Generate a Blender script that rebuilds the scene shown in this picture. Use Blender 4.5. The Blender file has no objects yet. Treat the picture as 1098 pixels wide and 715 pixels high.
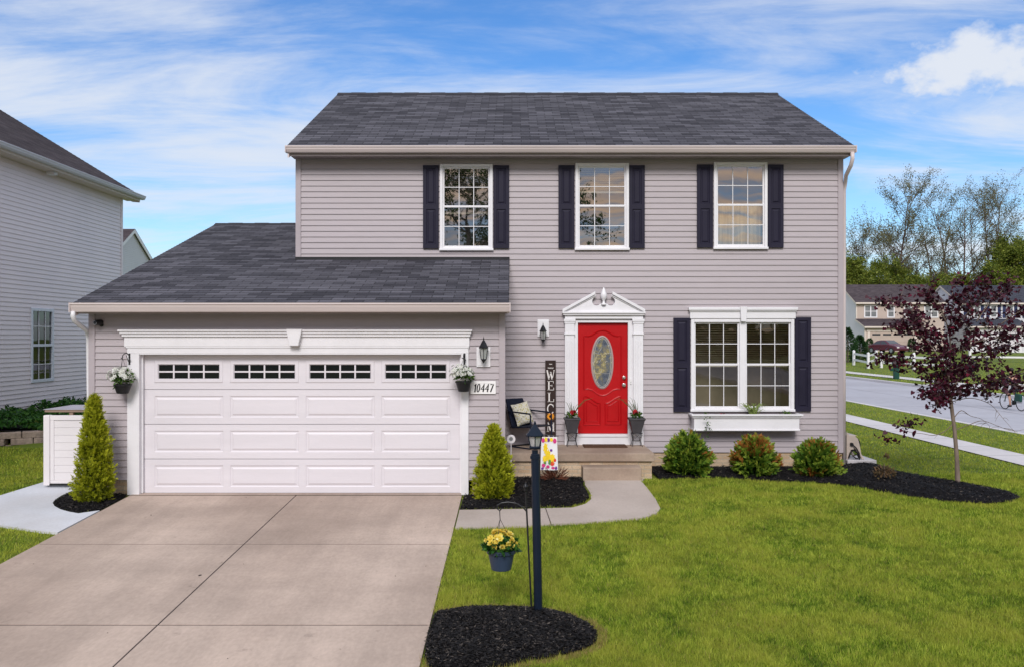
import bpy, bmesh, math, random
import numpy as np
from mathutils import Vector, Matrix
C = bpy.context.scene
COL = C.collection
rng = np.random.default_rng(7)
random.seed(7)
PI = math.pi
R = math.radians

# ------------------------------------------------------------------ camera frame of the survey (metres)
F, H, CX, CZ = 954.0, 362.0, 549.0, 2.376
def P(px, py, Y):
    return ((px - CX) / F * Y, Y, CZ + (H - py) / F * Y)
def X_(px, Y): return (px - CX) / F * Y
def Z_(py, Y): return CZ + (H - py) / F * Y

def sst(a, b, t):
    t = np.clip((t - a) / (b - a), 0, 1)
    return t * t * (3 - 2 * t)
def G(x, y):
    """height of the terrain"""
    x = np.asarray(x, float); y = np.asarray(y, float)
    z = np.where(y < 14.48, 0.0503 * (y - 13.49), 0.05)
    z = np.where(y < -4, 0.0503 * (-4 - 13.49), z)
    z = z * np.where(y < 14, 1 - sst(9.0, 13.5, x), 1) + np.where(y < 14, 0.05 * sst(9.0, 13.5, x), 0)
    z = z + 0.20 * sst(14.6, 17.4, y) * (1 - sst(-8.4, -6.6, x))
    z = z + 0.35 * sst(17.5, 19.0, y) * (1 - sst(-10.2, -8.6, x))
    z = z + 0.022 * np.clip(y - 60, 0, 40) * sst(20.5, 26, x)
    z = z - np.where((x > 12.41) & (x < 20.49), 0.16, 0)
    return z
def g(x, y): return float(G(x, y))
def gp(px, py, lift=0.0):
    """where the sight line of a surveyed point meets the terrain"""
    lo, hi = 3.0, 250.0
    f = lambda Y: Z_(py, Y) - g(X_(px, Y), Y)
    Y = lo
    while Y < hi and f(Y) > 0: Y += 0.05
    a, b = Y - 0.05, Y
    for _ in range(30):
        m = (a + b) / 2
        if f(m) > 0: a = m
        else: b = m
    return (X_(px, a), a, g(X_(px, a), a) + lift)

# ------------------------------------------------------------------ materials
def new_mat(name):
    m = bpy.data.materials.new(name); m.use_nodes = True
    nt = m.node_tree; nt.nodes.clear()
    out = nt.nodes.new('ShaderNodeOutputMaterial')
    return m, nt, out
def N(nt, t, **kw):
    n = nt.nodes.new(t)
    for k, v in kw.items():
        if hasattr(n, k) and not k.startswith('i_'): setattr(n, k, v)
    return n
def L(nt, a, b): nt.links.new(a, b)
def rgba(c): return (c[0], c[1], c[2], 1)

def pmat(name, col, rough=0.6, var=0.12, scale=3.0, bump=0.0, bscale=60.0, spec=0.3, metal=0.0, stretch=(1, 1, 1), var2=0.0, scale2=40.0, coat=0.0, tint=None):
    """plain surface: colour broken up by two scales of noise, roughness noise and a fine bump"""
    m, nt, out = new_mat(name)
    b = N(nt, 'ShaderNodeBsdfPrincipled')
    tc = N(nt, 'ShaderNodeTexCoord'); mp = N(nt, 'ShaderNodeMapping'); mp.inputs['Scale'].default_value = stretch
    L(nt, tc.outputs['Object'], mp.inputs['Vector'])
    n1 = N(nt, 'ShaderNodeTexNoise'); n1.inputs['Scale'].default_value = scale; n1.inputs['Detail'].default_value = 6
    L(nt, mp.outputs[0], n1.inputs['Vector'])
    r1 = N(nt, 'ShaderNodeMapRange'); r1.inputs[1].default_value = .3; r1.inputs[2].default_value = .7
    r1.inputs[3].default_value = 1 - var; r1.inputs[4].default_value = 1 + var
    L(nt, n1.outputs['Fac'], r1.inputs[0])
    fac = r1.outputs[0]
    if var2:
        n2 = N(nt, 'ShaderNodeTexNoise'); n2.inputs['Scale'].default_value = scale2; n2.inputs['Detail'].default_value = 4
        L(nt, mp.outputs[0], n2.inputs['Vector'])
        r2 = N(nt, 'ShaderNodeMapRange'); r2.inputs[1].default_value = .3; r2.inputs[2].default_value = .7
        r2.inputs[3].default_value = 1 - var2; r2.inputs[4].default_value = 1 + var2
        L(nt, n2.outputs['Fac'], r2.inputs[0])
        mm = N(nt, 'ShaderNodeMath', operation='MULTIPLY'); L(nt, fac, mm.inputs[0]); L(nt, r2.outputs[0], mm.inputs[1]); fac = mm.outputs[0]
    vm = N(nt, 'ShaderNodeVectorMath', operation='SCALE'); vm.inputs[0].default_value = col[:3]
    if tint:
        mx = N(nt, 'ShaderNodeMix', data_type='RGBA'); mx.inputs['A'].default_value = rgba(col); mx.inputs['B'].default_value = rgba(tint)
        n3 = N(nt, 'ShaderNodeTexNoise'); n3.inputs['Scale'].default_value = scale * .6; n3.inputs['Detail'].default_value = 5
        L(nt, mp.outputs[0], n3.inputs['Vector'])
        r3 = N(nt, 'ShaderNodeMapRange'); r3.inputs[1].default_value = .42; r3.inputs[2].default_value = .65
        L(nt, n3.outputs['Fac'], r3.inputs[0]); L(nt, r3.outputs[0], mx.inputs['Factor'])
        L(nt, mx.outputs['Result'], vm.inputs[0])
    L(nt, fac, vm.inputs['Scale']); L(nt, vm.outputs[0], b.inputs['Base Color'])
    rr = N(nt, 'ShaderNodeMapRange'); rr.inputs[3].default_value = max(rough - .08, .02); rr.inputs[4].default_value = min(rough + .08, 1)
    L(nt, n1.outputs['Fac'], rr.inputs[0]); L(nt, rr.outputs[0], b.inputs['Roughness'])
    b.inputs['Specular IOR Level'].default_value = spec; b.inputs['Metallic'].default_value = metal
    if coat: b.inputs['Coat Weight'].default_value = coat
    if bump:
        nb = N(nt, 'ShaderNodeTexNoise'); nb.inputs['Scale'].default_value = bscale; nb.inputs['Detail'].default_value = 5
        L(nt, mp.outputs[0], nb.inputs['Vector'])
        bp = N(nt, 'ShaderNodeBump'); bp.inputs['Strength'].default_value = bump; bp.inputs['Distance'].default_value = .01
        L(nt, nb.outputs['Fac'], bp.inputs['Height']); L(nt, bp.outputs[0], b.inputs['Normal'])
    L(nt, b.outputs[0], out.inputs[0])
    return m

def leaf_mat(name, stops, trans=0.3, rough=0.55, patch=None, pscale=0.6):
    """leaves: the per-leaf random value picks a colour between the stops"""
    m, nt, out = new_mat(name)
    at = N(nt, 'ShaderNodeAttribute'); at.attribute_name = 'Col'
    sp = N(nt, 'ShaderNodeSeparateColor'); L(nt, at.outputs['Color'], sp.inputs[0])
    cr = N(nt, 'ShaderNodeValToRGB')
    while len(cr.color_ramp.elements) < len(stops): cr.color_ramp.elements.new(.5)
    for e, (p, c) in zip(cr.color_ramp.elements, stops): e.position = p; e.color = rgba(c)
    L(nt, sp.outputs[0], cr.inputs[0])
    colo = cr.outputs[0]
    if patch:
        tc = N(nt, 'ShaderNodeTexCoord'); n = N(nt, 'ShaderNodeTexNoise'); n.inputs['Scale'].default_value = pscale; n.inputs['Detail'].default_value = 5; n.inputs['Roughness'].default_value = .62
        L(nt, tc.outputs['Object'], n.inputs['Vector'])
        mr = N(nt, 'ShaderNodeMapRange'); mr.inputs[1].default_value = .38; mr.inputs[2].default_value = .66; mr.inputs[4].default_value = .8
        L(nt, n.outputs['Fac'], mr.inputs[0])
        mx = N(nt, 'ShaderNodeMix', data_type='RGBA'); mx.inputs['B'].default_value = rgba(patch)
        L(nt, mr.outputs[0], mx.inputs['Factor']); L(nt, colo, mx.inputs['A']); colo = mx.outputs['Result']
        m2 = N(nt, 'ShaderNodeMix', data_type='RGBA'); m2.inputs['B'].default_value = (.36, .27, .10, 1)
        L(nt, sp.outputs[1], m2.inputs['Factor']); L(nt, colo, m2.inputs['A']); colo = m2.outputs['Result']
    b = N(nt, 'ShaderNodeBsdfPrincipled'); b.inputs['Roughness'].default_value = rough; b.inputs['Specular IOR Level'].default_value = .25
    L(nt, colo, b.inputs['Base Color'])
    t = N(nt, 'ShaderNodeBsdfTranslucent'); L(nt, colo, t.inputs['Color'])
    mix = N(nt, 'ShaderNodeMixShader'); mix.inputs[0].default_value = trans
    L(nt, b.outputs[0], mix.inputs[1]); L(nt, t.outputs[0], mix.inputs[2]); L(nt, mix.outputs[0], out.inputs[0])
    return m

def glass_mat(name, refl=0.25, tint=(.75, .79, .8), wav=0.02, wscale=2.2):
    m, nt, out = new_mat(name)
    gl = N(nt, 'ShaderNodeBsdfGlossy'); gl.inputs['Roughness'].default_value = .015; gl.inputs['Color'].default_value = (.95, .96, 1, 1)
    tr = N(nt, 'ShaderNodeBsdfTransparent'); tr.inputs['Color'].default_value = rgba(tint)
    fr = N(nt, 'ShaderNodeFresnel'); fr.inputs['IOR'].default_value = 1.5
    ad = N(nt, 'ShaderNodeMath', operation='ADD'); ad.inputs[1].default_value = refl; ad.use_clamp = True
    L(nt, fr.outputs[0], ad.inputs[0])
    tc = N(nt, 'ShaderNodeTexCoord'); n = N(nt, 'ShaderNodeTexNoise'); n.inputs['Scale'].default_value = wscale; n.inputs['Detail'].default_value = 1
    L(nt, tc.outputs['Object'], n.inputs['Vector'])
    bp = N(nt, 'ShaderNodeBump'); bp.inputs['Strength'].default_value = wav; bp.inputs['Distance'].default_value = .05
    L(nt, n.outputs['Fac'], bp.inputs['Height']); L(nt, bp.outputs[0], gl.inputs['Normal'])
    mix = N(nt, 'ShaderNodeMixShader'); L(nt, ad.outputs[0], mix.inputs[0]); L(nt, tr.outputs[0], mix.inputs[1]); L(nt, gl.outputs[0], mix.inputs[2])
    L(nt, mix.outputs[0], out.inputs[0])
    return m

def brick_mat(name, c1, c2, mortar, bw, bh, msize=.01, coords='UV', rough=.8, bump=.4, noise=.25, bias=0.0, stain=None):
    m, nt, out = new_mat(name)
    b = N(nt, 'ShaderNodeBsdfPrincipled'); b.inputs['Roughness'].default_value = rough; b.inputs['Specular IOR Level'].default_value = .2
    tc = N(nt, 'ShaderNodeTexCoord')
    br = N(nt, 'ShaderNodeTexBrick'); br.inputs['Color1'].default_value = rgba(c1); br.inputs['Color2'].default_value = rgba(c2); br.inputs['Mortar'].default_value = rgba(mortar)
    br.inputs['Scale'].default_value = 1; br.inputs['Brick Width'].default_value = bw; br.inputs['Row Height'].default_value = bh
    br.inputs['Mortar Size'].default_value = msize; br.inputs['Mortar Smooth'].default_value = .2; br.inputs['Bias'].default_value = bias
    L(nt, tc.outputs[coords], br.inputs['Vector'])
    n = N(nt, 'ShaderNodeTexNoise'); n.inputs['Scale'].default_value = 1.3; n.inputs['Detail'].default_value = 7
    mp = N(nt, 'ShaderNodeMapping'); mp.inputs['Scale'].default_value = (.6, 2.2, 1)
    L(nt, tc.outputs[coords], mp.inputs[0]); L(nt, mp.outputs[0], n.inputs['Vector'])
    n2 = N(nt, 'ShaderNodeTexNoise'); n2.inputs['Scale'].default_value = 60; n2.inputs['Detail'].default_value = 3
    L(nt, tc.outputs[coords], n2.inputs['Vector'])
    ad = N(nt, 'ShaderNodeMath', operation='ADD'); L(nt, n.outputs['Fac'], ad.inputs[0]); L(nt, n2.outputs['Fac'], ad.inputs[1])
    mr = N(nt, 'ShaderNodeMapRange'); mr.inputs[1].default_value = .7; mr.inputs[2].default_value = 1.3; mr.inputs[3].default_value = 1 - noise; mr.inputs[4].default_value = 1 + noise
    L(nt, ad.outputs[0], mr.inputs[0])
    vm = N(nt, 'ShaderNodeVectorMath', operation='SCALE'); L(nt, br.outputs['Color'], vm.inputs[0]); L(nt, mr.outputs[0], vm.inputs['Scale'])
    L(nt, vm.outputs[0], b.inputs['Base Color'])
    bp = N(nt, 'ShaderNodeBump'); bp.inputs['Strength'].default_value = bump; bp.inputs['Distance'].default_value = .01
    sb = N(nt, 'ShaderNodeMath', operation='SUBTRACT'); L(nt, n2.outputs['Fac'], sb.inputs[0]); L(nt, br.outputs['Fac'], sb.inputs[1])
    L(nt, sb.outputs[0], bp.inputs['Height']); L(nt, bp.outputs[0], b.inputs['Normal'])
    L(nt, b.outputs[0], out.inputs[0])
    return m

M = {}
M['siding'] = pmat('vinyl_siding', (.402, .356, .374), .5, .05, .8, .12, 90, .3, stretch=(.3, 1, 3), var2=.03, scale2=12)
M['siding_post'] = pmat('vinyl_corner', (.40, .352, .372), .5, .05, 1.5)
M['gutter'] = pmat('gutter_paint', (.60, .52, .51), .4, .07, 1.2, 0, 60, .4, stretch=(.4, 2, 2))
M['soffit'] = pmat('soffit_paint', (.30, .255, .255), .55, .06, 2)
M['white'] = pmat('white_trim', (.735, .72, .745), .42, .04, 1.5, .05, 40, .35, var2=.02, scale2=9)
M['white_garage'] = pmat('garage_door_paint', (.665, .63, .665), .42, .035, .9, .10, 120, .35, stretch=(.5, 1, 6), var2=.015, scale2=14)
M['shutter'] = pmat('shutter_vinyl', (.016, .014, .030), .5, .12, 3, .08, 120, .2)
M['red'] = pmat('red_door_paint', (.42, .004, .007), .38, .06, 2, .05, 60, .25)
M['shingle'] = brick_mat('roof_shingle', (.044, .043, .054), (.112, .109, .130), (.018, .018, .022), .33, .1404, .006, noise=.36, bias=-.05, rough=.9, bump=.6)
M['shingle_brown'] = brick_mat('brown_shingle', (.050, .038, .044), (.085, .068, .074), (.03, .024, .026), .33, .14, .006, noise=.3, rough=.9, bump=.5)
M['shingle_navy'] = brick_mat('slate_shingle', (.035, .038, .052), (.06, .064, .085), (.025, .027, .035), .33, .14, .006, noise=.25, rough=.9, bump=.5)
M['stone'] = brick_mat('foundation_brick', (.44, .31, .20), (.56, .43, .30), (.40, .33, .25), .2, .065, .008, coords='UV', noise=.25, rough=.85)
M['conc'] = pmat('driveway_concrete', (.44, .345, .288), .75, .09, .7, .25, 160, .25, var2=.07, scale2=30, tint=(.315, .24, .197), stretch=(1, .5, 1))
def wear(mat, scale, amt):
    nt = mat.node_tree; b = [n for n in nt.nodes if n.type == 'BSDF_PRINCIPLED'][0]; src = b.inputs['Base Color'].links[0].from_socket
    tc = N(nt, 'ShaderNodeTexCoord'); fac = None
    for st, lo, hi, am in (((2.6, .22, 1), .35, .75, amt), ((.5, .9, 1), .4, .7, amt), ((6, 6, 6), .62, .72, amt * 1.1)):
        mp = N(nt, 'ShaderNodeMapping'); mp.inputs['Scale'].default_value = st; n = N(nt, 'ShaderNodeTexNoise'); n.inputs['Scale'].default_value = scale; n.inputs['Detail'].default_value = 9; n.inputs['Roughness'].default_value = .68
        L(nt, tc.outputs['Object'], mp.inputs[0]); L(nt, mp.outputs[0], n.inputs['Vector']); r = N(nt, 'ShaderNodeMapRange'); r.inputs[1].default_value = lo; r.inputs[2].default_value = hi; r.inputs[3].default_value = 1 + am * .4; r.inputs[4].default_value = 1 - am
        L(nt, n.outputs['Fac'], r.inputs[0])
        if fac is None: fac = r.outputs[0]
        else: m_ = N(nt, 'ShaderNodeMath', operation='MULTIPLY'); L(nt, fac, m_.inputs[0]); L(nt, r.outputs[0], m_.inputs[1]); fac = m_.outputs[0]
    v = N(nt, 'ShaderNodeVectorMath', operation='SCALE'); L(nt, src, v.inputs[0]); L(nt, fac, v.inputs['Scale']); L(nt, v.outputs[0], b.inputs['Base Color'])
wear(M['conc'], 1.0, .16)
M['walk'] = pmat('walk_concrete', (.45, .385, .345), .8, .09, .9, .25, 140, .2, var2=.06, scale2=30, tint=(.37, .31, .27))
M['porch'] = pmat('porch_concrete', (.43, .34, .265), .8, .12, 1.4, .25, 120, .2, var2=.07, scale2=30, tint=(.27, .20, .155))
M['pad'] = pmat('pale_concrete', (.56, .575, .62), .8, .08, .9, .25, 140, .2, var2=.05, scale2=30, tint=(.50, .49, .50))
M['street'] = pmat('street_concrete', (.40, .395, .435), .85, .07, .25, .2, 90, .2, var2=.05, scale2=3, tint=(.36, .35, .385))
M['sidewalk'] = pmat('sidewalk_concrete', (.56, .53, .54), .85, .07, .5, .2, 90, .2, var2=.05, scale2=8)
M['joint'] = pmat('joint_grime', (.06, .045, .04), .9, .2, 5)
M['soil'] = leaf_mat('grass_ground', [(0, (.085, .125, .010)), (1, (.085, .125, .010))], 0, .9, (.15, .17, .02), .95)
M['grass'] = leaf_mat('grass_blades', [(0, (.036, .090, .006)), (.45, (.175, .275, .018)), (1, (.56, .62, .085))], .40, .6, (.42, .43, .06), 1.5)
M['mulch'] = pmat('mulch_black', (.008, .007, .008), .9, .4, 30, .8, 120, .12)
M['mulchchip'] = leaf_mat('mulch_chips', [(0, (.004, .0035, .004)), (.7, (.012, .011, .0125)), (.9, (.038, .031, .027)), (1, (.12, .10, .085))], 0, .75)
M['arb'] = leaf_mat('arborvitae_sprays', [(0, (.10, .13, .006)), (.5, (.33, .365, .014)), (1, (.62, .60, .05))], .3)
M['yew'] = leaf_mat('yew_sprays', [(0, (.016, .052, .008)), (.4, (.070, .165, .018)), (.75, (.27, .36, .04)), (.86, (.26, .17, .03)), (1, (.36, .11, .025))], .25)
M['redbud'] = leaf_mat('maroon_leaves', [(0, (.022, .006, .012)), (.6, (.072, .011, .026)), (.9, (.17, .016, .042)), (1, (.33, .028, .065))], .3, .4)
M['green'] = leaf_mat('green_leaves', [(0, (.020, .062, .010)), (.6, (.055, .13, .016)), (1, (.13, .21, .03))], .28)
M['cover'] = leaf_mat('groundcover_leaves', [(0, (.012, .05, .010)), (.6, (.03, .105, .016)), (1, (.07, .17, .025))], .25)
M['spring'] = leaf_mat('spring_leaves', [(0, (.07, .075, .03)), (.6, (.15, .145, .065)), (1, (.27, .245, .13))], .3)
M['wood_green'] = leaf_mat('woodland_leaves', [(0, (.050, .085, .012)), (.6, (.15, .195, .022)), (1, (.28, .30, .05))], .35)
M['pine'] = leaf_mat('pine_needles', [(0, (.010, .035, .010)), (1, (.035, .09, .022))], .2)
M['petal_y'] = leaf_mat('yellow_petals', [(0, (.62, .42, .03)), (.6, (.80, .63, .10)), (1, (.86, .78, .32))], .3)
M['petal_w'] = leaf_mat('white_petals', [(0, (.62, .63, .56)), (1, (.85, .85, .82))], .3)
M['petal_r'] = leaf_mat('red_petals', [(0, (.35, .01, .02)), (1, (.58, .03, .04))], .3)
M['rust'] = leaf_mat('rusty_twigs', [(0, (.06, .02, .012)), (1, (.20, .07, .04))], .2)
M['bark'] = pmat('grey_bark', (.20, .155, .125), .9, .25, 14, .8, 60, .15, stretch=(1, 1, .3))
M['bark_far'] = pmat('pale_bark', (.115, .082, .072), .9, .2, 3, .4, 20, .1)
M['black'] = pmat('black_metal', (.012, .012, .015), .42, .15, 8, .05, 80, .4)
M['navy'] = pmat('blue_black_post', (.006, .012, .026), .42, .12, 4, .05, 80, .25)
M['navyfab'] = pmat('navy_sling', (.011, .015, .032), .75, .15, 12, .3, 400, .2)
M['potblue'] = pmat('slate_pot', (.030, .048, .085), .42, .1, 5, .05, 60, .4)
M['potdark'] = pmat('black_pot', (.010, .010, .012), .5, .15, 8, .05, 60, .35)
M['potgrey'] = pmat('charcoal_pot', (.055, .052, .058), .6, .15, 8, .1, 60, .3)
M['signwood'] = pmat('dark_sign_wood', (.035, .022, .020), .75, .3, 12, .3, 80, .2, stretch=(1, 1, .2))
M['letter'] = pmat('white_lettering', (.72, .68, .66), .7, .1, 20)
M['ink'] = pmat('black_lettering', (.012, .011, .012), .5, .1, 20)
M['plaque'] = pmat('white_plaque', (.80, .78, .78), .4, .03, 6)
M['orange'] = pmat('orange_sunflower', (.72, .28, .02), .7, .2, 30)
M['mat'] = pmat('coir_mat', (.10, .055, .035), .95, .4, 90, .8, 200, .1)
M['steel'] = pmat('satin_nickel', (.62, .60, .58), .25, .05, 8, metal=.9)
M['lead'] = pmat('leaded_came', (.58, .56, .54), .35, .1, 30, metal=.3)
M['tan'] = pmat('tan_plastic', (.55, .46, .40), .5, .08, 5, .1, 80, .3)
M['vinyl'] = pmat('white_vinyl', (.74, .70, .71), .4, .05, 1.5, .03, 40, .35)
M['pane'] = glass_mat('window_glass', .22)
M['pane_low'] = glass_mat('front_window_glass', .03)
M['pane_dark'] = glass_mat('garage_glass', .05, (.25, .28, .3))
M['lampglass'] = glass_mat('lamp_glass', .10, (.9, .9, .88))
_nt = M['lampglass'].node_tree; _o = [n for n in _nt.nodes if n.type == 'OUTPUT_MATERIAL'][0]; _src = _o.inputs[0].links[0].from_socket
_d = N(_nt, 'ShaderNodeBsdfPrincipled'); _d.inputs['Base Color'].default_value = (.72, .73, .74, 1); _d.inputs['Roughness'].default_value = .2
_m = N(_nt, 'ShaderNodeMixShader'); _m.inputs[0].default_value = .35; L(_nt, _src, _m.inputs[1]); L(_nt, _d.outputs[0], _m.inputs[2]); L(_nt, _m.outputs[0], _o.inputs[0])
M['bulb'] = pmat('frosted_bulb', (.80, .78, .74), .3, .02, 5)
M['room'] = pmat('room_paint', (.15, .125, .10), .9, .2, 1.2)
M['room_glow'] = pmat('front_room_glow', (.46, .355, .25), .9, .35, 1.6)  # brown glow put into the wall colour, no lamp inside
M['curtain'] = pmat('tan_curtain', (.72, .56, .33), .9, .3, 4, stretch=(5, 1, .3))
M['blind'] = pmat('blind_slats', (.66, .55, .42), .6, .05, 3)
M['neigh'] = pmat('neighbour_siding', (.84, .76, .78), .5, .04, .8, .1, 90, .3)
M['neigh_far'] = pmat('pale_siding', (.60, .60, .64), .6, .03, .8)
M['tansiding'] = pmat('tan_siding', (.50, .41, .36), .6, .04, .6)
M['bluesiding'] = pmat('bluegrey_siding', (.70, .67, .72), .6, .04, .6)
M['creamtrim'] = pmat('cream_trim', (.66, .58, .52), .5, .04, 2)
M['tandoor'] = pmat('tan_garage_door', (.46, .37, .32), .5, .04, 2)
M['block'] = pmat('retaining_block', (.30, .235, .195), .9, .35, 2.6, .8, 40, .1, var2=.2, scale2=18, tint=(.20, .165, .15))
M['carred'] = pmat('burgundy_car_paint', (.085, .006, .028), .25, .05, 3, coat=.4, spec=.5)
M['carglass'] = pmat('car_glass', (.03, .035, .045), .08, .05, 3, spec=.7)
M['rubber'] = pmat('black_rubber', (.015, .015, .015), .8, .1, 10)
M['mailgreen'] = pmat('dark_green_paint', (.008, .055, .040), .45, .1, 5)
M['skin'] = pmat('skin', (.50, .28, .20), .55, .06, 12)
M['jacket'] = pmat('dark_jacket', (.022, .016, .022), .85, .2, 12)
M['shorts'] = pmat('dark_shorts', (.016, .018, .03), .85, .2, 12)
M['hair'] = pmat('dark_hair', (.02, .014, .01), .6, .2, 30)
M['rim'] = pmat('alloy_rim', (.35, .36, .38), .35, .05, 5, metal=.7)

def pattern_mat(name, base, spots, scale, thr=.45, rough=.85):
    """printed cloth: coloured blobs scattered over a pale ground"""
    m, nt, out = new_mat(name)
    tc = N(nt, 'ShaderNodeTexCoord')
    v = N(nt, 'ShaderNodeTexVoronoi'); v.inputs['Scale'].default_value = scale; v.inputs['Randomness'].default_value = 1
    L(nt, tc.outputs['Object'], v.inputs['Vector'])
    sp = N(nt, 'ShaderNodeSeparateColor'); L(nt, v.outputs['Color'], sp.inputs[0])
    cr = N(nt, 'ShaderNodeValToRGB'); cr.color_ramp.interpolation = 'CONSTANT'
    while len(cr.color_ramp.elements) < len(spots): cr.color_ramp.elements.new(.5)
    for i, (e, c) in enumerate(zip(cr.color_ramp.elements, spots)): e.position = i / len(spots); e.color = rgba(c)
    L(nt, sp.outputs[0], cr.inputs[0])
    lt = N(nt, 'ShaderNodeMath', operation='LESS_THAN'); lt.inputs[1].default_value = thr; L(nt, v.outputs['Distance'], lt.inputs[0])
    mx = N(nt, 'ShaderNodeMix', data_type='RGBA'); mx.inputs['A'].default_value = rgba(base)
    L(nt, lt.outputs[0], mx.inputs['Factor']); L(nt, cr.outputs[0], mx.inputs['B'])
    b = N(nt, 'ShaderNodeBsdfPrincipled'); b.inputs['Roughness'].default_value = rough; L(nt, mx.outputs['Result'], b.inputs['Base Color'])
    L(nt, b.outputs[0], out.inputs[0])
    return m
M['pillow'] = pattern_mat('pillow_print', (.70, .66, .55), [(.45, .40, .10), (.60, .55, .40), (.35, .33, .28), (.62, .50, .14)], 34, .40)
_unused = pattern_mat('painted_reflection_glass', (.16, .14, .12), [(.30, .24, .07), (.42, .36, .18), (.08, .10, .15), (.20, .19, .19), (.10, .15, .24)], 11, .50, .08)

def mottled_glass(name, stops, scale):
    m, nt, out = new_mat(name); tc = N(nt, 'ShaderNodeTexCoord'); n = N(nt, 'ShaderNodeTexNoise'); n.inputs['Scale'].default_value = scale; n.inputs['Detail'].default_value = 6; n.inputs['Roughness'].default_value = .7
    L(nt, tc.outputs['Object'], n.inputs['Vector']); cr = N(nt, 'ShaderNodeValToRGB')
    while len(cr.color_ramp.elements) < len(stops): cr.color_ramp.elements.new(.5)
    for e, (p, c) in zip(cr.color_ramp.elements, stops): e.position = p; e.color = rgba(c)
    L(nt, n.outputs['Fac'], cr.inputs[0]); b = N(nt, 'ShaderNodeBsdfPrincipled'); b.inputs['Roughness'].default_value = .12; b.inputs['Specular IOR Level'].default_value = .7
    L(nt, cr.outputs[0], b.inputs['Base Color']); bp = N(nt, 'ShaderNodeBump'); bp.inputs['Strength'].default_value = .6; bp.inputs['Distance'].default_value = .02; L(nt, n.outputs['Fac'], bp.inputs['Height']); L(nt, bp.outputs[0], b.inputs['Normal'])
    L(nt, b.outputs[0], out.inputs[0]); return m
M['reflection_glass'] = mottled_glass('painted_reflection_glass', [(.30, (.02, .022, .03)), (.44, (.10, .12, .16)), (.52, (.16, .15, .12)), (.60, (.36, .30, .12)), (.72, (.55, .53, .48))], 9)  # oval door pane: its mixed reflections are painted in as mottled colour

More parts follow.
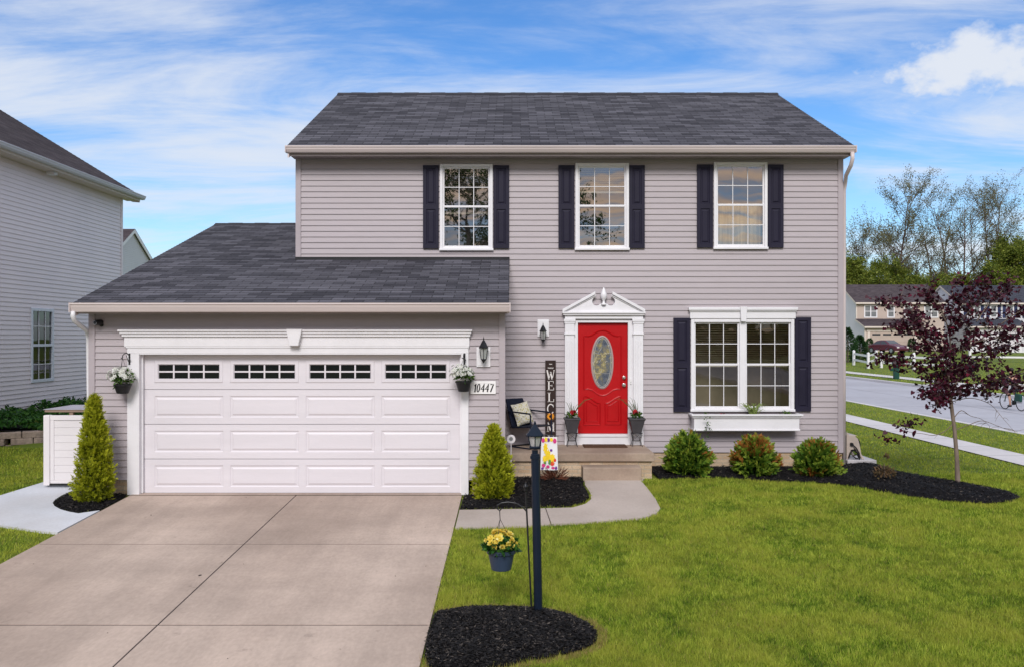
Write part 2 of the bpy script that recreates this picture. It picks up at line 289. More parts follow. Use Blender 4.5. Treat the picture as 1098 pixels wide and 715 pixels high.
# ------------------------------------------------------------------ mesh builder
class MB:
    def __init__(s): s.v = []; s.f = []; s.uv = {}
    def add(s, vs, fs, uvs=None):
        o = len(s.v); s.v += [tuple(map(float, p)) for p in vs]
        for i, f in enumerate(fs):
            if uvs: s.uv[len(s.f)] = uvs[i]
            s.f.append(tuple(k + o for k in f))
        return s
    def box(s, x0, x1, y0, y1, z0, z1):
        vs = [(x, y, z) for x in (x0, x1) for y in (y0, y1) for z in (z0, z1)]
        return s.add(vs, [(0, 1, 3, 2), (4, 6, 7, 5), (0, 4, 5, 1), (2, 3, 7, 6), (0, 2, 6, 4), (1, 5, 7, 3)])
    def bar(s, a, b, w, d, up=(0, 0, 1)):
        a, b = Vector(a), Vector(b); t = (b - a).normalized(); u = Vector(up)
        if abs(t.dot(u)) > .98: u = Vector((0, 1, 0))
        n = t.cross(u).normalized() * w / 2; k = n.cross(t).normalized() * d / 2
        vs = [p + i * n + j * k for p in (a, b) for i in (-1, 1) for j in (-1, 1)]
        return s.add(vs, [(0, 1, 3, 2), (4, 6, 7, 5), (0, 4, 5, 1), (2, 3, 7, 6), (0, 2, 6, 4), (1, 5, 7, 3)])
    def prism(s, poly, y0, y1):
        n = len(poly); vs = [(x, y0, z) for x, z in poly] + [(x, y1, z) for x, z in poly]
        return s.add(vs, [tuple(range(n)), tuple(range(2 * n - 1, n - 1, -1))] + [(i, i + n, (i + 1) % n + n, (i + 1) % n) for i in range(n)])
    def prism_x(s, poly, x0, x1):
        n = len(poly); vs = [(x0, y, z) for y, z in poly] + [(x1, y, z) for y, z in poly]
        return s.add(vs, [tuple(range(n)), tuple(range(2 * n - 1, n - 1, -1))] + [(i, i + n, (i + 1) % n + n, (i + 1) % n) for i in range(n)])
    def prism_z(s, poly, z0, z1):
        n = len(poly); vs = [(x, y, z0) for x, y in poly] + [(x, y, z1) for x, y in poly]
        return s.add(vs, [tuple(range(n)), tuple(range(2 * n - 1, n - 1, -1))] + [(i, i + n, (i + 1) % n + n, (i + 1) % n) for i in range(n)])
    def tube(s, pts, r, n=8, cap=True):
        pts = [Vector(p) for p in pts]; rs = r if hasattr(r, '__len__') else [r] * len(pts)
        rings = []; up = None
        for i, p in enumerate(pts):
            t = (pts[min(i + 1, len(pts) - 1)] - pts[max(i - 1, 0)])
            t = t.normalized() if t.length > 1e-9 else Vector((0, 0, 1))
            if up is None:
                up = Vector((1, 0, 0)) if abs(t.x) < .8 else Vector((0, 1, 0))
            a = (up - t * up.dot(t)).normalized(); up = a; b = t.cross(a)
            rings.append([p + (a * math.cos(2 * PI * k / n) + b * math.sin(2 * PI * k / n)) * rs[i] for k in range(n)])
        vs = [q for r_ in rings for q in r_]; fs = []
        for i in range(len(rings) - 1):
            for k in range(n): fs.append((i * n + k, i * n + (k + 1) % n, (i + 1) * n + (k + 1) % n, (i + 1) * n + k))
        if cap: fs.append(tuple(range(n - 1, -1, -1))); fs.append(tuple(range((len(rings) - 1) * n, len(rings) * n)))
        return s.add(vs, fs)
    def lathe(s, prof, c, n=20, sx=1, sy=1, rot=0):
        vs = []; fs = []
        for r, z in prof:
            for k in range(n):
                a = 2 * PI * k / n + rot
                vs.append((c[0] + r * math.cos(a) * sx, c[1] + r * math.sin(a) * sy, c[2] + z))
        for i in range(len(prof) - 1):
            for k in range(n): fs.append((i * n + k, i * n + (k + 1) % n, (i + 1) * n + (k + 1) % n, (i + 1) * n + k))
        fs.append(tuple(range(n - 1, -1, -1))); fs.append(tuple(range((len(prof) - 1) * n, len(prof) * n)))
        return s.add(vs, fs)
    def ellipsoid(s, c, rx, ry, rz, n=14, m=9):
        prof = [(math.sin(PI * (i + .02) / (m + .04)), -math.cos(PI * (i + .02) / (m + .04))) for i in range(m + 1)]
        vs = []; fs = []
        for r, z in prof:
            for k in range(n): vs.append((c[0] + rx * r * math.cos(2 * PI * k / n), c[1] + ry * r * math.sin(2 * PI * k / n), c[2] + rz * z))
        for i in range(m):
            for k in range(n): fs.append((i * n + k, i * n + (k + 1) % n, (i + 1) * n + (k + 1) % n, (i + 1) * n + k))
        fs.append(tuple(range(n - 1, -1, -1))); fs.append(tuple(range(m * n, (m + 1) * n)))
        return s.add(vs, fs)
    def build(s, name, mat, parent=None, bevel=0, smooth=False, seg=2):
        me = bpy.data.meshes.new(name); off = Vector(OFF.get(parent.name, (0, 0, 0))) if parent else Vector((0, 0, 0))
        me.from_pydata([tuple(Vector(p) - off) for p in s.v], [], s.f); me.validate()
        if s.uv and len(me.polygons) == len(s.f):
            uvl = me.uv_layers.new(name='UVMap'); d = np.zeros((len(me.loops), 2), np.float32)
            for pi, poly in enumerate(me.polygons):
                u = s.uv.get(pi)
                if u:
                    for k, li in enumerate(poly.loop_indices): d[li] = u[k]
            uvl.data.foreach_set('uv', d.ravel())
        bm = bmesh.new(); bm.from_mesh(me)
        if not s.uv: bmesh.ops.recalc_face_normals(bm, faces=bm.faces)
        bm.to_mesh(me); bm.free()
        o = bpy.data.objects.new(name, me); COL.objects.link(o)
        me.materials.append(mat)
        if smooth:
            me.polygons.foreach_set('use_smooth', [True] * len(me.polygons))
        if bevel:
            b = o.modifiers.new('bevel', 'BEVEL'); b.width = bevel; b.segments = seg; b.limit_method = 'ANGLE'; b.angle_limit = R(35)
        if parent:
            o.parent = parent; OFF[o.name] = tuple(off)
        return o
OFF = {}
def tag(o, label, cat, group=None):
    o['label'] = label; o['category'] = cat
    if group: o['group'] = group
    return o
def thing(name, label, cat, loc=(0, 0, 0), group=None):
    o = bpy.data.objects.new(name, None); COL.objects.link(o); o.location = loc; o.empty_display_size = .1
    OFF[o.name] = tuple(loc); tag(o, label, cat, group)
    return o
def struct(o, kind='structure'): o['kind'] = kind; return o
def dup(root, loc, rz=0, label=None, scale=None):
    r = root.copy(); COL.objects.link(r); r.location = loc; r.rotation_euler = (0, 0, rz)
    if label: r['label'] = label
    if scale: r.scale = scale
    for ch in list(root.children):
        c = ch.copy(); COL.objects.link(c); c.parent = r
        for gg in ch.children:
            d = gg.copy(); COL.objects.link(d); d.parent = c
    return r

def np_obj(name, V, k, mat, parent=None, col=None, smooth=False):
    """V: (n*k,3) vertices, every k of them one face; col: (n,) or (n,3) per-face values"""
    n = len(V) // k
    off = np.array(OFF.get(parent.name, (0, 0, 0))) if parent else np.zeros(3)
    me = bpy.data.meshes.new(name); me.vertices.add(n * k); me.loops.add(n * k); me.polygons.add(n)
    me.vertices.foreach_set('co', (V - off).astype(np.float32).ravel())
    me.loops.foreach_set('vertex_index', np.arange(n * k, dtype=np.int32))
    me.polygons.foreach_set('loop_start', np.arange(0, n * k, k, dtype=np.int32))
    try: me.polygons.foreach_set('loop_total', np.full(n, k, np.int32))
    except Exception: pass
    if col is not None:
        a = me.color_attributes.new('Col', 'FLOAT_COLOR', 'POINT')
        c = np.ones((n, 4), np.float32); c[:, :3] = 0
        col = np.asarray(col)
        if col.ndim == 1: c[:, 0] = col
        else: c[:, :col.shape[1]] = col
        a.data.foreach_set('color', np.repeat(c, k, axis=0).ravel())
    me.update(calc_edges=True)
    o = bpy.data.objects.new(name, me); COL.objects.link(o); me.materials.append(mat)
    if parent: o.parent = parent; OFF[o.name] = tuple(off)
    return o
def unit(a): return a / np.maximum(np.linalg.norm(a, axis=1, keepdims=True), 1e-9)
def rdirs(n, r=rng): return unit(r.normal(size=(n, 3)))
def leaf_quads(p, axis, nrm, ln, wd, mid=.45):
    """rhombic leaves: base p, long axis, face normal"""
    axis = unit(axis); side = unit(np.cross(axis, nrm)); ln = np.asarray(ln).reshape(-1, 1); wd = np.asarray(wd).reshape(-1, 1)
    m = p + axis * ln * mid
    return np.stack([p, m + side * wd / 2, p + axis * ln, m - side * wd / 2], 1).reshape(-1, 3)

# relief panels ----------------------------------------------------------------
def relief_face(mb, x0, x1, z0, z1, Y, panels, rings, sgn=1):
    """a front face (towards -Y) with sunk or raised panels; rings = [(inset, depth into the wall)]"""
    xs = sorted({x0, x1, *[v for p in panels for v in p[:2]]}); zs = sorted({z0, z1, *[v for p in panels for v in p[2:]]})
    for i in range(len(xs) - 1):
        for j in range(len(zs) - 1):
            cx, cz = (xs[i] + xs[i + 1]) / 2, (zs[j] + zs[j + 1]) / 2
            if any(p[0] < cx < p[1] and p[2] < cz < p[3] for p in panels): continue
            mb.add([(xs[i], Y, zs[j]), (xs[i + 1], Y, zs[j]), (xs[i + 1], Y, zs[j + 1]), (xs[i], Y, zs[j + 1])], [(0, 1, 2, 3)])
    for (a, b, c, d) in panels:
        prev = [(a, Y, c), (b, Y, c), (b, Y, d), (a, Y, d)]
        for ins, dep in rings:
            cur = [(a + ins, Y + dep, c + ins), (b - ins, Y + dep, c + ins), (b - ins, Y + dep, d - ins), (a + ins, Y + dep, d - ins)]
            mb.add(prev + cur, [(k, (k + 1) % 4, (k + 1) % 4 + 4, k + 4) for k in range(4)])
            prev = cur
        mb.add(prev, [(0, 1, 2, 3)])

def lap_wall(mb, x0, x1, z0, z1, Y, openings=(), course=.1016, out=.016, axis='y'):
    """lapped siding facing -Y; each course leans out to a butt edge with a small lip"""
    zs = []
    k = 0
    while z0 + k * course < z1 - 1e-6: zs.append(z0 + k * course); k += 1
    for zb in zs:
        zt = min(zb + course, z1)
        cuts = sorted({zb, zt, *[v for o in openings for v in o[2:] if zb < v < zt]})
        for a, b in zip(cuts[:-1], cuts[1:]):
            ya = Y - out * (1 - (a - zb) / course); yb = Y - out * (1 - (b - zb) / course)
            segs = [(x0, x1)]
            for o in openings:
                if o[2] < (a + b) / 2 < o[3]:
                    ns = []
                    for s0, s1 in segs:
                        if o[1] <= s0 or o[0] >= s1: ns.append((s0, s1)); continue
                        if o[0] > s0: ns.append((s0, o[0]))
                        if o[1] < s1: ns.append((o[1], s1))
                    segs = ns
            for s0, s1 in segs:
                q = [(s0, ya, a), (s1, ya, a), (s1, yb, b), (s0, yb, b)]
                lip = [(s0, ya + out, a), (s1, ya + out, a), (s1, ya, a), (s0, ya, a)] if a == zb else None
                for quad in (q, lip):
                    if quad is None: continue
                    if axis == 'x':   # the same wall turned to face +X
                        quad = [(-(y - Y) + Y, x, z) for x, y, z in quad]
                    mb.add(quad, [(0, 1, 2, 3)])

def roof_slope(mb, x0f, x1f, ya, za, yb, zb, expo=.1404, lift=.007, axis='y', uo=0.0):
    """shingle courses from the eave (ya,za) to the ridge (yb,zb); x0f/x1f give the ends at a given y"""
    Lh = math.hypot(yb - ya, zb - za); n = max(1, round(Lh / expo)); ny, nz = -(zb - za) / Lh, (yb - ya) / Lh
    if nz < 0: ny, nz = -ny, -nz
    for i in range(n):
        t0, t1 = i / n, (i + 1) / n
        y0, z0, y1, z1 = ya + (yb - ya) * t0, za + (zb - za) * t0, ya + (yb - ya) * t1, za + (zb - za) * t1
        a0, a1, b0, b1 = x0f((y0 + y1) / 2), x1f((y0 + y1) / 2), x0f((y0 + y1) / 2), x1f((y0 + y1) / 2)
        vs = [(a0, y0 + ny * lift, z0 + nz * lift), (a1, y0 + ny * lift, z0 + nz * lift), (b1, y1, z1), (b0, y1, z1)]
        lip = [(a0, y0, z0), (a1, y0, z0), vs[1], vs[0]]
        v0, v1 = i * expo, (i + 1) * expo
        uv = [(a0 + uo, v0 + .004), (a1 + uo, v0 + .004), (b1 + uo, v1 - .001), (b0 + uo, v1 - .001)]
        uvl = [(a0 + uo, v0 + .01), (a1 + uo, v0 + .01), (a1 + uo, v0 + .012), (a0 + uo, v0 + .012)]
        if axis == 'x':
            vs = [(y, x, z) for x, y, z in vs]; lip = [(y, x, z) for x, y, z in lip]
        mb.add(vs, [(0, 1, 2, 3)], [uv]); mb.add(lip, [(0, 1, 2, 3)], [uvl])

# ================================================================== SETTING
# ---- terrain sheet
def axis_lines(*spans):
    out = []
    for a, b, st in spans: out += list(np.arange(a, b, st))
    return out
xs = np.array(sorted(set(np.round(axis_lines((-400, -60, 40), (-60, -14, 4), (-14, 12.3, .4), (13, 20.4, 1.5), (21, 30, 1.0), (30, 70, 4), (70, 420, 50)) + [12.40, 12.42, 20.48, 20.50, 420], 3))))
ys = np.array(sorted(set(np.round(axis_lines((-200, -20, 20), (-20, 4, 2), (4, 20, .4), (20, 60, 2), (60, 110, 4), (110, 500, 30)) + [500], 3))))
gx, gy = np.meshgrid(xs, ys, indexing='ij'); gz = G(gx, gy) - .012
V = np.stack([gx, gy, gz], -1).reshape(-1, 3); nx, ny = len(xs), len(ys)
mb = MB(); mb.v = [tuple(p) for p in V]
mb.f = [(i * ny + j, (i + 1) * ny + j, (i + 1) * ny + j + 1, i * ny + j + 1) for i in range(nx - 1) for j in range(ny - 1)]
ground = struct(mb.build('lawn', M['soil'], smooth=True))
ca = ground.data.color_attributes.new('Col', 'FLOAT_COLOR', 'POINT')
ca.data.foreach_set('color', np.tile(np.array([.4, 0, 0, 1], np.float32), len(ground.data.vertices)))

# ---- driveway: four-sided slabs with open joints over a dark bed
DX0, DX1, DXC = -5.75, -.755, -3.25
mb = MB(); joints = [13.40, 10.79, 8.16, 5.50, 2.85, .2, -2.5, -5.2, -8.0]
for (a, b) in ((DX0, DXC - .008), (DXC + .008, DX1)):
    for y1, y0 in zip(joints[:-1], joints[1:]):
        y0 += .011; y1 -= .011
        t, u = g(0, y0), g(0, y1)
        vs = [(a, y0, t + .014), (b, y0, t + .014), (b, y1, u + .014), (a, y1, u + .014)] + [(a, y0, t - .1), (b, y0, t - .1), (b, y1, u - .1), (a, y1, u - .1)]
        mb.add(vs, [(0, 1, 2, 3), (0, 4, 5, 1), (1, 5, 6, 2), (2, 6, 7, 3), (3, 7, 4, 0)])
mb.add([(DX0, 13.412, .012), (DX1, 13.412, .012), (DX1, 13.70, .012), (DX0, 13.70, .012)], [(0, 1, 2, 3)])
struct(mb.build('driveway', M['conc'], bevel=.002))
mb = MB(); mb.add([(DX0 + .02, -3.9, g(0, -3.9) + .0105), (DX1 - .02, -3.9, g(0, -3.9) + .0105), (DX1 - .02, 13.40, .006), (DX0 + .02, 13.40, .006)], [(0, 1, 2, 3)])
struct(mb.build('driveway_bed', M['joint']))

def smooth_poly(pts, it=2):
    for _ in range(it):
        q = []
        for i in range(len(pts)):
            a, b = np.array(pts[i]), np.array(pts[(i + 1) % len(pts)])
            q += [tuple(a * .75 + b * .25), tuple(a * .25 + b * .75)]
        pts = q
    return pts
def sheet(name, poly, lift, mat, thick=.06, cell=None):
    """flat slab that follows the terrain: polygon in plan, top at terrain + lift"""
    bm = bmesh.new()
    vs = [bm.verts.new((x, y, 0)) for x, y in poly]; f = bm.faces.new(vs)
    bmesh.ops.triangulate(bm, faces=[f])
    if cell:
        for ax, lo, hi in ((0, min(p[0] for p in poly), max(p[0] for p in poly)), (1, min(p[1] for p in poly), max(p[1] for p in poly))):
            t = lo + cell
            while t < hi:
                co = [0, 0, 0]; no = [0, 0, 0]; co[ax] = t; no[ax] = 1
                bmesh.ops.bisect_plane(bm, geom=bm.verts[:] + bm.edges[:] + bm.faces[:], plane_co=co, plane_no=no); t += cell
    r = bmesh.ops.extrude_face_region(bm, geom=bm.faces[:])
    top = [v for v in r['geom'] if isinstance(v, bmesh.types.BMVert)]; ts = set(top)
    for v in bm.verts:
        v.co.z = g(v.co.x, v.co.y) + (lift if v in ts else lift - thick)
    bmesh.ops.recalc_face_normals(bm, faces=bm.faces)
    me = bpy.data.meshes.new(name); bm.to_mesh(me); bm.free()
    o = bpy.data.objects.new(name, me); COL.objects.link(o); me.materials.append(mat)
    return o
def px_poly(pp): return [gp(*p)[:2] for p in pp]

walk_poly = [(-.735, gp(488, 567)[1])] + px_poly([(560, 565), (640, 560), (690, 556), (704, 551), (708, 546), (703, 536), (694, 524), (688, 517)]) + [(2.17, 14.6), (1.21, 14.6)] + px_poly([(627, 520), (633, 529), (634, 536), (628, 541), (614, 545), (560, 546.5)]) + [(-.735, gp(492, 547.5)[1])]
sheet('walkway', walk_poly, .02, M['walk'], .1, .6)
struct(bpy.data.objects['walkway'])
a, b = gp(585, 546.2), gp(591, 563.6)
mb = MB(); mb.add([(a[0] - .005, a[1], g(a[0], a[1]) + .0245), (a[0] + .006, a[1], g(a[0], a[1]) + .0245), (b[0] + .006, b[1], g(b[0], b[1]) + .0245), (b[0] - .005, b[1], g(b[0], b[1]) + .0245)], [(0, 1, 2, 3)])
struct(mb.build('walkway_joint', M['joint']))

pad_left = [(DX0 - .02, 12.45), (DX0 - .02, gp(67, 572)[1])] + px_poly([(40, 570), (0, 564), (-90, 556)]) + [(-9.6, 12.4)] + px_poly([(-40, 546), (0, 532), (47, 517.5)]) + [(-6.9, 14.6), (-6.42, 14.6), (-6.42, 13.47)] + px_poly([(86, 525), (75, 528), (66, 532), (59, 536.5), (56.5, 540), (58.5, 543.5), (65, 547), (74, 549.5), (84, 551.3)])
struct(sheet('side_pad', pad_left, .02, M['pad'], .1, .7))

# ---- cross street, kerbs, sidewalks
mb = MB()
yy = [-60, -10, 0, 10, 20, 30, 40, 60, 100, 240]
for y0, y1 in zip(yy[:-1], yy[1:]):
    mb.add([(12.55, y0, -.085), (20.35, y0, -.085), (20.35, y1, -.085), (12.55, y1, -.085)], [(0, 1, 2, 3)])
struct(mb.build('street', M['street']))
mb = MB(); mb.box(-60, 12.3, -17, -8.3, -1.0, g(0, -10) + .02); struct(mb.build('front_street', M['street']))
mb = MB(); k = -60
while k < 200: mb.add([(12.56, k, -.0805), (20.34, k, -.0805), (20.34, k + .03, -.0805), (12.56, k + .03, -.0805)], [(0, 1, 2, 3)]); k += 4.6
mb.add([(16.44, -60, -.0805), (16.47, -60, -.0805), (16.47, 200, -.0805), (16.44, 200, -.0805)], [(0, 1, 2, 3)])
struct(mb.build('street_joints', pmat('tar_joint', (.27, .265, .29), .9, .1)))
for nm, x0, x1 in (('kerb', 12.38, 12.55), ('kerb', 20.35, 20.52)):
    mb = MB(); mb.box(x0, x1, -60, 240, -.3, .052); struct(mb.build(nm, M['sidewalk'], bevel=.025))
mb = MB(); k = 4
while k < 60:
    mb.add([(9.32, k + .008, .058), (10.2, k + .008, .058), (10.2, k + 1.5, .058), (9.32, k + 1.5, .058)], [(0, 1, 2, 3)]); k += 1.508
struct(mb.build('sidewalk', M['sidewalk']))
mb = MB(); mb.box(9.33, 10.19, 4, 60, -.05, .052); struct(mb.build('sidewalk_bed', M['joint']))
mb = MB(); k = 24
while k < 110:
    z0, z1 = g(22.6, k) + .02, g(22.6, k + 1.5) + .02
    mb.add([(22.0, k, z0), (23.2, k, z0), (23.2, k + 1.49, z1), (22.0, k + 1.49, z1)], [(0, 1, 2, 3)]); k += 1.5
struct(mb.build('far_sidewalk', M['sidewalk']))
mb = MB()
for k in range(10):
    xa, xb = 20.52 + k * 2.2, 20.52 + (k + 1) * 2.2
    mb.add([(xa, 40.5, g(xa, 42) + .03), (xb, 40.5, g(xb, 42) + .03), (xb, 44.5, g(xb, 44) + .03), (xa, 44.5, g(xa, 44) + .03)], [(0, 1, 2, 3)])
struct(mb.build('far_driveway', M['sidewalk']))

# ---- mulch beds: a low mound with loose chips
def pip(px, py, poly):
    poly = np.asarray(poly); inside = np.zeros(len(px), bool); j = len(poly) - 1
    for i in range(len(poly)):
        xi, yi = poly[i][:2]; xj, yj = poly[j][:2]
        c = ((yi > py) != (yj > py)) & (px < (xj - xi) * (py - yi) / (yj - yi + 1e-12) + xi)
        inside ^= c; j = i
    return inside
def edge_dist(px, py, poly):
    poly = np.asarray(poly); d = np.full(len(px), 1e9)
    for i in range(len(poly)):
        a = poly[i][:2]; b = poly[(i + 1) % len(poly)][:2]; ab = b - a
        t = np.clip(((px - a[0]) * ab[0] + (py - a[1]) * ab[1]) / (ab @ ab + 1e-12), 0, 1)
        d = np.minimum(d, np.hypot(px - a[0] - t * ab[0], py - a[1] - t * ab[1]))
    return d
BEDS = []
def mulch_bed(poly, height, nchips, where, size=(.02, .06)):
    poly = [tuple(p[:2]) for p in poly]; BEDS.append(poly)
    bm = bmesh.new(); f = bm.faces.new([bm.verts.new((x, y, 0)) for x, y in poly]); bmesh.ops.triangulate(bm, faces=[f])
    for ax in (0, 1):
        lo, hi = min(p[ax] for p in poly), max(p[ax] for p in poly); t = lo + .12
        while t < hi:
            co = [0, 0, 0]; no = [0, 0, 0]; co[ax] = t; no[ax] = 1
            bmesh.ops.bisect_plane(bm, geom=bm.verts[:] + bm.edges[:] + bm.faces[:], plane_co=co, plane_no=no); t += .12
    co = np.array([v.co[:2] for v in bm.verts]); d = edge_dist(co[:, 0], co[:, 1], poly)
    h = lambda x, y, d: G(x, y) + .012 + height * (1 - np.exp(-d / .16)) + .012 * np.sin(x * 9 + y * 5) * np.minimum(d / .2, 1)
    z = h(co[:, 0], co[:, 1], d)
    for v, zz in zip(bm.verts, z): v.co.z = zz
    me = bpy.data.meshes.new('mulch'); bm.to_mesh(me); bm.free()
    base = bpy.data.objects.new('mulch_bed', me); COL.objects.link(base); me.materials.append(M['mulch']); struct(base, 'structure')
    P_ = np.array(poly); lo, hi = P_.min(0), P_.max(0)
    q = rng.uniform(lo, hi, (nchips * 3, 2)); q = q[pip(q[:, 0], q[:, 1], poly)][:nchips]
    d = edge_dist(q[:, 0], q[:, 1], poly); n = len(q)
    p = np.c_[q, h(q[:, 0], q[:, 1], d) + rng.uniform(.0, .018, n)]
    ax = unit(np.c_[rng.normal(size=(n, 2)), rng.normal(0, .28, n)]); nr = unit(np.c_[rng.normal(0, .5, (n, 2)), np.ones(n)])
    V = leaf_quads(p - ax * .02, ax, nr, rng.uniform(size[0], size[1], n), rng.uniform(.006, .018, n), .5)
    o = np_obj('mulch', V, 4, M['mulchchip'], None, rng.random(n) ** 1.3); struct(o, 'stuff')
ell = lambda cx, cy, a, b, n=40, ph=0: [(cx + a * math.cos(2 * PI * k / n + ph), cy + b * math.sin(2 * PI * k / n + ph)) for k in range(n)]
lamp_bed = smooth_poly([(DX1 + .01, 8.45)] + px_poly([(474, 656), (510, 652), (560, 652), (600, 657), (630, 668), (643, 682), (634, 694), (600, 704), (555, 711)]) + [(.0, 7.26), (-.45, 7.17), (DX1 + .01, 7.2)], 2)
mulch_bed(lamp_bed, .07, 16000, 'lamp', (.025, .06))
walk_bed = px_poly([(493, 547), (560, 545.5), (612, 543.5), (627, 539), (632, 534), (630, 527), (625, 520)]) + [(1.2, 14.74), (-.05, 14.74), (-.08, 13.47), (-.72, 13.44)]
mulch_bed(walk_bed, .05, 7000, 'walk')
left_bed = px_poly([(57, 540), (59.5, 537), (66.5, 532.6), (75.5, 528.5), (86.5, 525.5)]) + [(-6.38, 13.46), (-5.83, 13.46), (DX0 - .03, 13.3), (DX0 - .03, 12.46)] + px_poly([(84, 550.8), (74, 549), (65.5, 546.5), (59, 543)])
mulch_bed(left_bed, .04, 3500, 'left')
long_bed = [(2.42, 15.95), (2.42, 14.6)] + px_poly([(720, 513.5), (770, 512), (815, 515.5), (870, 517), (915, 521), (960, 530), (1010, 537), (1055, 540), (1085, 538), (1095, 533), (1080, 526.5), (1040, 519), (1000, 513), (960, 505), (935, 497)]) + [(6.6, 16.6), (6.0, 16.9), (5.98, 15.95)]
mulch_bed(long_bed, .05, 14000, 'long')

# ---- grass blades
def in_lawn(x, y):
    ok = ~((x > DX0 - .04) & (x < DX1 + .02))
    ok &= ~((x > 12.3) & (x < 20.55)) & ~((x > 9.3) & (x < 10.22))
    ok &= ~((x > -6.5) & (x < 6.05) & (y > 13.4) & (y < 26) & ~((x > 2.42) & (y < 15.95)) & ~((x > -.1) & (y < 14.6)))
    ok &= ~((x > 6.0) & (x < 6.75) & (y > 15.75) & (y < 17.3))
    for pl in BEDS + [walk_poly, pad_left]: ok &= ~pip(x, y, pl)
    ok &= ~((x < -6.4) & (y > 17.25))
    return ok
_lat = np.random.default_rng(12).random((4, 512, 512))
def vnoise(x, y, cell, k):
    u, v = x / cell, y / cell; i, j = np.floor(u).astype(int), np.floor(v).astype(int); a, b = u - i, v - j; a = a * a * (3 - 2 * a); b = b * b * (3 - 2 * b); t_ = _lat[k]; q = lambda p_, r_: t_[p_ % 512, r_ % 512]
    return (q(i, j) * (1 - a) * (1 - b) + q(i + 1, j) * a * (1 - b) + q(i, j + 1) * (1 - a) * b + q(i + 1, j + 1) * a * b) - .5
# ragged turf edge: the outline test is jittered
def blades(n, x0, x1, y0, y1, hgt, wid, dens):
    x = rng.uniform(x0, x1, n); y = rng.uniform(y0, y1, n)
    keep = rng.random(n) < np.clip(dens(x, y), 0, 1); x, y = x[keep], y[keep]
    jx, jy = rng.normal(0, .025, (2, len(x)))
    keep = in_lawn(x + jx, y + jy); x, y = x[keep], y[keep]; n = len(x)
    dist = np.hypot(x, y)
    h = hgt * rng.uniform(.55, 1.25, n); w = wid * np.clip(dist / 8, .8, 2.6) * rng.uniform(.7, 1.3, n)
    clump = 1.7 * vnoise(x, y, .05, 0) + 1.0 * vnoise(x, y, .15, 1) + .55 * vnoise(x, y, .5, 2) + .5 * vnoise(x + .4 * y, y * .35, .22, 3)
    h *= np.clip(1 + .35 * clump, .5, 1.6)
    z = G(x, y) - .012
    a = rng.uniform(0, 2 * PI, n); lean = rng.uniform(.15, .95, n)
    dx, dy = np.cos(a), np.sin(a); b = rng.uniform(0, 2 * PI, n); sx, sy = np.cos(b) * w / 2, np.sin(b) * w / 2
    V = np.empty((n, 3, 3))
    V[:, 0] = np.c_[x - sx, y - sy, z]; V[:, 1] = np.c_[x + sx, y + sy, z]
    V[:, 2] = np.c_[x + dx * h * lean, y + dy * h * lean, z + h * np.sqrt(np.clip(1.1 - lean ** 2, .12, 1))]
    col = np.zeros((n, 2)); col[:, 0] = np.clip(.12 + .75 * rng.random(n) + .30 * clump, 0, 1)
    de = edge_dist(x, y, lamp_bed)
    col[:, 1] = np.where((de < .10) & (rng.random(n) < .7), .9, 0) + (rng.random(n) < .035) * .8
    return V.reshape(-1, 3), col
parts_ = []
parts_.append(blades(1500000, -.8, 9.6, 6.2, 15.2, .048, .0065, lambda x, y: (7 / np.hypot(x, y)) ** 1.4 * (np.abs(x) < y * .85 + 1.2)))
parts_.append(blades(420000, 2.3, 13.0, 14.8, 34, .04, .006, lambda x, y: (12 / np.hypot(x, y)) ** 2 * (x > y * .36 - .5)))
parts_.append(blades(380000, -13.5, -5.7, 5.5, 17.5, .045, .006, lambda x, y: (9 / np.hypot(x, y)) ** 1.2))
parts_.append(blades(170000, 20.5, 50, 27, 75, .07, .012, lambda x, y: (28 / np.hypot(x, y)) ** 2))
Vg = np.concatenate([p[0] for p in parts_]); Cg = np.concatenate([p[1] for p in parts_])
struct(np_obj('grass', Vg, 3, M['grass'], None, Cg), 'stuff')
print('blades', len(Vg) // 3)

n = 26; q = np.c_[rng.uniform(DX0 + .2, DX1 - .1, n), rng.uniform(7, 13.3, n)]; q[0] = gp(216, 617)[:2]; q[1] = gp(415, 643)[:2]
p = np.c_[q, G(q[:, 0], q[:, 1]) + .017]; sz = rng.uniform(.008, .028, n); sz[0] = .06
struct(np_obj('leaf_litter', leaf_quads(p, np.c_[rng.normal(size=(n, 2)), np.zeros(n)], np.c_[rng.normal(0, .2, (n, 2)), np.ones(n)], sz, sz * .6), 4, M['mulchchip'], None, rng.random(n) * .8), 'stuff')
# ================================================================== THE HOUSE
YM, YG = 16.0, 13.49
house = thing('house', 'mauve-grey two-storey house with red front door and attached two-car garage', 'house', (0, 16, 0))
WX0, WX1 = -3.876, 5.94
GX0, GX1 = -6.40, -.113
mx = lambda px: X_(px, YM)
mz = lambda py: Z_(py, YM)
win_up = [(mx(471.8), mx(528.4), mz(268.5), mz(176.5)), (mx(616.8), mx(674.2), mz(268), mz(175.5)), (mx(765), mx(822.4), mz(267), mz(174.5))]
win_low = (mx(740.5), mx(851), mz(440), mz(341.5))
door_op = (mx(619.5), mx(673.2), mz(476), mz(345.5))
PZ = .463
ops = [(a + .04, b - .04, c + .04, d - .04) for a, b, c, d in win_up] + [(win_low[0] + .04, win_low[1] - .04, win_low[2] + .04, win_low[3] - .02), (door_op[0] - .02, door_op[1] + .02, PZ - .05, door_op[3] + .02)]
ZS0 = .322
mb = MB(); lap_wall(mb, WX0 + .02, WX1 - .02, ZS0, 5.60, YM, ops)
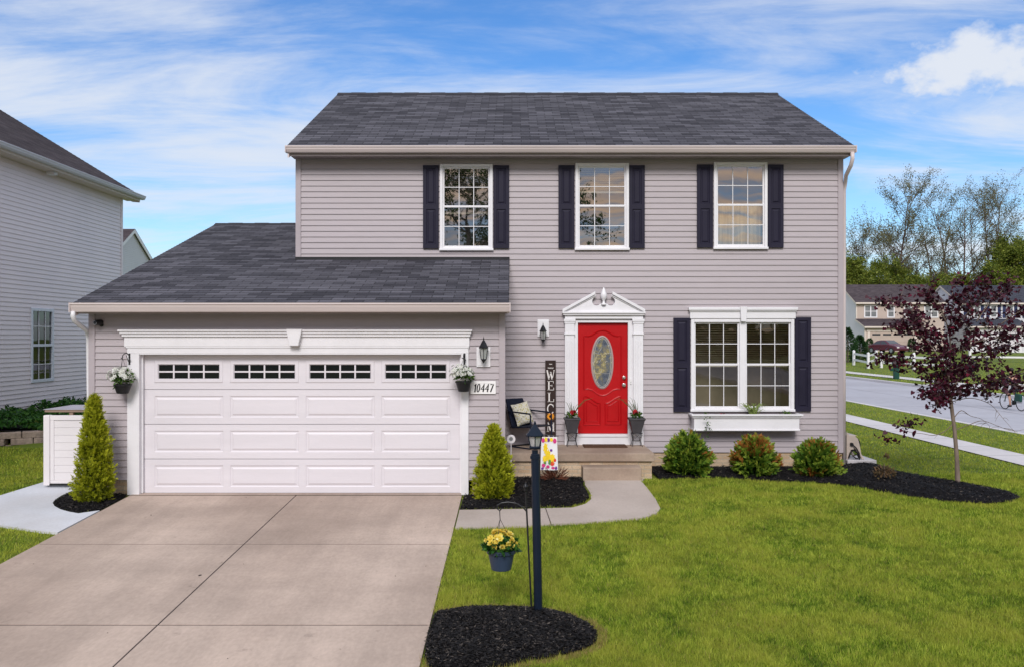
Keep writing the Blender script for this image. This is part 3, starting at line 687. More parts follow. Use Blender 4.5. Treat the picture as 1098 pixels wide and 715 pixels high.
# side and rear walls of the main block
mb.add([(WX1, YM + .02, ZS0), (WX1, 24.4, ZS0), (WX1, 24.4, 5.75), (WX1, 20.2, 7.78), (WX1, YM + .02, 5.75)], [(0, 1, 2, 3, 4)])
mb.add([(WX0, YM + .02, ZS0), (WX0, 24.4, ZS0), (WX0, 24.4, 5.75), (WX0, 20.2, 7.78), (WX0, YM + .02, 5.75)], [(4, 3, 2, 1, 0)])
mb.add([(WX0, 24.4, ZS0), (WX1, 24.4, ZS0), (WX1, 24.4, 5.75), (WX0, 24.4, 5.75)], [(3, 2, 1, 0)])
mb.build('wall', M['siding'], house)
GZ0 = .226
gar_op = (-5.66, -.745, -.05, 2.14)
mb = MB(); lap_wall(mb, GX0 + .02, GX1 - .02, GZ0, 2.735, YG, [gar_op])
sl = (4.84 - 2.885) / (19.4 - 13.12)
gr = lambda y: 2.885 + sl * (y - 13.12) - .05
for k in range(40):
    za = GZ0 + k * .1016; zb_ = za + .1016
    ya = max(YG + .02, (za + .05 - 2.885) / sl + 13.12)
    if ya > 15.98: break
    mb.add([(GX1, ya, za), (GX1, YM - .02, za), (GX1 - .012, YM - .02, zb_), (GX1 - .012, ya, zb_)], [(0, 1, 2, 3)])
    mb.add([(GX1 - .012, ya, za), (GX1 - .012, YM - .02, za), (GX1, YM - .02, za), (GX1, ya, za)], [(0, 1, 2, 3)])
mb.add([(GX0, YG + .02, GZ0), (GX0, 25.3, GZ0), (GX0, 25.3, gr(13.49)), (GX0, 19.4, gr(19.4)), (GX0, YG + .02, gr(13.49))], [(4, 3, 2, 1, 0)])
mb.add([(GX0, 25.3, GZ0), (WX0, 25.3, GZ0), (WX0, 25.3, gr(13.49)), (GX0, 25.3, gr(13.49))], [(3, 2, 1, 0)])
mb.build('garage_wall', M['siding'], house)
# corner posts
for (x0, x1, y0, y1, z0, z1) in ((WX0 - .012, WX0 + .085, YM - .028, YM + .085, 3.6, 5.60), (WX1 - .085, WX1 + .012, YM - .028, YM + .085, ZS0 - .01, 5.60),
                                 (GX0 - .012, GX0 + .085, YG - .028, YG + .085, GZ0 - .01, 2.735), (GX1 - .085, GX1 + .012, YG - .028, YG + .085, GZ0 - .01, 2.735)):
    mb = MB(); mb.box(x0, x1, y0, y1, z0, z1); mb.build('corner_trim', M['siding_post'], house, bevel=.006)
# foundations (brick)
def uv_box(mb, x0, x1, y0, y1, z0, z1):
    vs = [(x0, y0, z0), (x1, y0, z0), (x1, y0, z1), (x0, y0, z1), (x0, y1, z0), (x1, y1, z0), (x1, y1, z1), (x0, y1, z1)]
    fs = [(0, 1, 2, 3), (1, 5, 6, 2), (5, 4, 7, 6), (4, 0, 3, 7), (3, 2, 6, 7)]
    uvs = []
    for f in fs:
        hor = all(vs[i][2] == z1 for i in f)
        uvs.append([(vs[i][0] + (vs[i][1] if not hor else 0), vs[i][1] if hor else vs[i][2]) for i in f])
    mb.add(vs, fs, uvs)
mb = MB(); uv_box(mb, WX0, WX1 - .005, YM + .012, 24.38, -.3, ZS0 - .004); mb.build('foundation', M['stone'], house)
mb = MB(); uv_box(mb, GX0 + .005, -5.83, YG + .012, 25.2, -.3, GZ0 - .004); uv_box(mb, -.60, GX1 - .005, YG + .012, YM - .02, -.3, GZ0 - .004); mb.build('foundation', M['stone'], house)

# roofs
RX0, RX1 = -3.945, 6.005
mb = MB()
roof_slope(mb, lambda y: RX0, lambda y: RX1, 15.60, 5.735, 20.2, 7.905)
roof_slope(mb, lambda y: RX0, lambda y: RX1, 24.8, 5.735, 20.2, 7.905, uo=3.3)
for sx in (RX0, RX1):
    mb.add([(sx, 15.60, 5.735), (sx, 20.2, 7.905), (sx, 20.2, 7.86), (sx, 15.60, 5.69)], [(0, 1, 2, 3)], [[(0, 0)] * 4])
    mb.add([(sx, 24.80, 5.735), (sx, 20.2, 7.905), (sx, 20.2, 7.86), (sx, 24.80, 5.69)], [(0, 1, 2, 3)], [[(0, 0)] * 4])
rf = mb.build('roof', M['shingle'], house)
mb = MB(); nn = 33
for i in range(nn):
    xa, xb = RX0 + (RX1 - RX0) * i / nn - .004, RX0 + (RX1 - RX0) * (i + 1) / nn + .02
    mb.prism_x([(20.05, 7.845), (20.2, 7.93 + .006 * (i % 2)), (20.35, 7.845), (20.2, 7.91)], xa, xb)
mb.build('ridge_cap', M['shutter'] if False else pmat('ridge_shingle', (.035, .034, .042), .9, .3, 5), rf)
GR0, GR1 = -6.46, -.045
mb = MB()
roof_slope(mb, lambda y: GR0, lambda y: GR1 if y < YM - .02 else WX0 - .004, 13.10, 2.888, 19.4, 4.845, uo=1.7)
roof_slope(mb, lambda y: GR0, lambda y: WX0 - .004, 25.7, 2.888, 19.4, 4.845)
for sx in (GR0,):
    mb.add([(sx, 13.10, 2.888), (sx, 19.4, 4.845), (sx, 19.4, 4.79), (sx, 13.10, 2.84)], [(0, 1, 2, 3)], [[(0, 0)] * 4])
mb.add([(GR1, 13.10, 2.888), (GR1, YM - .02, 2.888 + (YM - .02 - 13.1) * sl), (GR1, YM - .02, 2.84 + (YM - .02 - 13.1) * sl), (GR1, 13.10, 2.84)], [(0, 1, 2, 3)], [[(0, 0)] * 4])
rg = mb.build('garage_roof', M['shingle'], house)
mb = MB()
for i in range(9): mb.prism_x([(19.25, 4.80), (19.4, 4.868 + .006 * (i % 2)), (19.55, 4.80), (19.4, 4.85)], GR0 + i * .285 - .004, GR0 + (i + 1) * .285 + .02)
mb.build('ridge_cap', bpy.data.materials['ridge_shingle'], rg)
zf = 2.888 + (YM - 13.1) * sl
mb = MB(); mb.box(WX0 - .01, GR1, YM - .05, YM - .017, zf - .03, zf + .028); mb.build('flashing', M['black'], house)
# rake boards, fascia, soffits
for sx in (RX0 + .004, RX1 - .03):
    mb = MB(); mb.prism_x([(15.62, 5.69), (20.2, 7.855), (24.78, 5.69), (24.78, 5.53), (20.2, 7.70), (15.62, 5.53)], sx, sx + .026); mb.build('rake_board', M['gutter'], house)
mb = MB(); mb.prism_x([(13.13, 2.84), (19.4, 4.79), (25.6, 2.84), (25.6, 2.70), (19.4, 4.65), (13.13, 2.70)], GR0 + .004, GR0 + .03)
mb.build('rake_board', M['gutter'], house); mb = MB()
mb.prism_x([(13.13, 2.835), (15.96, 2.835 + 2.83 * sl), (15.96, 2.70 + 2.83 * sl), (13.45, 2.74), (13.13, 2.74)], GR1 - .027, GR1 - .003)
mb.build('rake_board', M['gutter'], house)
def soffit(x0, x1, y0, y1, z):
    mb = MB(); n = int((x1 - x0) / .1); w = (x1 - x0) / n
    for i in range(n):
        a = x0 + i * w
        mb.box(a + .006, a + w, y0, y1, z, z + .02)
    mb.box(x0, x1, y0, y1, z + .012, z + .03)
    mb.box(x0, x1, y0 - .02, y0, z - .012, z + .13)
    return mb
soffit(RX0 + .03, RX1 - .03, 15.68, YM + .0, 5.577).build('soffit', M['soffit'], house)
soffit(GR0 + .03, GR1 - .03, 13.17, YG, 2.737).build('soffit', M['soffit'], house)
def gutter(x0, x1, yb, zt, h=.115, d=.12):
    mb = MB()
    prof = [(yb, zt - .004), (yb - d + .012, zt - .004), (yb - d + .012, zt), (yb - d, zt), (yb - d, zt - .022), (yb - d + .014, zt - .034), (yb - d + .02, zt - .06), (yb - d + .045, zt - h + .012), (yb - d + .055, zt - h), (yb, zt - h)]
    mb.prism_x(prof, x0, x1); mb.box(x0 - .004, x0 + .01, yb - d - .004, yb, zt - h - .003, zt + .003); mb.box(x1 - .01, x1 + .004, yb - d - .004, yb, zt - h - .003, zt + .003)
    return mb
gutter(RX0 - .02, RX1 + .02, 15.66, 5.728, .112).build('gutter', M['gutter'], house, bevel=.004)
gutter(GR0 - .03, GR1 + .02, 13.15, 2.882, .135).build('gutter', M['gutter'], house, bevel=.004)
def downspout(pts, w=.075, d=.055):
    mb = MB(); mb.tube(pts, w / 2, 12); return mb
zb = 5.62
downspout([(5.97, 15.60, zb), (5.97, 15.60, zb - .12), (5.965, 15.66, zb - .22), (5.955, 15.86, zb - .36), (5.99, 15.98, zb - .45), (5.99, 16.05, zb - .6), (5.99, 16.06, 2), (5.99, 16.06, .1)], .07).build('downspout', M['gutter'], house, smooth=True)
zb = 2.76
downspout([(-6.46, 13.09, zb), (-6.46, 13.09, zb - .07), (-6.46, 13.13, zb - .13), (-6.445, 13.33, zb - .22), (-6.445, 13.50, zb - .28), (-6.445, 13.54, zb - .38), (-6.445, 13.56, 1.5), (-6.445, 13.56, .05)], .07).build('downspout', M['white'], house, smooth=True)

# windows ------------------------------------------------------------------
def window(parent, x0, x1, z0, z1, Y, fw=.052, cols=3, rows=2, blinds=None, curtain=None, sash_split=.5, mullions=(), pane='pane', room='room'):
    """double-hung unit(s): casing > sash, grille, pane, blind, curtain, room behind"""
    mb = MB(); yo = Y - .045
    mb.box(x0, x0 + fw, yo, Y + .07, z0, z1); mb.box(x1 - fw, x1, yo, Y + .07, z0, z1)
    mb.box(x0 + fw, x1 - fw, yo, Y + .07, z1 - fw, z1)
    mb.box(x0 + fw, x1 - fw, yo, Y + .07, z0, z0 + fw * .8); mb.box(x0 - .012, x1 + .012, yo - .02, yo - .002, z0 - .012, z0 + fw * .55)
    for a, b in mullions: mb.box(a, b, yo - .004, Y + .07, z0 + fw * .8, z1 - fw)
    wn = mb.build('window', M['white'], parent, bevel=.006)
    edges = [x0 + fw] + [v for m_ in mullions for v in m_] + [x1 - fw]
    for u in range(0, len(edges), 2):
        a, b = edges[u], edges[u + 1]; zb, zt = z0 + fw * .8, z1 - fw; zm = zb + (zt - zb) * sash_split; s = .028
        for (c, d, yf, lower) in ((zm + .002, zt, Y - .005, 0), (zb, zm + .034, Y - .022, 1)):
            mb = MB(); r = s * 1.25 if lower else s
            mb.box(a, a + s, yf, yf + .03, c, d); mb.box(b - s, b, yf, yf + .03, c, d)
            mb.box(a + s, b - s, yf, yf + .03, d - s * (1.3 if lower else 1), d); mb.box(a + s, b - s, yf, yf + .03, c, c + r)
            mb.build('sash', M['white'], wn, bevel=.004)
            ga, gb, gc, gd = a + s, b - s, c + r, d - s
            mb = MB()
            for i in range(1, cols): x = ga + (gb - ga) * i / cols; mb.box(x - .006, x + .006, yf + .004, yf + .013, gc, gd)
            for j in range(1, rows): z = gc + (gd - gc) * j / rows; mb.box(ga, gb, yf + .005, yf + .012, z - .006, z + .006)
            mb.build('grille', M['white'], wn)
            mb = MB(); t = random.uniform(-.002, .002)
            mb.add([(ga, yf + .016 + t, gc), (gb, yf + .016 - t, gc), (gb, yf + .016 - t, gd), (ga, yf + .016 + t, gd)], [(0, 1, 2, 3)])
            mb.build('pane', M[pane], wn)
        if blinds:
            lo = zt - (zt - zb) * blinds; mb = MB(); z = zt - .03
            while z > lo:
                mb.add([(a + .01, Y + .10, z + .006), (b - .01, Y + .10, z + .006), (b - .01, Y + .135, z - .010), (a + .01, Y + .135, z - .010)], [(0, 1, 2, 3)]); z -= .040
            mb.box(a + .005, b - .005, Y + .09, Y + .14, zt - .03, zt); mb.box(a + .005, b - .005, Y + .10, Y + .135, lo - .03, lo)
            mb.build('blind', M['blind'], wn)
        if curtain:
            mb = MB(); zc = zb + (zt - zb) * curtain; n = 26
            for i in range(n):
                xa, xb = a + (b - a) * i / n, a + (b - a) * (i + 1) / n
                ya, yb = Y + .2 + .03 * math.sin(i * 1.3), Y + .2 + .03 * math.sin((i + 1) * 1.3)
                mb.add([(xa, ya, zb), (xb, yb, zb), (xb, yb, zc), (xa, ya, zc)], [(0, 1, 2, 3)])
            mb.build('curtain', M['curtain'], wn, smooth=True)
    mb = MB(); q = .25; ya, yb = Y + .071, Y + 1.6
    a, b, c, d = x0 - q, x1 + q, z0 - q, z1 + q
    mb.add([(a, ya, c), (b, ya, c), (b, ya, d), (a, ya, d), (a, yb, c), (b, yb, c), (b, yb, d), (a, yb, d)], [(4, 5, 6, 7), (0, 4, 7, 3), (1, 2, 6, 5), (0, 1, 5, 4), (3, 7, 6, 2)])
    mb.build('room', M[room], wn)
    return wn
window(house, *win_up[0], YM, blinds=.55)
window(house, *win_up[1], YM, blinds=.30)
window(house, *win_up[2], YM, curtain=.55)
xm = (win_low[0] + win_low[1]) / 2
window(house, *win_low[:3], win_low[3] - .01, YM, fw=.06, mullions=[(xm - .055, xm + .055)], blinds=.50, pane='pane_low', room='room_glow')
mb = MB()
mb.box(win_low[0] - .02, win_low[1] + .02, YM - .06, YM - .0, win_low[3] - .005, mz(333)); mb.box(win_low[0] - .05, win_low[1] + .05, YM - .10, YM, mz(333) + .001, mz(330))
mb.box(win_low[0] - .035, win_low[1] + .035, YM - .08, YM, mz(334.5), mz(333))
mb.prism([(xm - .045, win_low[3] - .06), (xm + .045, win_low[3] - .06), (xm + .062, mz(330) + .01), (xm - .062, mz(330) + .01)], YM - .12, YM - .02)
mb.build('window_header', M['white'], house, bevel=.006)
# shutters
def shutter(x0, x1, z0, z1, Y):
    mb = MB(); w = x1 - x0; h = z1 - z0; yf = Y - .05
    st = .058
    p1 = (x0 + st, x1 - st, z0 + .075, z0 + h * .47); p2 = (x0 + st, x1 - st, z0 + h * .53, z1 - .06)
    relief_face(mb, x0, x1, z0, z1, yf, [p1, p2], [(.010, .014), (.022, .014), (.045, .002), (.05, .002)])
    mb.add([(x0, yf, z0), (x1, yf, z0), (x1, yf, z1), (x0, yf, z1), (x0, Y, z0), (x1, Y, z0), (x1, Y, z1), (x0, Y, z1)], [(0, 4, 5, 1), (1, 5, 6, 2), (2, 6, 7, 3), (3, 7, 4, 0)])
    return mb.build('shutter', M['shutter'], house)
for a, b, t, bt in ((453.8, 470.6, 178, 266.8), (529, 546, 178, 266.8), (598.7, 615.8, 178, 266.5), (674.4, 691, 178, 266.5), (747, 764, 177.3, 266), (822.8, 839.4, 177.3, 266), (721.8, 739.6, 340.8, 441), (851.6, 868.8, 340.3, 440.5)):
    shutter(mx(a), mx(b), mz(bt), mz(t), YM)
# flower box under the front window
bx0, bx1 = mx(741), mx(852)
mb = MB(); yb0 = YM - .27
mb.add([], [])
t = .02; zt_, zb_ = mz(444), mz(459.5)
mb.box(bx0, bx1, yb0, yb0 + t, zb_, zt_); mb.box(bx0, bx1, YM - .04, YM - .02, zb_, zt_); mb.box(bx0, bx0 + t, yb0 + t, YM - .04, zb_, zt_); mb.box(bx1 - t, bx1, yb0 + t, YM - .04, zb_, zt_); mb.box(bx0 + t, bx1 - t, yb0 + t, YM - .04, zb_, zb_ + .02)
for (ex, zz, h) in ((.055, zt_, .03), (.035, zt_ - .025, .024), (.018, zt_ - .045, .02), (.012, zb_ - .006, .03)):
    mb.box(bx0 - ex, bx1 + ex, yb0 - ex, yb0 - .001, zz, zz + h); mb.box(bx0 - ex, bx0 - .001, yb0, YM - .02, zz, zz + h); mb.box(bx1 + .001, bx1 + ex, yb0, YM - .02, zz, zz + h)
fb = mb.build('flower_box', M['white'], house, bevel=.005)
mb = MB(); mb.box(bx0 + .03, bx1 - .03, yb0 + .03, YM - .05, zt_ - .10, zt_ - .03); mb.build('soil', M['mulch'], fb)

# front door -----------------------------------------------------------------
dx0, dx1, dz0, dz1 = door_op[0], door_op[1], mz(464.5), mz(346)
DY = YM + .035
mb = MB(); dw, dh = dx1 - dx0, dz1 - dz0; dcx = (dx0 + dx1) / 2
mb.box(dx0 + .002, dx1 - .002, DY, DY + .045, dz0, dz1)
dr = mb.build('front_door', M['red'], house, bevel=.003)
def molding(mb, pts, Y, w=.016, d=.012, closed=False):
    pts = [Vector((p[0], Y, p[1])) for p in pts]; n = len(pts); L_ = []; 
    for i, p in enumerate(pts):
        a = pts[(i - 1) % n] if closed or i > 0 else p; b = pts[(i + 1) % n] if closed or i < n - 1 else p
        t = (b - a); t.normalize(); s = Vector((t.z, 0, -t.x)) * w
        L_.append((p - s, p - s * .45 + Vector((0, -d, 0)), p + s * .3 + Vector((0, -d * .6, 0)), p + s))
    vs = [q for r_ in L_ for q in r_]; fs = []
    for i in range(n if closed else n - 1):
        j = (i + 1) % n
        for k in range(3): fs.append((i * 4 + k, j * 4 + k, j * 4 + k + 1, i * 4 + k + 1))
    mb.add(vs, fs)
def dpt(u, v): return (dx0 + u * dw, dz1 - v * dh)       # u to the right, v down, both 0..1
mb = MB()
up = [dpt(.13, .12), dpt(.21, .122), dpt(.28, .115), dpt(.36, .09), dpt(.43, .074), dpt(.5, .07), dpt(.57, .074), dpt(.64, .09), dpt(.72, .115), dpt(.79, .122), dpt(.87, .12),
      dpt(.87, .60), dpt(.79, .595), dpt(.71, .605), dpt(.62, .635), dpt(.56, .65), dpt(.5, .655), dpt(.44, .65), dpt(.38, .635), dpt(.29, .605), dpt(.21, .595), dpt(.13, .60)]
molding(mb, up, DY - .001, closed=True)
for s in (0, 1):
    f = (lambda u: u) if s == 0 else (lambda u: 1 - u)
    lp = [dpt(f(.13), .665), dpt(f(.18), .665), dpt(f(.26), .685), dpt(f(.34), .71), dpt(f(.40), .725), dpt(f(.445), .725), dpt(f(.445), .92), dpt(f(.13), .92)]
    molding(mb, lp, DY - .001, closed=True)
    lp2 = [dpt(f(.18), .70), dpt(f(.25), .715), dpt(f(.33), .74), dpt(f(.395), .752), dpt(f(.40), .89), dpt(f(.18), .89)]
    molding(mb, lp2, DY - .001, .010, .008, closed=True)
mb.build('door_molding', M['red'], dr)
ocx, ocz, orx, orz = dpt(.493, .5)[0], dpt(0, .357)[1], .178, .455
oval = lambda k, n=48: [(ocx + orx * k * math.cos(2 * PI * i / n), ocz + orz * (1 + (k - 1) * orx / orz) * math.sin(2 * PI * i / n)) for i in range(n)]
mb = MB(); mb.prism(oval(1.0), DY - .006, DY - .002); mb.build('oval_glass', M['reflection_glass'], dr)
mb = MB(); molding(mb, oval(1.06), DY - .003, .016, .016, True); mb.build('oval_frame', pmat('oval_frame_paint', (.40, .30, .29), .35, .05), dr)
mb = MB()
for k in (.99, .86): mb.tube([(x, DY - .008, z) for x, z in oval(k)] + [(oval(k)[0][0], DY - .008, oval(k)[0][1])], .004, 6)
for i in range(0, 48, 3):
    a, b = oval(.99)[i], oval(.86)[i]; mb.tube([(a[0], DY - .008, a[1]), (b[0], DY - .008, b[1])], .003, 5)
dm = lambda cx, cz, rx, rz: mb.tube([(cx - rx, DY - .008, cz), (cx, DY - .008, cz + rz), (cx + rx, DY - .008, cz), (cx, DY - .008, cz - rz), (cx - rx, DY - .008, cz)], .003, 5)
dm(ocx, ocz, .055, .09); dm(ocx, ocz + .20, .05, .08); dm(ocx, ocz - .20, .05, .08); dm(ocx - .08, ocz, .028, .028); dm(ocx + .08, ocz, .028, .028); dm(ocx, ocz, .148, .31)
for s in (-1, 1):
    mb.tube([(ocx + s * .14, DY - .008, ocz + .17), (ocx, DY - .008, ocz + .14), (ocx, DY - .008, ocz + .37)], .003, 5)
    mb.tube([(ocx + s * .14, DY - .008, ocz - .20), (ocx, DY - .008, ocz - .20), (ocx, DY - .008, ocz - .38)], .003, 5)
mb.build('leaded_came', M['lead'], dr)
kx = mx(669.3)
for nm, zz, rr in (('deadbolt', mz(404.5), .026), ('doorknob', mz(412.5), .030)):
    mb = MB(); mb.tube([(kx, DY + .0, zz), (kx, DY - .012, zz)], rr + .006, 16); mb.tube([(kx, DY - .012, zz), (kx, DY - .03, zz), (kx, DY - .045, zz), (kx, DY - .055, zz)], [rr * .5, rr * .8, rr, rr * .7], 16)
    mb.build(nm, M['steel'], dr, smooth=False, bevel=.003)
# surround: casing, pilasters, sill, broken pediment with an urn
mb = MB(); Yf = YM - .05
cx0, cx1 = mx(605.5), mx(689)
mb.box(mx(615.5), dx0, YM - .03, DY + .04, PZ, dz1 + .05); mb.box(dx1, mx(678.5), YM - .03, DY + .04, PZ, dz1 + .05); mb.box(dx0, dx1, YM - .03, DY + .04, dz1, dz1 + .05)
zc = mz(341)
for a, b in ((cx0, mx(615.5)), (mx(678.5), cx1)):
    mb.box(a, b - .001, Yf - .03, YM, PZ, zc - .30); mb.box(a - .006, b + .005, Yf - .05, YM, PZ + .0015, PZ + .24)
    for q in range(3):
        xx = a + (b - a) * (.24 + .26 * q); mb.box(xx - .008, xx + .008, Yf - .037, Yf - .031, PZ + .30, zc - .40)
    for (zz, hh, e) in ((zc - .30, .03, .012), (zc - .27, .17, .0), (zc - .10, .035, .010), (zc - .065, .045, .02)):
        mb.box(a - e, b + e, Yf - .034 - e, YM, zz + .0005, zz + hh)
mb.box(cx0, cx1, Yf - .02, YM, zc - .019, zc + .06); mb.box(cx0 - .02, cx1 + .02, Yf - .05, YM, zc + .061, zc + .09)
mb.box(dx0 - .03, dx1 + .03, YM - .06, DY + .045, PZ + .0, dz0 - .004); mb.box(dx0 + .001, dx1 - .001, YM - .075, YM - .062, dz0 - .05, dz0 - .004)
ds = mb.build('door_surround', M['white'], house, bevel=.006)
mb = MB()
pp = lambda px, py: (mx(px), mz(py))
def arc(cx, cy, r, a0, a1, n=14): return [pp(cx + r * math.cos(R(a0 + (a1 - a0) * i / n)), cy - r * math.sin(R(a0 + (a1 - a0) * i / n))) for i in range(n + 1)]
poly = [pp(604, 335.5), pp(690, 335.5), pp(690, 333.5), pp(656.5, 315.2)] + arc(654.3, 323.6, 4.6, 80, -150) + [pp(648.5, 327.5), pp(648.5, 329), pp(645, 329), pp(645, 327.5)] + [(2 * mx(646.75) - x, z) for x, z in arc(654.3, 323.6, 4.6, 80, -150)[::-1]] + [pp(637, 315.2), pp(603.8, 333.5)]
mb.prism(poly, YM - .085, YM - .0)
for s in (0, 1):
    q = [pp(690.8, 332.0), pp(655.8, 313.0), pp(655.8, 316.2), pp(690.8, 335.4)]
    if s: q = [(2 * mx(646.75) - x, z) for x, z in q][::-1]
    mb.prism(q, YM - .13, YM - .086)
    q = [pp(688.5, 334.0), pp(655.0, 316.3), pp(655.0, 317.6), pp(686, 334.0)]
    if s: q = [(2 * mx(646.75) - x, z) for x, z in q][::-1]
    mb.prism(q, YM - .105, YM - .0865)
mb.box(mx(602.6), mx(691.2), YM - .13, YM - .0005, mz(336.4), mz(334.6)); mb.box(mx(603.6), mx(690.2), YM - .11, YM - .0006, mz(338.2), mz(336.42))
mb.build('pediment', M['white'], ds, bevel=.004)
mb = MB(); mb.lathe([(.02, 0), (.045, .01), (.045, .03), (.022, .05), (.02, .09), (.045, .12), (.058, .17), (.055, .21), (.04, .24), (.035, .255), (.03, .28), (.014, .31), (.004, .325)], (mx(646.75), YM - .09, mz(328)), 20)
mb.build('finial', M['white'], ds, smooth=True)
mb = MB(); mb.box(mx(675.2), mx(676.8), YM - .052, YM - .031, mz(411), mz(405)); db = mb.build('doorbell', M['plaque'], house, bevel=.004)
mb = MB(); mb.tube([(mx(676), YM - .053, mz(409)), (mx(676), YM - .057, mz(409))], .006, 10); mb.build('button', M['black'], db)

# porch ------------------------------------------------------------------
PYF, PXR = 14.75, X_(702, 14.75)
mb = MB(); mb.box(GX1 + .02, PXR, PYF, YM + .005, PZ - .135, PZ)
po = mb.build('porch', M['porch'], house, bevel=.012)
mb = MB(); uv_box(mb, GX1 + .02, PXR - .04, PYF + .05, YM - .0, -.2, PZ - .136); mb.build('brick_base', M['stone'], po)
mb = MB(); mb.box(X_(625, 14.45), X_(688, 14.45), 14.44, PYF + .04, -.1, .275); mb.build('step', M['porch'], po, bevel=.015)

# garage door and its trim ---------------------------------------------------
gx0, gx1, gz1 = -5.64, -.764, 2.12
gd_y = YG + .10
mb = MB(); hsec = gz1 / 4; gw = gx1 - gx0; pw = gw / 4
mb.box(gx0 - .02, gx1 + .02, gd_y + .03, gd_y + .06, -.0, gz1 + .02)
wins = []
for r in range(4):
    z0, z1 = r * hsec + .004, (r + 1) * hsec - .004
    pans = []
    for c in range(4):
        a = gx0 + c * pw + .19 - .055 * c + (0.03 if c else 0) * 0; b = a + 1.06
        a = gx0 + (162.5 + c * 81.7 - 150) / 70.7; b = a + 74.5 / 70.7
        pans.append((a, b, z0 + .10, z1 - .095))
    if r == 3:
        pans = [(a - .0, b + .0, z0 + .095, z1 - .085) for a, b, _, _ in pans]
        relief_face(mb, gx0, gx1, z0, z1, gd_y, pans, [(.014, -.010), (.055, -.010), (.068, .012)]); wins = [(p[0] + .068, p[1] - .068, p[2] + .068, p[3] - .068) for p in pans]
    else:
        relief_face(mb, gx0, gx1, z0, z1, gd_y, pans, [(.014, .010), (.030, .010), (.055, -.001)])
    mb.add([(gx0, gd_y, z0), (gx1, gd_y, z0), (gx1, gd_y + .03, z0 - .0), (gx0, gd_y + .03, z0)], [(0, 1, 2, 3)]); mb.add([(gx0, gd_y, z1), (gx1, gd_y, z1), (gx1, gd_y + .03, z1), (gx0, gd_y + .03, z1)], [(0, 1, 2, 3)])
gdoor = mb.build('garage_door', M['white_garage'], house)
for (a, b, c, d) in wins:
    mb = MB(); mb.add([(a, gd_y + .010, c), (b, gd_y + .010, c), (b, gd_y + .010, d), (a, gd_y + .010, d)], [(0, 1, 2, 3)])
    w_ = mb.build('door_window', pmat('garage_window_glass', (.006, .007, .010), .07, .1, spec=.5) if 'garage_window_glass' not in bpy.data.materials else bpy.data.materials['garage_window_glass'], gdoor)
    mb = MB()
    for i in range(1, 4): x = a + (b - a) * i / 4; mb.box(x - .012, x + .012, gd_y - .004, gd_y + .009, c, d)
    z = (c + d) / 2; mb.box(a, b, gd_y - .003, gd_y + .0085, z - .012, z + .012)
    mb.build('window_grille', M['white_garage'], gdoor, bevel=.003)
mb = MB(); mb.box(gx0, gx1, gd_y - .006, gd_y + .02, -.0, .014); mb.build('bottom_seal', M['rubber'], gdoor)
gX = lambda px: X_(px, YG)
gZ = lambda py: Z_(py, YG)
mb = MB()
mb.box(gX(137.3), gX(150.2), YG - .035, YG + .095, .0, gZ(379)); mb.box(gX(494.6), gX(502.5), YG - .035, YG + .095, .0, gZ(379))
mb.box(gX(150.4), gX(494.4), YG - .034, YG + .095, gz1 + .002, gZ(379) + .0)
mb.box(gX(137.3), gX(502.5), YG - .036, YG + .06, gZ(379) + .001, gZ(371.5))
mb.box(gX(134.5), gX(503.5), YG - .05, YG, gZ(371.4), gZ(361)); 
mb.box(gX(132.5), gX(504.5), YG - .075, YG, gZ(360.95), gZ(358)); mb.box(gX(130.8), gX(505.5), YG - .095, YG, gZ(357.95), gZ(355.6)); mb.box(gX(129.2), gX(506.5), YG - .115, YG, gZ(355.55), gZ(353.4))
mb.box(gX(136), gX(503), YG - .046, YG - .0365, gZ(373), gZ(371.5))
for (a, b) in ((150.2, 152.0), (492.8, 494.6)): mb.box(gX(a), gX(b), YG + .04, YG + .09, .016, gz1)
gt = mb.build('garage_trim', M['white'], house, bevel=.007)
mb = MB(); mb.prism([(gX(312.5), gZ(370.5)), (gX(322), gZ(370.5)), (gX(326), gZ(353)), (gX(309), gZ(353))], YG - .14, YG - .05); mb.build('keystone', M['white'], gt, bevel=.008)

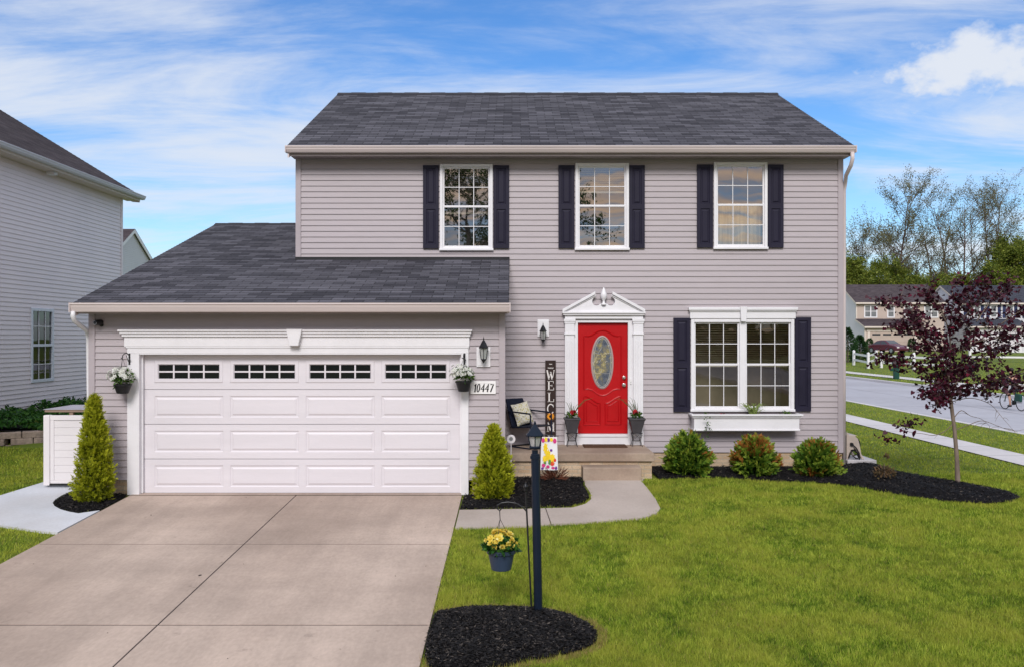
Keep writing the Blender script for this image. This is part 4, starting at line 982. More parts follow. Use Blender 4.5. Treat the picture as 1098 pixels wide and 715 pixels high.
# ================================================================== THINGS ON THE HOUSE
# lantern ----------------------------------------------------------------
def lantern_parts(root, c, s, hexn=6, bulb=True):
    """roofed lantern standing at c (bottom of the glass cage), overall cage height s"""
    x, y, z = c; rot = PI / hexn
    mb = MB()
    mb.lathe([(.03 * s, -.34 * s), (.06 * s, -.30 * s), (.10 * s, -.22 * s), (.22 * s, -.08 * s), (.27 * s, 0), (.27 * s, .04 * s)], (x, y, z), hexn, rot=rot)
    mb.build('cage_base', M['black'], root)
    mb = MB()
    for k in range(hexn):
        a = 2 * PI * k / hexn + rot; u, v = math.cos(a), math.sin(a)
        mb.tube([(x + u * .27 * s, y + v * .27 * s, z), (x + u * .40 * s, y + v * .40 * s, z + s)], .028 * s, 6)
    for k in range(hexn):
        a, b = 2 * PI * k / hexn + rot, 2 * PI * (k + 1) / hexn + rot
        mb.tube([(x + .40 * s * math.cos(a), y + .40 * s * math.sin(a), z + s), (x + .40 * s * math.cos(b), y + .40 * s * math.sin(b), z + s)], .03 * s, 6)
    mb.build('cage', M['black'], root)
    mb = MB(); mb.lathe([(.25 * s, .02 * s), (.385 * s, .99 * s)], (x, y, z), hexn, rot=rot); mb.f = mb.f[:-2]; mb.build('glass', M['lampglass'], root)
    mb = MB(); mb.lathe([(.05 * s, .05 * s), (.05 * s, .3 * s), (.10 * s, .42 * s), (.11 * s, .55 * s), (.05 * s, .68 * s), (.01 * s, .7 * s)], (x, y, z), 12); mb.build('bulb', M['bulb'], root, smooth=True)
    mb = MB(); mb.lathe([(.50 * s, .98 * s), (.50 * s, 1.03 * s), (.40 * s, 1.16 * s), (.26 * s, 1.44 * s), (.12 * s, 1.66 * s), (.05 * s, 1.72 * s), (.05 * s, 1.80 * s), (.07 * s, 1.84 * s), (.03 * s, 1.90 * s), (.015 * s, 2.05 * s)], (x, y, z), hexn, rot=rot)
    mb.build('lantern_roof', M['black'], root)
def wall_lantern(label, px0, px1, py0, py1, Yw, cxp, ctop, cbot, mat=None):
    x0, x1, z0, z1 = X_(px0, Yw), X_(px1, Yw), Z_(py1, Yw), Z_(py0, Yw)
    t = thing('wall_lantern', label, 'wall light', (X_(cxp, Yw), Yw, z0))
    mb = MB(); mb.box(x0, x1, Yw - .03, Yw - .014, z0, z1); mb.box(x0 + .02, x1 - .02, Yw - .036, Yw - .0305, z0 + .02, z1 - .02); mb.build('back_plate', M['white'], t, bevel=.005)
    ys = Yw - .14; hz = (Z_(ctop, ys) - Z_(cbot, ys)); s = hz / 2.25
    c = (X_(cxp, ys), ys, Z_(cbot, ys) + .34 * s); lantern_parts(t, c, s)
    mb = MB(); zz = c[2] + s * 1.2; mb.tube([(c[0], Yw - .03, zz - .05), (c[0], Yw - .055, zz - .05), (c[0], ys + .02, zz + .02), (c[0], ys, zz + .02)], .012, 8); mb.tube([(c[0], Yw - .036, zz - .05), (c[0], Yw - .048, zz - .05)], .04, 12)
    mb.build('arm', M['black'], t)
wall_lantern('black wall lantern on white plate above the house number at the garage', 511, 525.8, 372, 393, YG, 518.6, 362, 389)
wall_lantern('black wall lantern on white plate beside the red front door', 576.3, 588.5, 342.6, 361, YM, 582.3, 347, 367)

# house number -------------------------------------------------------------
def stroke(mb, pts, w, y, d=.004):
    """flat ribbon letter stroke in the XZ plane, w = width or list"""
    ws = w if hasattr(w, '__len__') else [w] * len(pts); n = len(pts); vs = []
    for i, (x, z) in enumerate(pts):
        a, b = pts[max(i - 1, 0)], pts[min(i + 1, n - 1)]; tx, tz = b[0] - a[0], b[1] - a[1]; l = math.hypot(tx, tz) or 1
        nx_, nz_ = -tz / l * ws[i] / 2, tx / l * ws[i] / 2
        vs += [(x + nx_, y, z + nz_), (x - nx_, y, z - nz_)]
    vs += [(a, b + d, c) for a, b, c in vs]; m2 = 2 * n
    fs = []
    for i in range(n - 1):
        fs.append((2 * i, 2 * i + 1, 2 * i + 3, 2 * i + 2))
        fs.append((2 * i, 2 * i + 2, 2 * i + 2 + m2, 2 * i + m2)); fs.append((2 * i + 1, 2 * i + 1 + m2, 2 * i + 3 + m2, 2 * i + 3))
    fs += [(0, m2, m2 + 1, 1), (2 * n - 2, 2 * n - 1, 2 * n - 1 + m2, 2 * n - 2 + m2)]
    mb.add(vs, fs)
x0, x1, z0, z1 = gX(504.6), gX(531.6), gZ(421.8), gZ(408)
pl = thing('house_number_plaque', 'white plaque with black slanted digits 10447 beside the garage door', 'house number', ((x0 + x1) / 2, YG, z0))
mb = MB(); mb.box(x0, x1, YG - .03, YG - .015, z0, z1); mb.box(x0 + .012, x1 - .012, YG - .033, YG - .0302, z1 - .028, z1 - .02); mb.build('plate', M['plaque'], pl, bevel=.003)
DIG = {'1': [[(.15, .75), (.45, 1), (.45, 0)]], '0': [[(.4 + .3 * math.cos(2 * PI * i / 20), .5 + .5 * math.sin(2 * PI * i / 20)) for i in range(21)]],
       '4': [[(.62, .0), (.62, 1), (.05, .33), (.85, .33)]], '7': [[(.08, .93), (.8, .95), (.35, 0)]]}
mb = MB(); dh_ = (z1 - z0) * .62; adv = (x1 - x0) * .165; xx = x0 + (x1 - x0) * .10; zz = z0 + (z1 - z0) * .16
for ch in '10447':
    for st in DIG[ch]:
        pts = [(xx + (px_ + .28 * pz_) * adv * .98, zz + pz_ * dh_) for px_, pz_ in st]
        w = [.010 + .008 * abs(math.sin(2 * PI * i / 20 + PI / 2)) for i in range(21)] if ch == '0' else .019
        stroke(mb, pts, w, YG - .034)
    if ch == '1': stroke(mb, [(xx + (.25) * adv, zz), (xx + .7 * adv, zz)], .008, YG - .034)
    xx += adv * (.78 if ch == '1' else 1.03)
mb.build('digits', M['ink'], pl)

# security camera -----------------------------------------------------------
c = P(107.5, 346.2, YG)
t = thing('security_camera', 'small black bullet camera under the eave at the garage corner', 'camera', (c[0], YG, c[2]))
mb = MB(); mb.tube([(c[0] + .03, YG - .016, c[2] - .03), (c[0] + .03, YG - .03, c[2] - .03)], .032, 14); mb.tube([(c[0] + .03, YG - .03, c[2] - .03), (c[0] + .02, YG - .07, c[2] - .02)], .012, 8); mb.build('mount', M['black'], t)
mb = MB(); mb.tube([(c[0] + .03, YG - .03, c[2] + .01), (c[0] - .01, YG - .15, c[2])], .042, 16); mb.build('housing', M['black'], t, bevel=.006)
mb = MB(); mb.tube([(c[0] - .0102, YG - .151, c[2]), (c[0] - .0115, YG - .155, c[2])], .024, 14); mb.build('lens', M['carglass'], t)
mb = MB(); mb.tube([(c[0] - .0101, YG - .1495, c[2]), (c[0] - .0108, YG - .1525, c[2])], .036, 16); mb.build('lens_ring', M['rim'], t)

# flowers ---------------------------------------------------------------------
def flower_heads(root, name, mat, c, rx, ry, rz, n, size, petals=7, r=None):
    r = r or np.random.default_rng(int(abs(c[0]) * 100 + n)); d = rdirs(n, r); d[:, 2] = np.abs(d[:, 2]) * .9 - .12; d = unit(d)
    ctr = np.array(c) + d * np.array([rx, ry, rz]) * r.uniform(.75, 1.05, (n, 1)); out = []; cols = []
    for i in range(n):
        nr = unit((d[i] + r.normal(0, .3, 3) + np.array([0, -.25, .2]))[None])[0]; a = np.cross(nr, [0.3, .2, 1]); a /= np.linalg.norm(a); b = np.cross(nr, a)
        for layer, sc in ((0, 1), (1, .62)):
            ang = np.arange(petals) * 2 * PI / petals + r.uniform(0, 1)
            ax = np.cos(ang)[:, None] * a + np.sin(ang)[:, None] * b + nr * (.25 + .5 * layer)
            s = size * sc * r.uniform(.8, 1.15)
            out.append(leaf_quads(np.repeat((ctr[i] + nr * .004 * layer)[None], petals, 0), ax, np.repeat(nr[None], petals, 0), np.full(petals, s), np.full(petals, s * .75), .6)); cols.append(np.clip(r.normal(.55, .2, petals) - .15 * layer, 0, 1))
    return np_obj(name, np.concatenate(out), 4, mat, root, np.concatenate(cols))
def leaf_tuft(root, name, mat, c, rx, ry, rz, n, ln, wd, up=.3, seed=1, droop=0.0):
    r = np.random.default_rng(seed); d = rdirs(n, r); d[:, 2] = d[:, 2] * .6 + up; d = unit(d)
    p = np.array(c) + d * np.array([rx, ry, rz]) * (r.random((n, 1)) ** .5); ax = d + r.normal(0, .4, (n, 3)) - np.array([0, 0, droop])
    return np_obj(name, leaf_quads(p, ax, rdirs(n, r), r.uniform(.6, 1.2, n) * ln, r.uniform(.7, 1.2, n) * wd), 4, mat, root, r.random(n))
def hanging_basket(label, cx, ytop, ybot, w, bx, bracket_side, seed):
    Yb = YG - .20
    x, zr, zbo = X_(cx, Yb), Z_(ytop, Yb), Z_(ybot, Yb); rr = w / 2 / F * Yb
    t = thing('hanging_basket', label, 'flower basket', (x, Yb, zbo))
    mb = MB(); mb.lathe([(rr * .62, 0), (rr * .68, .004), (rr * .98, zr - zbo - .03), (rr * 1.06, zr - zbo - .028), (rr * 1.08, zr - zbo), (rr * .98, zr - zbo), (rr * .9, zr - zbo - .03)], (x, Yb, zbo), 24); mb.build('pot', M['potdark'], t, smooth=False, bevel=.002)
    leaf_tuft(t, 'foliage', M['green'], (x, Yb, zr + .06), rr * 1.2, rr * 1.2, .14, 260, .07, .028, .35, seed)
    flower_heads(t, 'blossoms', M['petal_w'], (x - .03, Yb, zr + .10), rr * 1.55, rr * 1.3, .16, 60, .040, 5, np.random.default_rng(seed))
    bxw = gX(bx); zt = Z_(378.5, YG - .04)
    mb = MB(); 
    hk = Vector((x, Yb, zt - .07))
    for k in range(3):
        a = 2 * PI * k / 3 + .5; mb.tube([(x + rr * math.cos(a), Yb + rr * math.sin(a), zr), tuple(hk)], .0025, 5)
    mb.build('hanger_wire', M['black'], t)
    b = thing('basket_bracket', label.replace('basket of white flowers', 'iron scroll bracket carrying the basket'), 'bracket', (bxw, YG - .04, zt))
    mb = MB(); mb.box(bxw - .012, bxw + .012, YG - .045, YG - .0362, zt - .17, zt); 
    mb.tube([(bxw, YG - .045, zt - .04), (bxw + (x - bxw) * .25, YG - .10, zt + .0), (bxw + (x - bxw) * .7, YG - .16, zt - .005), (x, Yb - .0, zt - .03), (x, Yb, zt - .065), (x - .012, Yb + .0, zt - .075), (x - .025, Yb, zt - .06)], .007, 8)
    mb.tube([(bxw, YG - .045, zt - .14), (bxw + (x - bxw) * .2, YG - .08, zt - .10), (bxw + (x - bxw) * .4, YG - .12, zt - .03)], .005, 8)
    mb.tube([(bxw, YG - .05, zt - .07), (bxw + .02, YG - .06, zt - .10), (bxw, YG - .065, zt - .13), (bxw - .015, YG - .06, zt - .11)], .005, 6)
    mb.build('scroll', M['black'], b)
hanging_basket('black basket of white flowers at the left of the garage door', 131.5, 411.4, 421.5, 17.5, 140, -1, 3)
hanging_basket('black basket of white flowers beside the house number', 497, 408.3, 419.5, 16.5, 498.3, 1, 5)

# welcome sign -----------------------------------------------------------------
Ys = 15.93; x0, x1 = X_(584.7, Ys), X_(596, Ys); z0, z1 = PZ, Z_(386, Ys)
t = thing('welcome_sign', 'tall dark wooden porch sign reading WELCOME with an orange sunflower for O', 'sign', ((x0 + x1) / 2, Ys, PZ))
mb = MB(); mb.box(x0, x1, Ys - .01, Ys + .012, z0, z1); mb.build('board', M['signwood'], t, bevel=.003)
LET = {'W': ([[(.0, 1), (.28, 0)], [(.28, 0), (.5, .8)], [(.5, .8), (.74, 0)], [(.74, 0), (1, 1)]], [.2, .09, .2, .09], [(-.08, .12, 1), (.4, .6, .82), (.88, 1.1, 1)]),
       'E': ([[(.25, 0), (.25, 1)], [(.05, .97), (.9, .97)], [(.25, .5), (.7, .5)], [(.05, .03), (.95, .03)], [(.9, .97), (.9, .75)], [(.95, .03), (.95, .28)], [(.7, .6), (.7, .4)]], [.2, .07, .07, .07, .07, .07, .06], []),
       'L': ([[(.3, 0), (.3, 1)], [(.08, .97), (.52, .97)], [(.08, .03), (.95, .03)], [(.95, .03), (.95, .3)]], [.2, .07, .07, .07], []),
       'C': ([[(.52 + .45 * math.cos(R(40 + 280 * i / 20)), .5 + .5 * math.sin(R(40 + 280 * i / 20))) for i in range(21)], [(.9, .95), (.9, .68)]], [.15, .07], []),
       'M': ([[(.1, 0), (.1, 1)], [(.1, 1), (.5, .1)], [(.5, .1), (.9, 1)], [(.9, 1), (.9, 0)], [(-.05, .03), (.25, .03)], [(.72, .03), (1.08, .03)]], [.08, .2, .08, .2, .06, .06], [])}
mb = MB(); fw_ = (x1 - x0) * .66; xc = (x0 + x1) / 2; ptop = [396.5, 408, 420.5, 433, None, 452.5, 466]
for ch, tp in zip('WELCOME', ptop):
    if tp is None: continue
    mb = MB()
    za, zb_ = Z_(tp + 10, Ys - .02), Z_(tp, Ys - .02); hh = zb_ - za
    sts, ws, ser = LET[ch]
    for s_, w_ in zip(sts, ws): stroke(mb, [(xc - fw_ / 2 + u * fw_, za + v * hh) for u, v in s_], w_ * fw_, Ys - .0135, .003)
    for u0, u1, v in ser: stroke(mb, [(xc - fw_ / 2 + u0 * fw_, za + v * hh - .004), (xc - fw_ / 2 + u1 * fw_, za + v * hh - .004)], .009, Ys - .0136, .003)
    mb.build('letter', M['letter'], t)
for wd, py, hh, fr in ((.05, 390, .016, 5), (.10, 394.2, .018, 9)):      # two lines of small script, too small to read
    mb = MB(); stroke(mb, [(xc - wd / 2 + wd * i / 40, Z_(py, Ys) + hh * (.5 * math.sin(fr * 2 * PI * i / 40 / 1.4) + .25 * math.sin(i * 1.7))) for i in range(41)], .0055, Ys - .0135, .003); mb.build('small_script', M['letter'], t)
sc = P(590.4, 446, Ys - .02); mb = MB()
for k in range(16):
    a = 2 * PI * k / 16; 
    mb.add([(sc[0] + .03 * math.cos(a - .2), Ys - .014, sc[2] + .03 * math.sin(a - .2)), (sc[0] + .085 * math.cos(a), Ys - .02, sc[2] + .085 * math.sin(a)), (sc[0] + .03 * math.cos(a + .2), Ys - .014, sc[2] + .03 * math.sin(a + .2)), (sc[0], Ys - .0125, sc[2])], [(0, 1, 2, 3)])
mb.tube([(sc[0], Ys - .011, sc[2]), (sc[0], Ys - .015, sc[2])], .06, 20)
sf = mb.build('sunflower', M['orange'], t); mb = MB(); mb.tube([(sc[0], Ys - .0155, sc[2]), (sc[0], Ys - .021, sc[2])], [.028, .022], 16); mb.build('seed_head', M['signwood'], sf)

# planters on iron stands, left and right of the door ---------------------------
def planter(label, label_s, cx, seed, side):
    Yp = 15.72; s = F / Yp; x = X_(cx, Yp); zt, zb = Z_(447.5, Yp), Z_(463.5, Yp); h = zt - zb
    st = thing('plant_stand', label_s, 'plant stand', (x, Yp, PZ))
    mb = MB()
    for k in range(4):
        a = PI / 4 + k * PI / 2; u, v = math.cos(a), math.sin(a)
        mb.tube([(x + u * .10, Yp + v * .10, zb), (x + u * .11, Yp + v * .11, zb - .05), (x + u * .085, Yp + v * .085, (zb + PZ) / 2), (x + u * .12, Yp + v * .12, PZ + .03), (x + u * .13, Yp + v * .13, PZ)], .006, 6)
    mb.build('leg', M['black'], st)
    mb = MB(); mb.tube([(x + .10 * math.cos(2 * PI * k / 20), Yp + .10 * math.sin(2 * PI * k / 20), zb - .008) for k in range(21)], .007, 6)
    mb.tube([(x + .07 * math.cos(2 * PI * k / 20), Yp + .07 * math.sin(2 * PI * k / 20), PZ + .10) for k in range(21)], .004, 6)
    for sx in (-1, 1): mb.tube([(x + sx * .09, Yp - .09, zb - .03), (x + sx * .04, Yp - .10, zb - .09), (x, Yp - .10, zb - .05), (x + sx * .03, Yp - .10, zb - .03)], .004, 6)
    mb.build('ring', M['black'], st)
    t = thing('planter', label, 'potted plant', (x, Yp, zb))
    mb = MB(); r = .148; mb.lathe([(r * .72, 0), (r * 1.25, h - .035), (r * 1.36, h - .034), (r * 1.38, h), (r * 1.25, h), (r * 1.15, h - .03)], (x, Yp, zb), 4, rot=PI / 4); mb.build('pot', M['potgrey'], t, bevel=.006)
    leaf_tuft(t, 'foliage', M['green'], (x, Yp, zt + .03), .10, .09, .06, 90, .07, .03, .4, seed)
    r_ = np.random.default_rng(seed); mb = MB()
    for k in range(13):
        a = r_.uniform(0, 2 * PI); l = r_.uniform(.2, .42); e = r_.uniform(.1, .8); dx_, dy_ = math.cos(a) * e, math.sin(a) * e * .6
        if k < 3: dx_ = side * r_.uniform(.7, .95); l = .38
        p0 = Vector((x, Yp, zt)); pts = [p0, p0 + Vector((dx_ * l * .35, dy_ * l * .35, l * .5)), p0 + Vector((dx_ * l * .75, dy_ * l * .75, l * .82)), p0 + Vector((dx_ * l * 1.15, dy_ * l * 1.15, l * .95 - .1 * e * l))]
        mb.tube(pts, [.004, .005, .003, .0008], 4)
    mb.build('spike_grass', pmat('spike_grass_green', (.09, .12, .04), .5, .3, 20) if 'spike_grass_green' not in bpy.data.materials else bpy.data.materials['spike_grass_green'], t)
    flower_heads(t, 'blossom', M['petal_r'], (x + side * .02, Yp - .06, zt + .09), .04, .03, .045, 7, .04, 6, np.random.default_rng(seed))
planter('charcoal pot with red flower and spiky grass at the left of the red door', 'black iron scroll stand under the pot left of the red door', 613.3, 21, 1)
planter('charcoal pot with red flower and spiky grass at the right of the red door', 'black iron scroll stand under the pot right of the red door', 682.5, 22, -1)

# door mat
x0, x1 = X_(625.5, 15.7), X_(671.5, 15.7)
mb = MB(); mb.box(x0, x1, 15.50, 15.90, PZ + .001, PZ + .018)
for i in range(16): xx = x0 + .03 + i * (x1 - x0 - .06) / 15; mb.box(xx - .008, xx + .008, 15.53, 15.87, PZ + .0185, PZ + .022)
tag(mb.build('doormat', M['mat'], bevel=.004), 'brown ribbed doormat on the porch before the red door', 'doormat')

# patio chair and cushion ----------------------------------------------------------
ch = thing('patio_chair', 'navy sling patio armchair with sled legs in the porch corner', 'chair', (0, 0, 0))
W2 = .25
mb = MB()
for s in (-1, 1):
    x = s * W2
    mb = MB(); mb.tube([(x, .24, .01), (x, -.27, .01), (x, -.29, .03), (x, -.28, .58), (x, -.26, .61), (x, .24, .62), (x, .30, .64)], .014, 8)
    mb.build('arm_frame', M['navyfab'], ch)
mb = MB(); mb.add([(-.23, -.26, .40), (.23, -.26, .40), (.23, .22, .36), (-.23, .22, .36), (-.23, -.26, .37), (.23, -.26, .37), (.23, .22, .33), (-.23, .22, .33)], [(0, 1, 2, 3), (7, 6, 5, 4), (0, 4, 5, 1), (1, 5, 6, 2), (2, 6, 7, 3), (3, 7, 4, 0)])
mb.build('seat', M['navyfab'], ch, bevel=.01)
mb = MB(); mb.add([(-.24, .20, .36), (.24, .20, .36), (.24, .36, .84), (-.24, .36, .84), (-.24, .23, .35), (.24, .23, .35), (.24, .39, .83), (-.24, .39, .83)], [(0, 1, 2, 3), (7, 6, 5, 4), (0, 4, 5, 1), (1, 5, 6, 2), (2, 6, 7, 3), (3, 7, 4, 0)])
mb.build('backrest', M['navyfab'], ch, bevel=.012)
for q in ((-.28, .385), (.23, .345), (.24, .015)): mb = MB(); mb.tube([(-W2, q[0], q[1]), (W2, q[0], q[1])], .013, 8); mb.build('cross_bar', M['black'], ch)
ch.location = (.315, 15.62, PZ); ch.rotation_euler = (0, 0, R(42))
def pillow_mesh(w, h, d, n=14):
    mb = MB(); vs = []; fs = []
    for sgn in (-1, 1):
        for i in range(n + 1):
            for j in range(n + 1):
                u, v = 2 * i / n - 1, 2 * j / n - 1; e = max((1 - u * u) * (1 - v * v), 0) ** .38; k = 1 - .06 * (1 - abs(u) ** 3) * abs(v) ** 4 - 0; k2 = 1 - .06 * (1 - abs(v) ** 3) * abs(u) ** 4
                vs.append((u * w / 2 * k2, sgn * d / 2 * e, v * h / 2 * k))
    m1 = (n + 1) ** 2
    for q in (0, m1):
        for i in range(n):
            for j in range(n): f = (q + i * (n + 1) + j, q + (i + 1) * (n + 1) + j, q + (i + 1) * (n + 1) + j + 1, q + i * (n + 1) + j + 1); fs.append(f if q == 0 else f[::-1])
    mb.add(vs, fs); return mb
pw_ = pillow_mesh(.40, .40, .13).build('throw_pillow', M['pillow'], None, smooth=True)
tag(pw_, 'cream throw pillow with yellow print leaning in the navy patio chair', 'pillow')
off = Matrix.Rotation(R(42), 4, 'Z') @ Vector((0, .195, .575))
pw_.location = Vector(ch.location) + off; pw_.rotation_euler = (R(-18), R(-8), R(42))

# garden flag -----------------------------------------------------------------------
Yf_ = 14.25; fx0, fx1, fz0, fz1 = X_(580.3, Yf_), X_(597.6, Yf_), Z_(503.5, Yf_), Z_(468, Yf_)
t = thing('garden_flag', 'small white garden flag printed with bright flowers on a black stand', 'garden flag', (fx0, Yf_, g(fx0, Yf_)))
mb = MB(); mb.tube([(fx0 - .02, Yf_, g(fx0, Yf_)), (fx0 - .02, Yf_, fz1 + .03), (fx0 - .01, Yf_, fz1 + .045), (fx1 + .02, Yf_, fz1 + .012)], .006, 8); mb.build('stand', M['black'], t)
mb = MB(); n = 10; vs = []; fs = []
for i in range(n + 1):
    for j in range(n + 1):
        u, v = i / n, j / n; tap = .86 + .14 * (1 - v)
        vs.append((fx0 + (fx1 - fx0) * (.5 + (u - .5) * (tap + .1)), Yf_ + .018 * math.sin(u * 7) * (1 - v), fz0 + (fz1 - fz0) * v))
for i in range(n):
    for j in range(n): fs.append((i * (n + 1) + j, (i + 1) * (n + 1) + j, (i + 1) * (n + 1) + j + 1, i * (n + 1) + j + 1))
mb.add(vs, fs)
fl = mb.build('flag_cloth', pmat('white_cloth', (.78, .77, .78), .9, .04, 5), t, smooth=True)
pr = np.random.default_rng(5); cl = {'yellow_print': (.85, .60, .03), 'pink_print': (.62, .05, .22), 'red_print': (.70, .06, .03), 'purple_print': (.16, .05, .28), 'green_print': (.10, .28, .06)}
spots = {k: MB() for k in cl}
fpt = lambda u, v, d=.006: (fx0 + (fx1 - fx0) * (.5 + (u - .5) * (.96 + .14 * (1 - v) - .04)), Yf_ + .018 * math.sin(u * 7) * (1 - v) - d, fz0 + (fz1 - fz0) * v)
def petals(mb, u, v, ru, rv, n=9, d=.006):
    ru *= 1.25; rv *= 1.25
    for k in range(n):
        a = 2 * PI * k / n; e = .45
        q = [fpt(u, v, d), fpt(u + ru * .6 * math.cos(a - e), v + rv * .6 * math.sin(a - e), d), fpt(u + ru * math.cos(a), v + rv * math.sin(a), d), fpt(u + ru * .6 * math.cos(a + e), v + rv * .6 * math.sin(a + e), d)]
        mb.add(q, [(0, 1, 2, 3)])
for (k, u, v, ru, rv) in (('pink_print', .10, .90, .12, .07), ('yellow_print', .28, .92, .12, .07), ('purple_print', .45, .91, .10, .06), ('yellow_print', .64, .92, .11, .06), ('pink_print', .86, .88, .12, .08), ('yellow_print', .26, .66, .13, .16), ('yellow_print', .42, .44, .17, .17), ('yellow_print', .70, .36, .15, .13), ('yellow_print', .22, .34, .12, .10), ('red_print', .68, .20, .13, .07), ('green_print', .52, .24, .09, .08), ('purple_print', .62, .60, .08, .04), ('pink_print', .16, .14, .11, .06), ('purple_print', .10, .05, .08, .04), ('purple_print', .90, .06, .08, .05), ('pink_print', .42, .10, .10, .05), ('green_print', .24, .22, .08, .06), ('red_print', .84, .30, .08, .05), ('pink_print', .72, .07, .10, .04)):
    if k not in bpy.data.materials: pmat(k, cl[k], .9, .1, 30)
    sp_ = MB(); petals(sp_, u, v, ru, rv); sp_.build('flower_print', bpy.data.materials[k], fl)


# rusty low plant behind the flag, small stake ornament
c = gp(595, 518); t = thing('bare_shrub', 'rusty brown twiggy plant in mulch under the garden flag', 'shrub', (c[0], 14.3, g(c[0], 14.3)))
leaf_tuft(t, 'twigs', M['rust'], (c[0], 14.3, g(c[0], 14.3) + .03), .18, .14, .17, 240, .16, .016, .55, 9)
c = (X_(548, 14.1), 14.1); zt = Z_(470.5, 14.1); gz_ = g(*c)
t = thing('garden_stake', 'white disc ornament on a thin stake beside the conical shrub', 'garden ornament', (c[0], c[1], gz_))
mb = MB(); mb.tube([(c[0], c[1], gz_), (c[0], c[1], zt - .05)], .007, 8); mb.build('stake', M['vinyl'], t)
mb = MB(); mb.tube([(c[0], c[1] + .01, zt), (c[0], c[1] - .012, zt)], [.072, .066], 24); dsk = mb.build('disc', M['vinyl'], t, bevel=.004)
mb = MB(); mb.tube([(c[0], c[1] - .0125, zt + .01), (c[0], c[1] - .02, zt + .01)], .03, 16); mb.build('hub', M['rim'], dsk)

# lamp post --------------------------------------------------------------------------
c = gp(577.5, 660); zt = Z_(452, c[1]); gz_ = c[2] + .06
t = thing('lamp_post', 'blue-black yard lamp post with lantern rising from the round mulch bed', 'lamp post', (c[0], c[1], c[2]))
tx = X_(573.6, c[1])
mb = MB(); mb.tube([(c[0], c[1], c[2] - .1), (tx + .002, c[1], Z_(486, c[1]))], .041, 8); mb.build('post', M['navy'], t, bevel=.004)
mb = MB(); q = Z_(489, c[1]); mb.tube([(tx, c[1], q - .02), (tx, c[1], q + .005)], .046, 16); mb.tube([(tx, c[1], q + .005), (tx, c[1], q + .03), (tx, c[1], q + .06)], [.03, .028, .03], 12); mb.build('collar', M['navy'], t)
s = (zt - (q + .07)) / 2.12; s = .118
base = q + .07
x, y = tx, c[1]
mb = MB(); mb.lathe([(.045, 0), (.06, .012), (.062, .022), (.05, .03)], (x, y, base), 6, rot=PI / 6); mb.build('lantern_base', M['navy'], t)
mb = MB(); z0_ = base + .028; z1_ = Z_(466.5, y); hh = z1_ - z0_
for k in range(6):
    a = 2 * PI * k / 6 + PI / 6; mb.tube([(x + .05 * math.cos(a), y + .05 * math.sin(a), z0_), (x + .075 * math.cos(a), y + .075 * math.sin(a), z1_)], .005, 6)
mb.build('lantern_cage', M['navy'], t)
mb = MB(); mb.lathe([(.047, .002), (.071, hh - .002)], (x, y, z0_), 6, rot=PI / 6); mb.f = mb.f[:-2]; mb.build('glass', M['lampglass'], t)
mb = MB(); mb.lathe([(.012, 0), (.012, .02), (.024, .04), (.026, .06), (.012, .085), (.002, .09)], (x, y, z0_), 14); mb.build('bulb', M['bulb'], t, smooth=True)
mb = MB(); mb.lathe([(.092, -.004), (.094, .006), (.075, .028), (.018, zt - z1_ - .03), (.012, zt - z1_ - .022), (.014, zt - z1_ - .01), (.004, zt - z1_ + .01)], (x, y, z1_), 6, rot=PI / 6); mb.build('lantern_roof', M['navy'], t)

# shepherd hook with the yellow basket -------------------------------------------------
b = gp(570.5, 659); Yh = b[1]; hx = X_(563.6, Yh)
t = thing('shepherd_hook', 'thin black shepherd hook in the mulch bed beside the lamp post', 'garden hook', b)
ax_, az_ = X_(535.8, Yh), Z_(547, Yh)
mb = MB(); mb.tube([(b[0], Yh, b[2] - .05), (X_(564.6, Yh), Yh, Z_(545, Yh)), (hx, Yh, Z_(526, Yh))], .0085, 8); mb.build('pole', M['black'], t)
mb = MB(); mb.tube([(X_(564.8, Yh), Yh, Z_(548, Yh)), (X_(560.5, Yh), Yh, Z_(543.2, Yh)), (X_(553, Yh), Yh, Z_(539.0, Yh)), (X_(545, Yh), Yh, Z_(537.8, Yh)), (X_(538, Yh), Yh, Z_(538.6, Yh)), (X_(533.4, Yh), Yh, Z_(541.2, Yh)), (X_(533.2, Yh), Yh, Z_(545, Yh)), (ax_, Yh, az_), (X_(538, Yh), Yh, Z_(544.5, Yh))], .0065, 8); mb.build('hook_arm', M['black'], t)
mb = MB(); mb.lathe([(.010, 0), (.016, .012), (.010, .024), (.022, .036), (.024, .05), (.010, .07), (.003, .085)], (hx, Yh, Z_(526.5, Yh)), 12); mb.build('finial', M['black'], t, smooth=True)
px_, zr, zb = X_(537.5, Yh), Z_(588.5, Yh), Z_(610, Yh); rr = 15.2 / F * Yh
t = thing('hanging_planter', 'slate blue pot of yellow flowers hanging from the shepherd hook', 'flower pot', (px_, Yh, zb))
mb = MB(); h = zr - zb; mb.lathe([(rr * .66, 0), (rr * .70, .003), (rr * .93, h - .035), (rr * 1.03, h - .033), (rr * 1.06, h), (rr * .99, h + .002), (rr * .9, h - .03)], (px_, Yh, zb), 32); mb.build('pot', M['potblue'], t, bevel=.003)
leaf_tuft(t, 'foliage', M['cover'], (px_, Yh, zr + .03), rr * 1.15, rr * 1.15, .07, 420, .06, .045, .15, 31)
flower_heads(t, 'blossoms', M['petal_y'], (px_, Yh, zr + .055), rr * 1.12, rr * 1.05, .125, 58, .036, 7, np.random.default_rng(4))
mb = MB(); hk = (X_(536.2, Yh), Yh, Z_(556, Yh))
mb.tube([(ax_ - .0, Yh, az_ + .004), hk], .004, 6)
for k in range(3): a = 2 * PI * k / 3 + .2; mb.tube([hk, (px_ + rr * math.cos(a), Yh + rr * math.sin(a), zr)], .0025, 5)
mb.build('hanger_wire', M['black'], t)

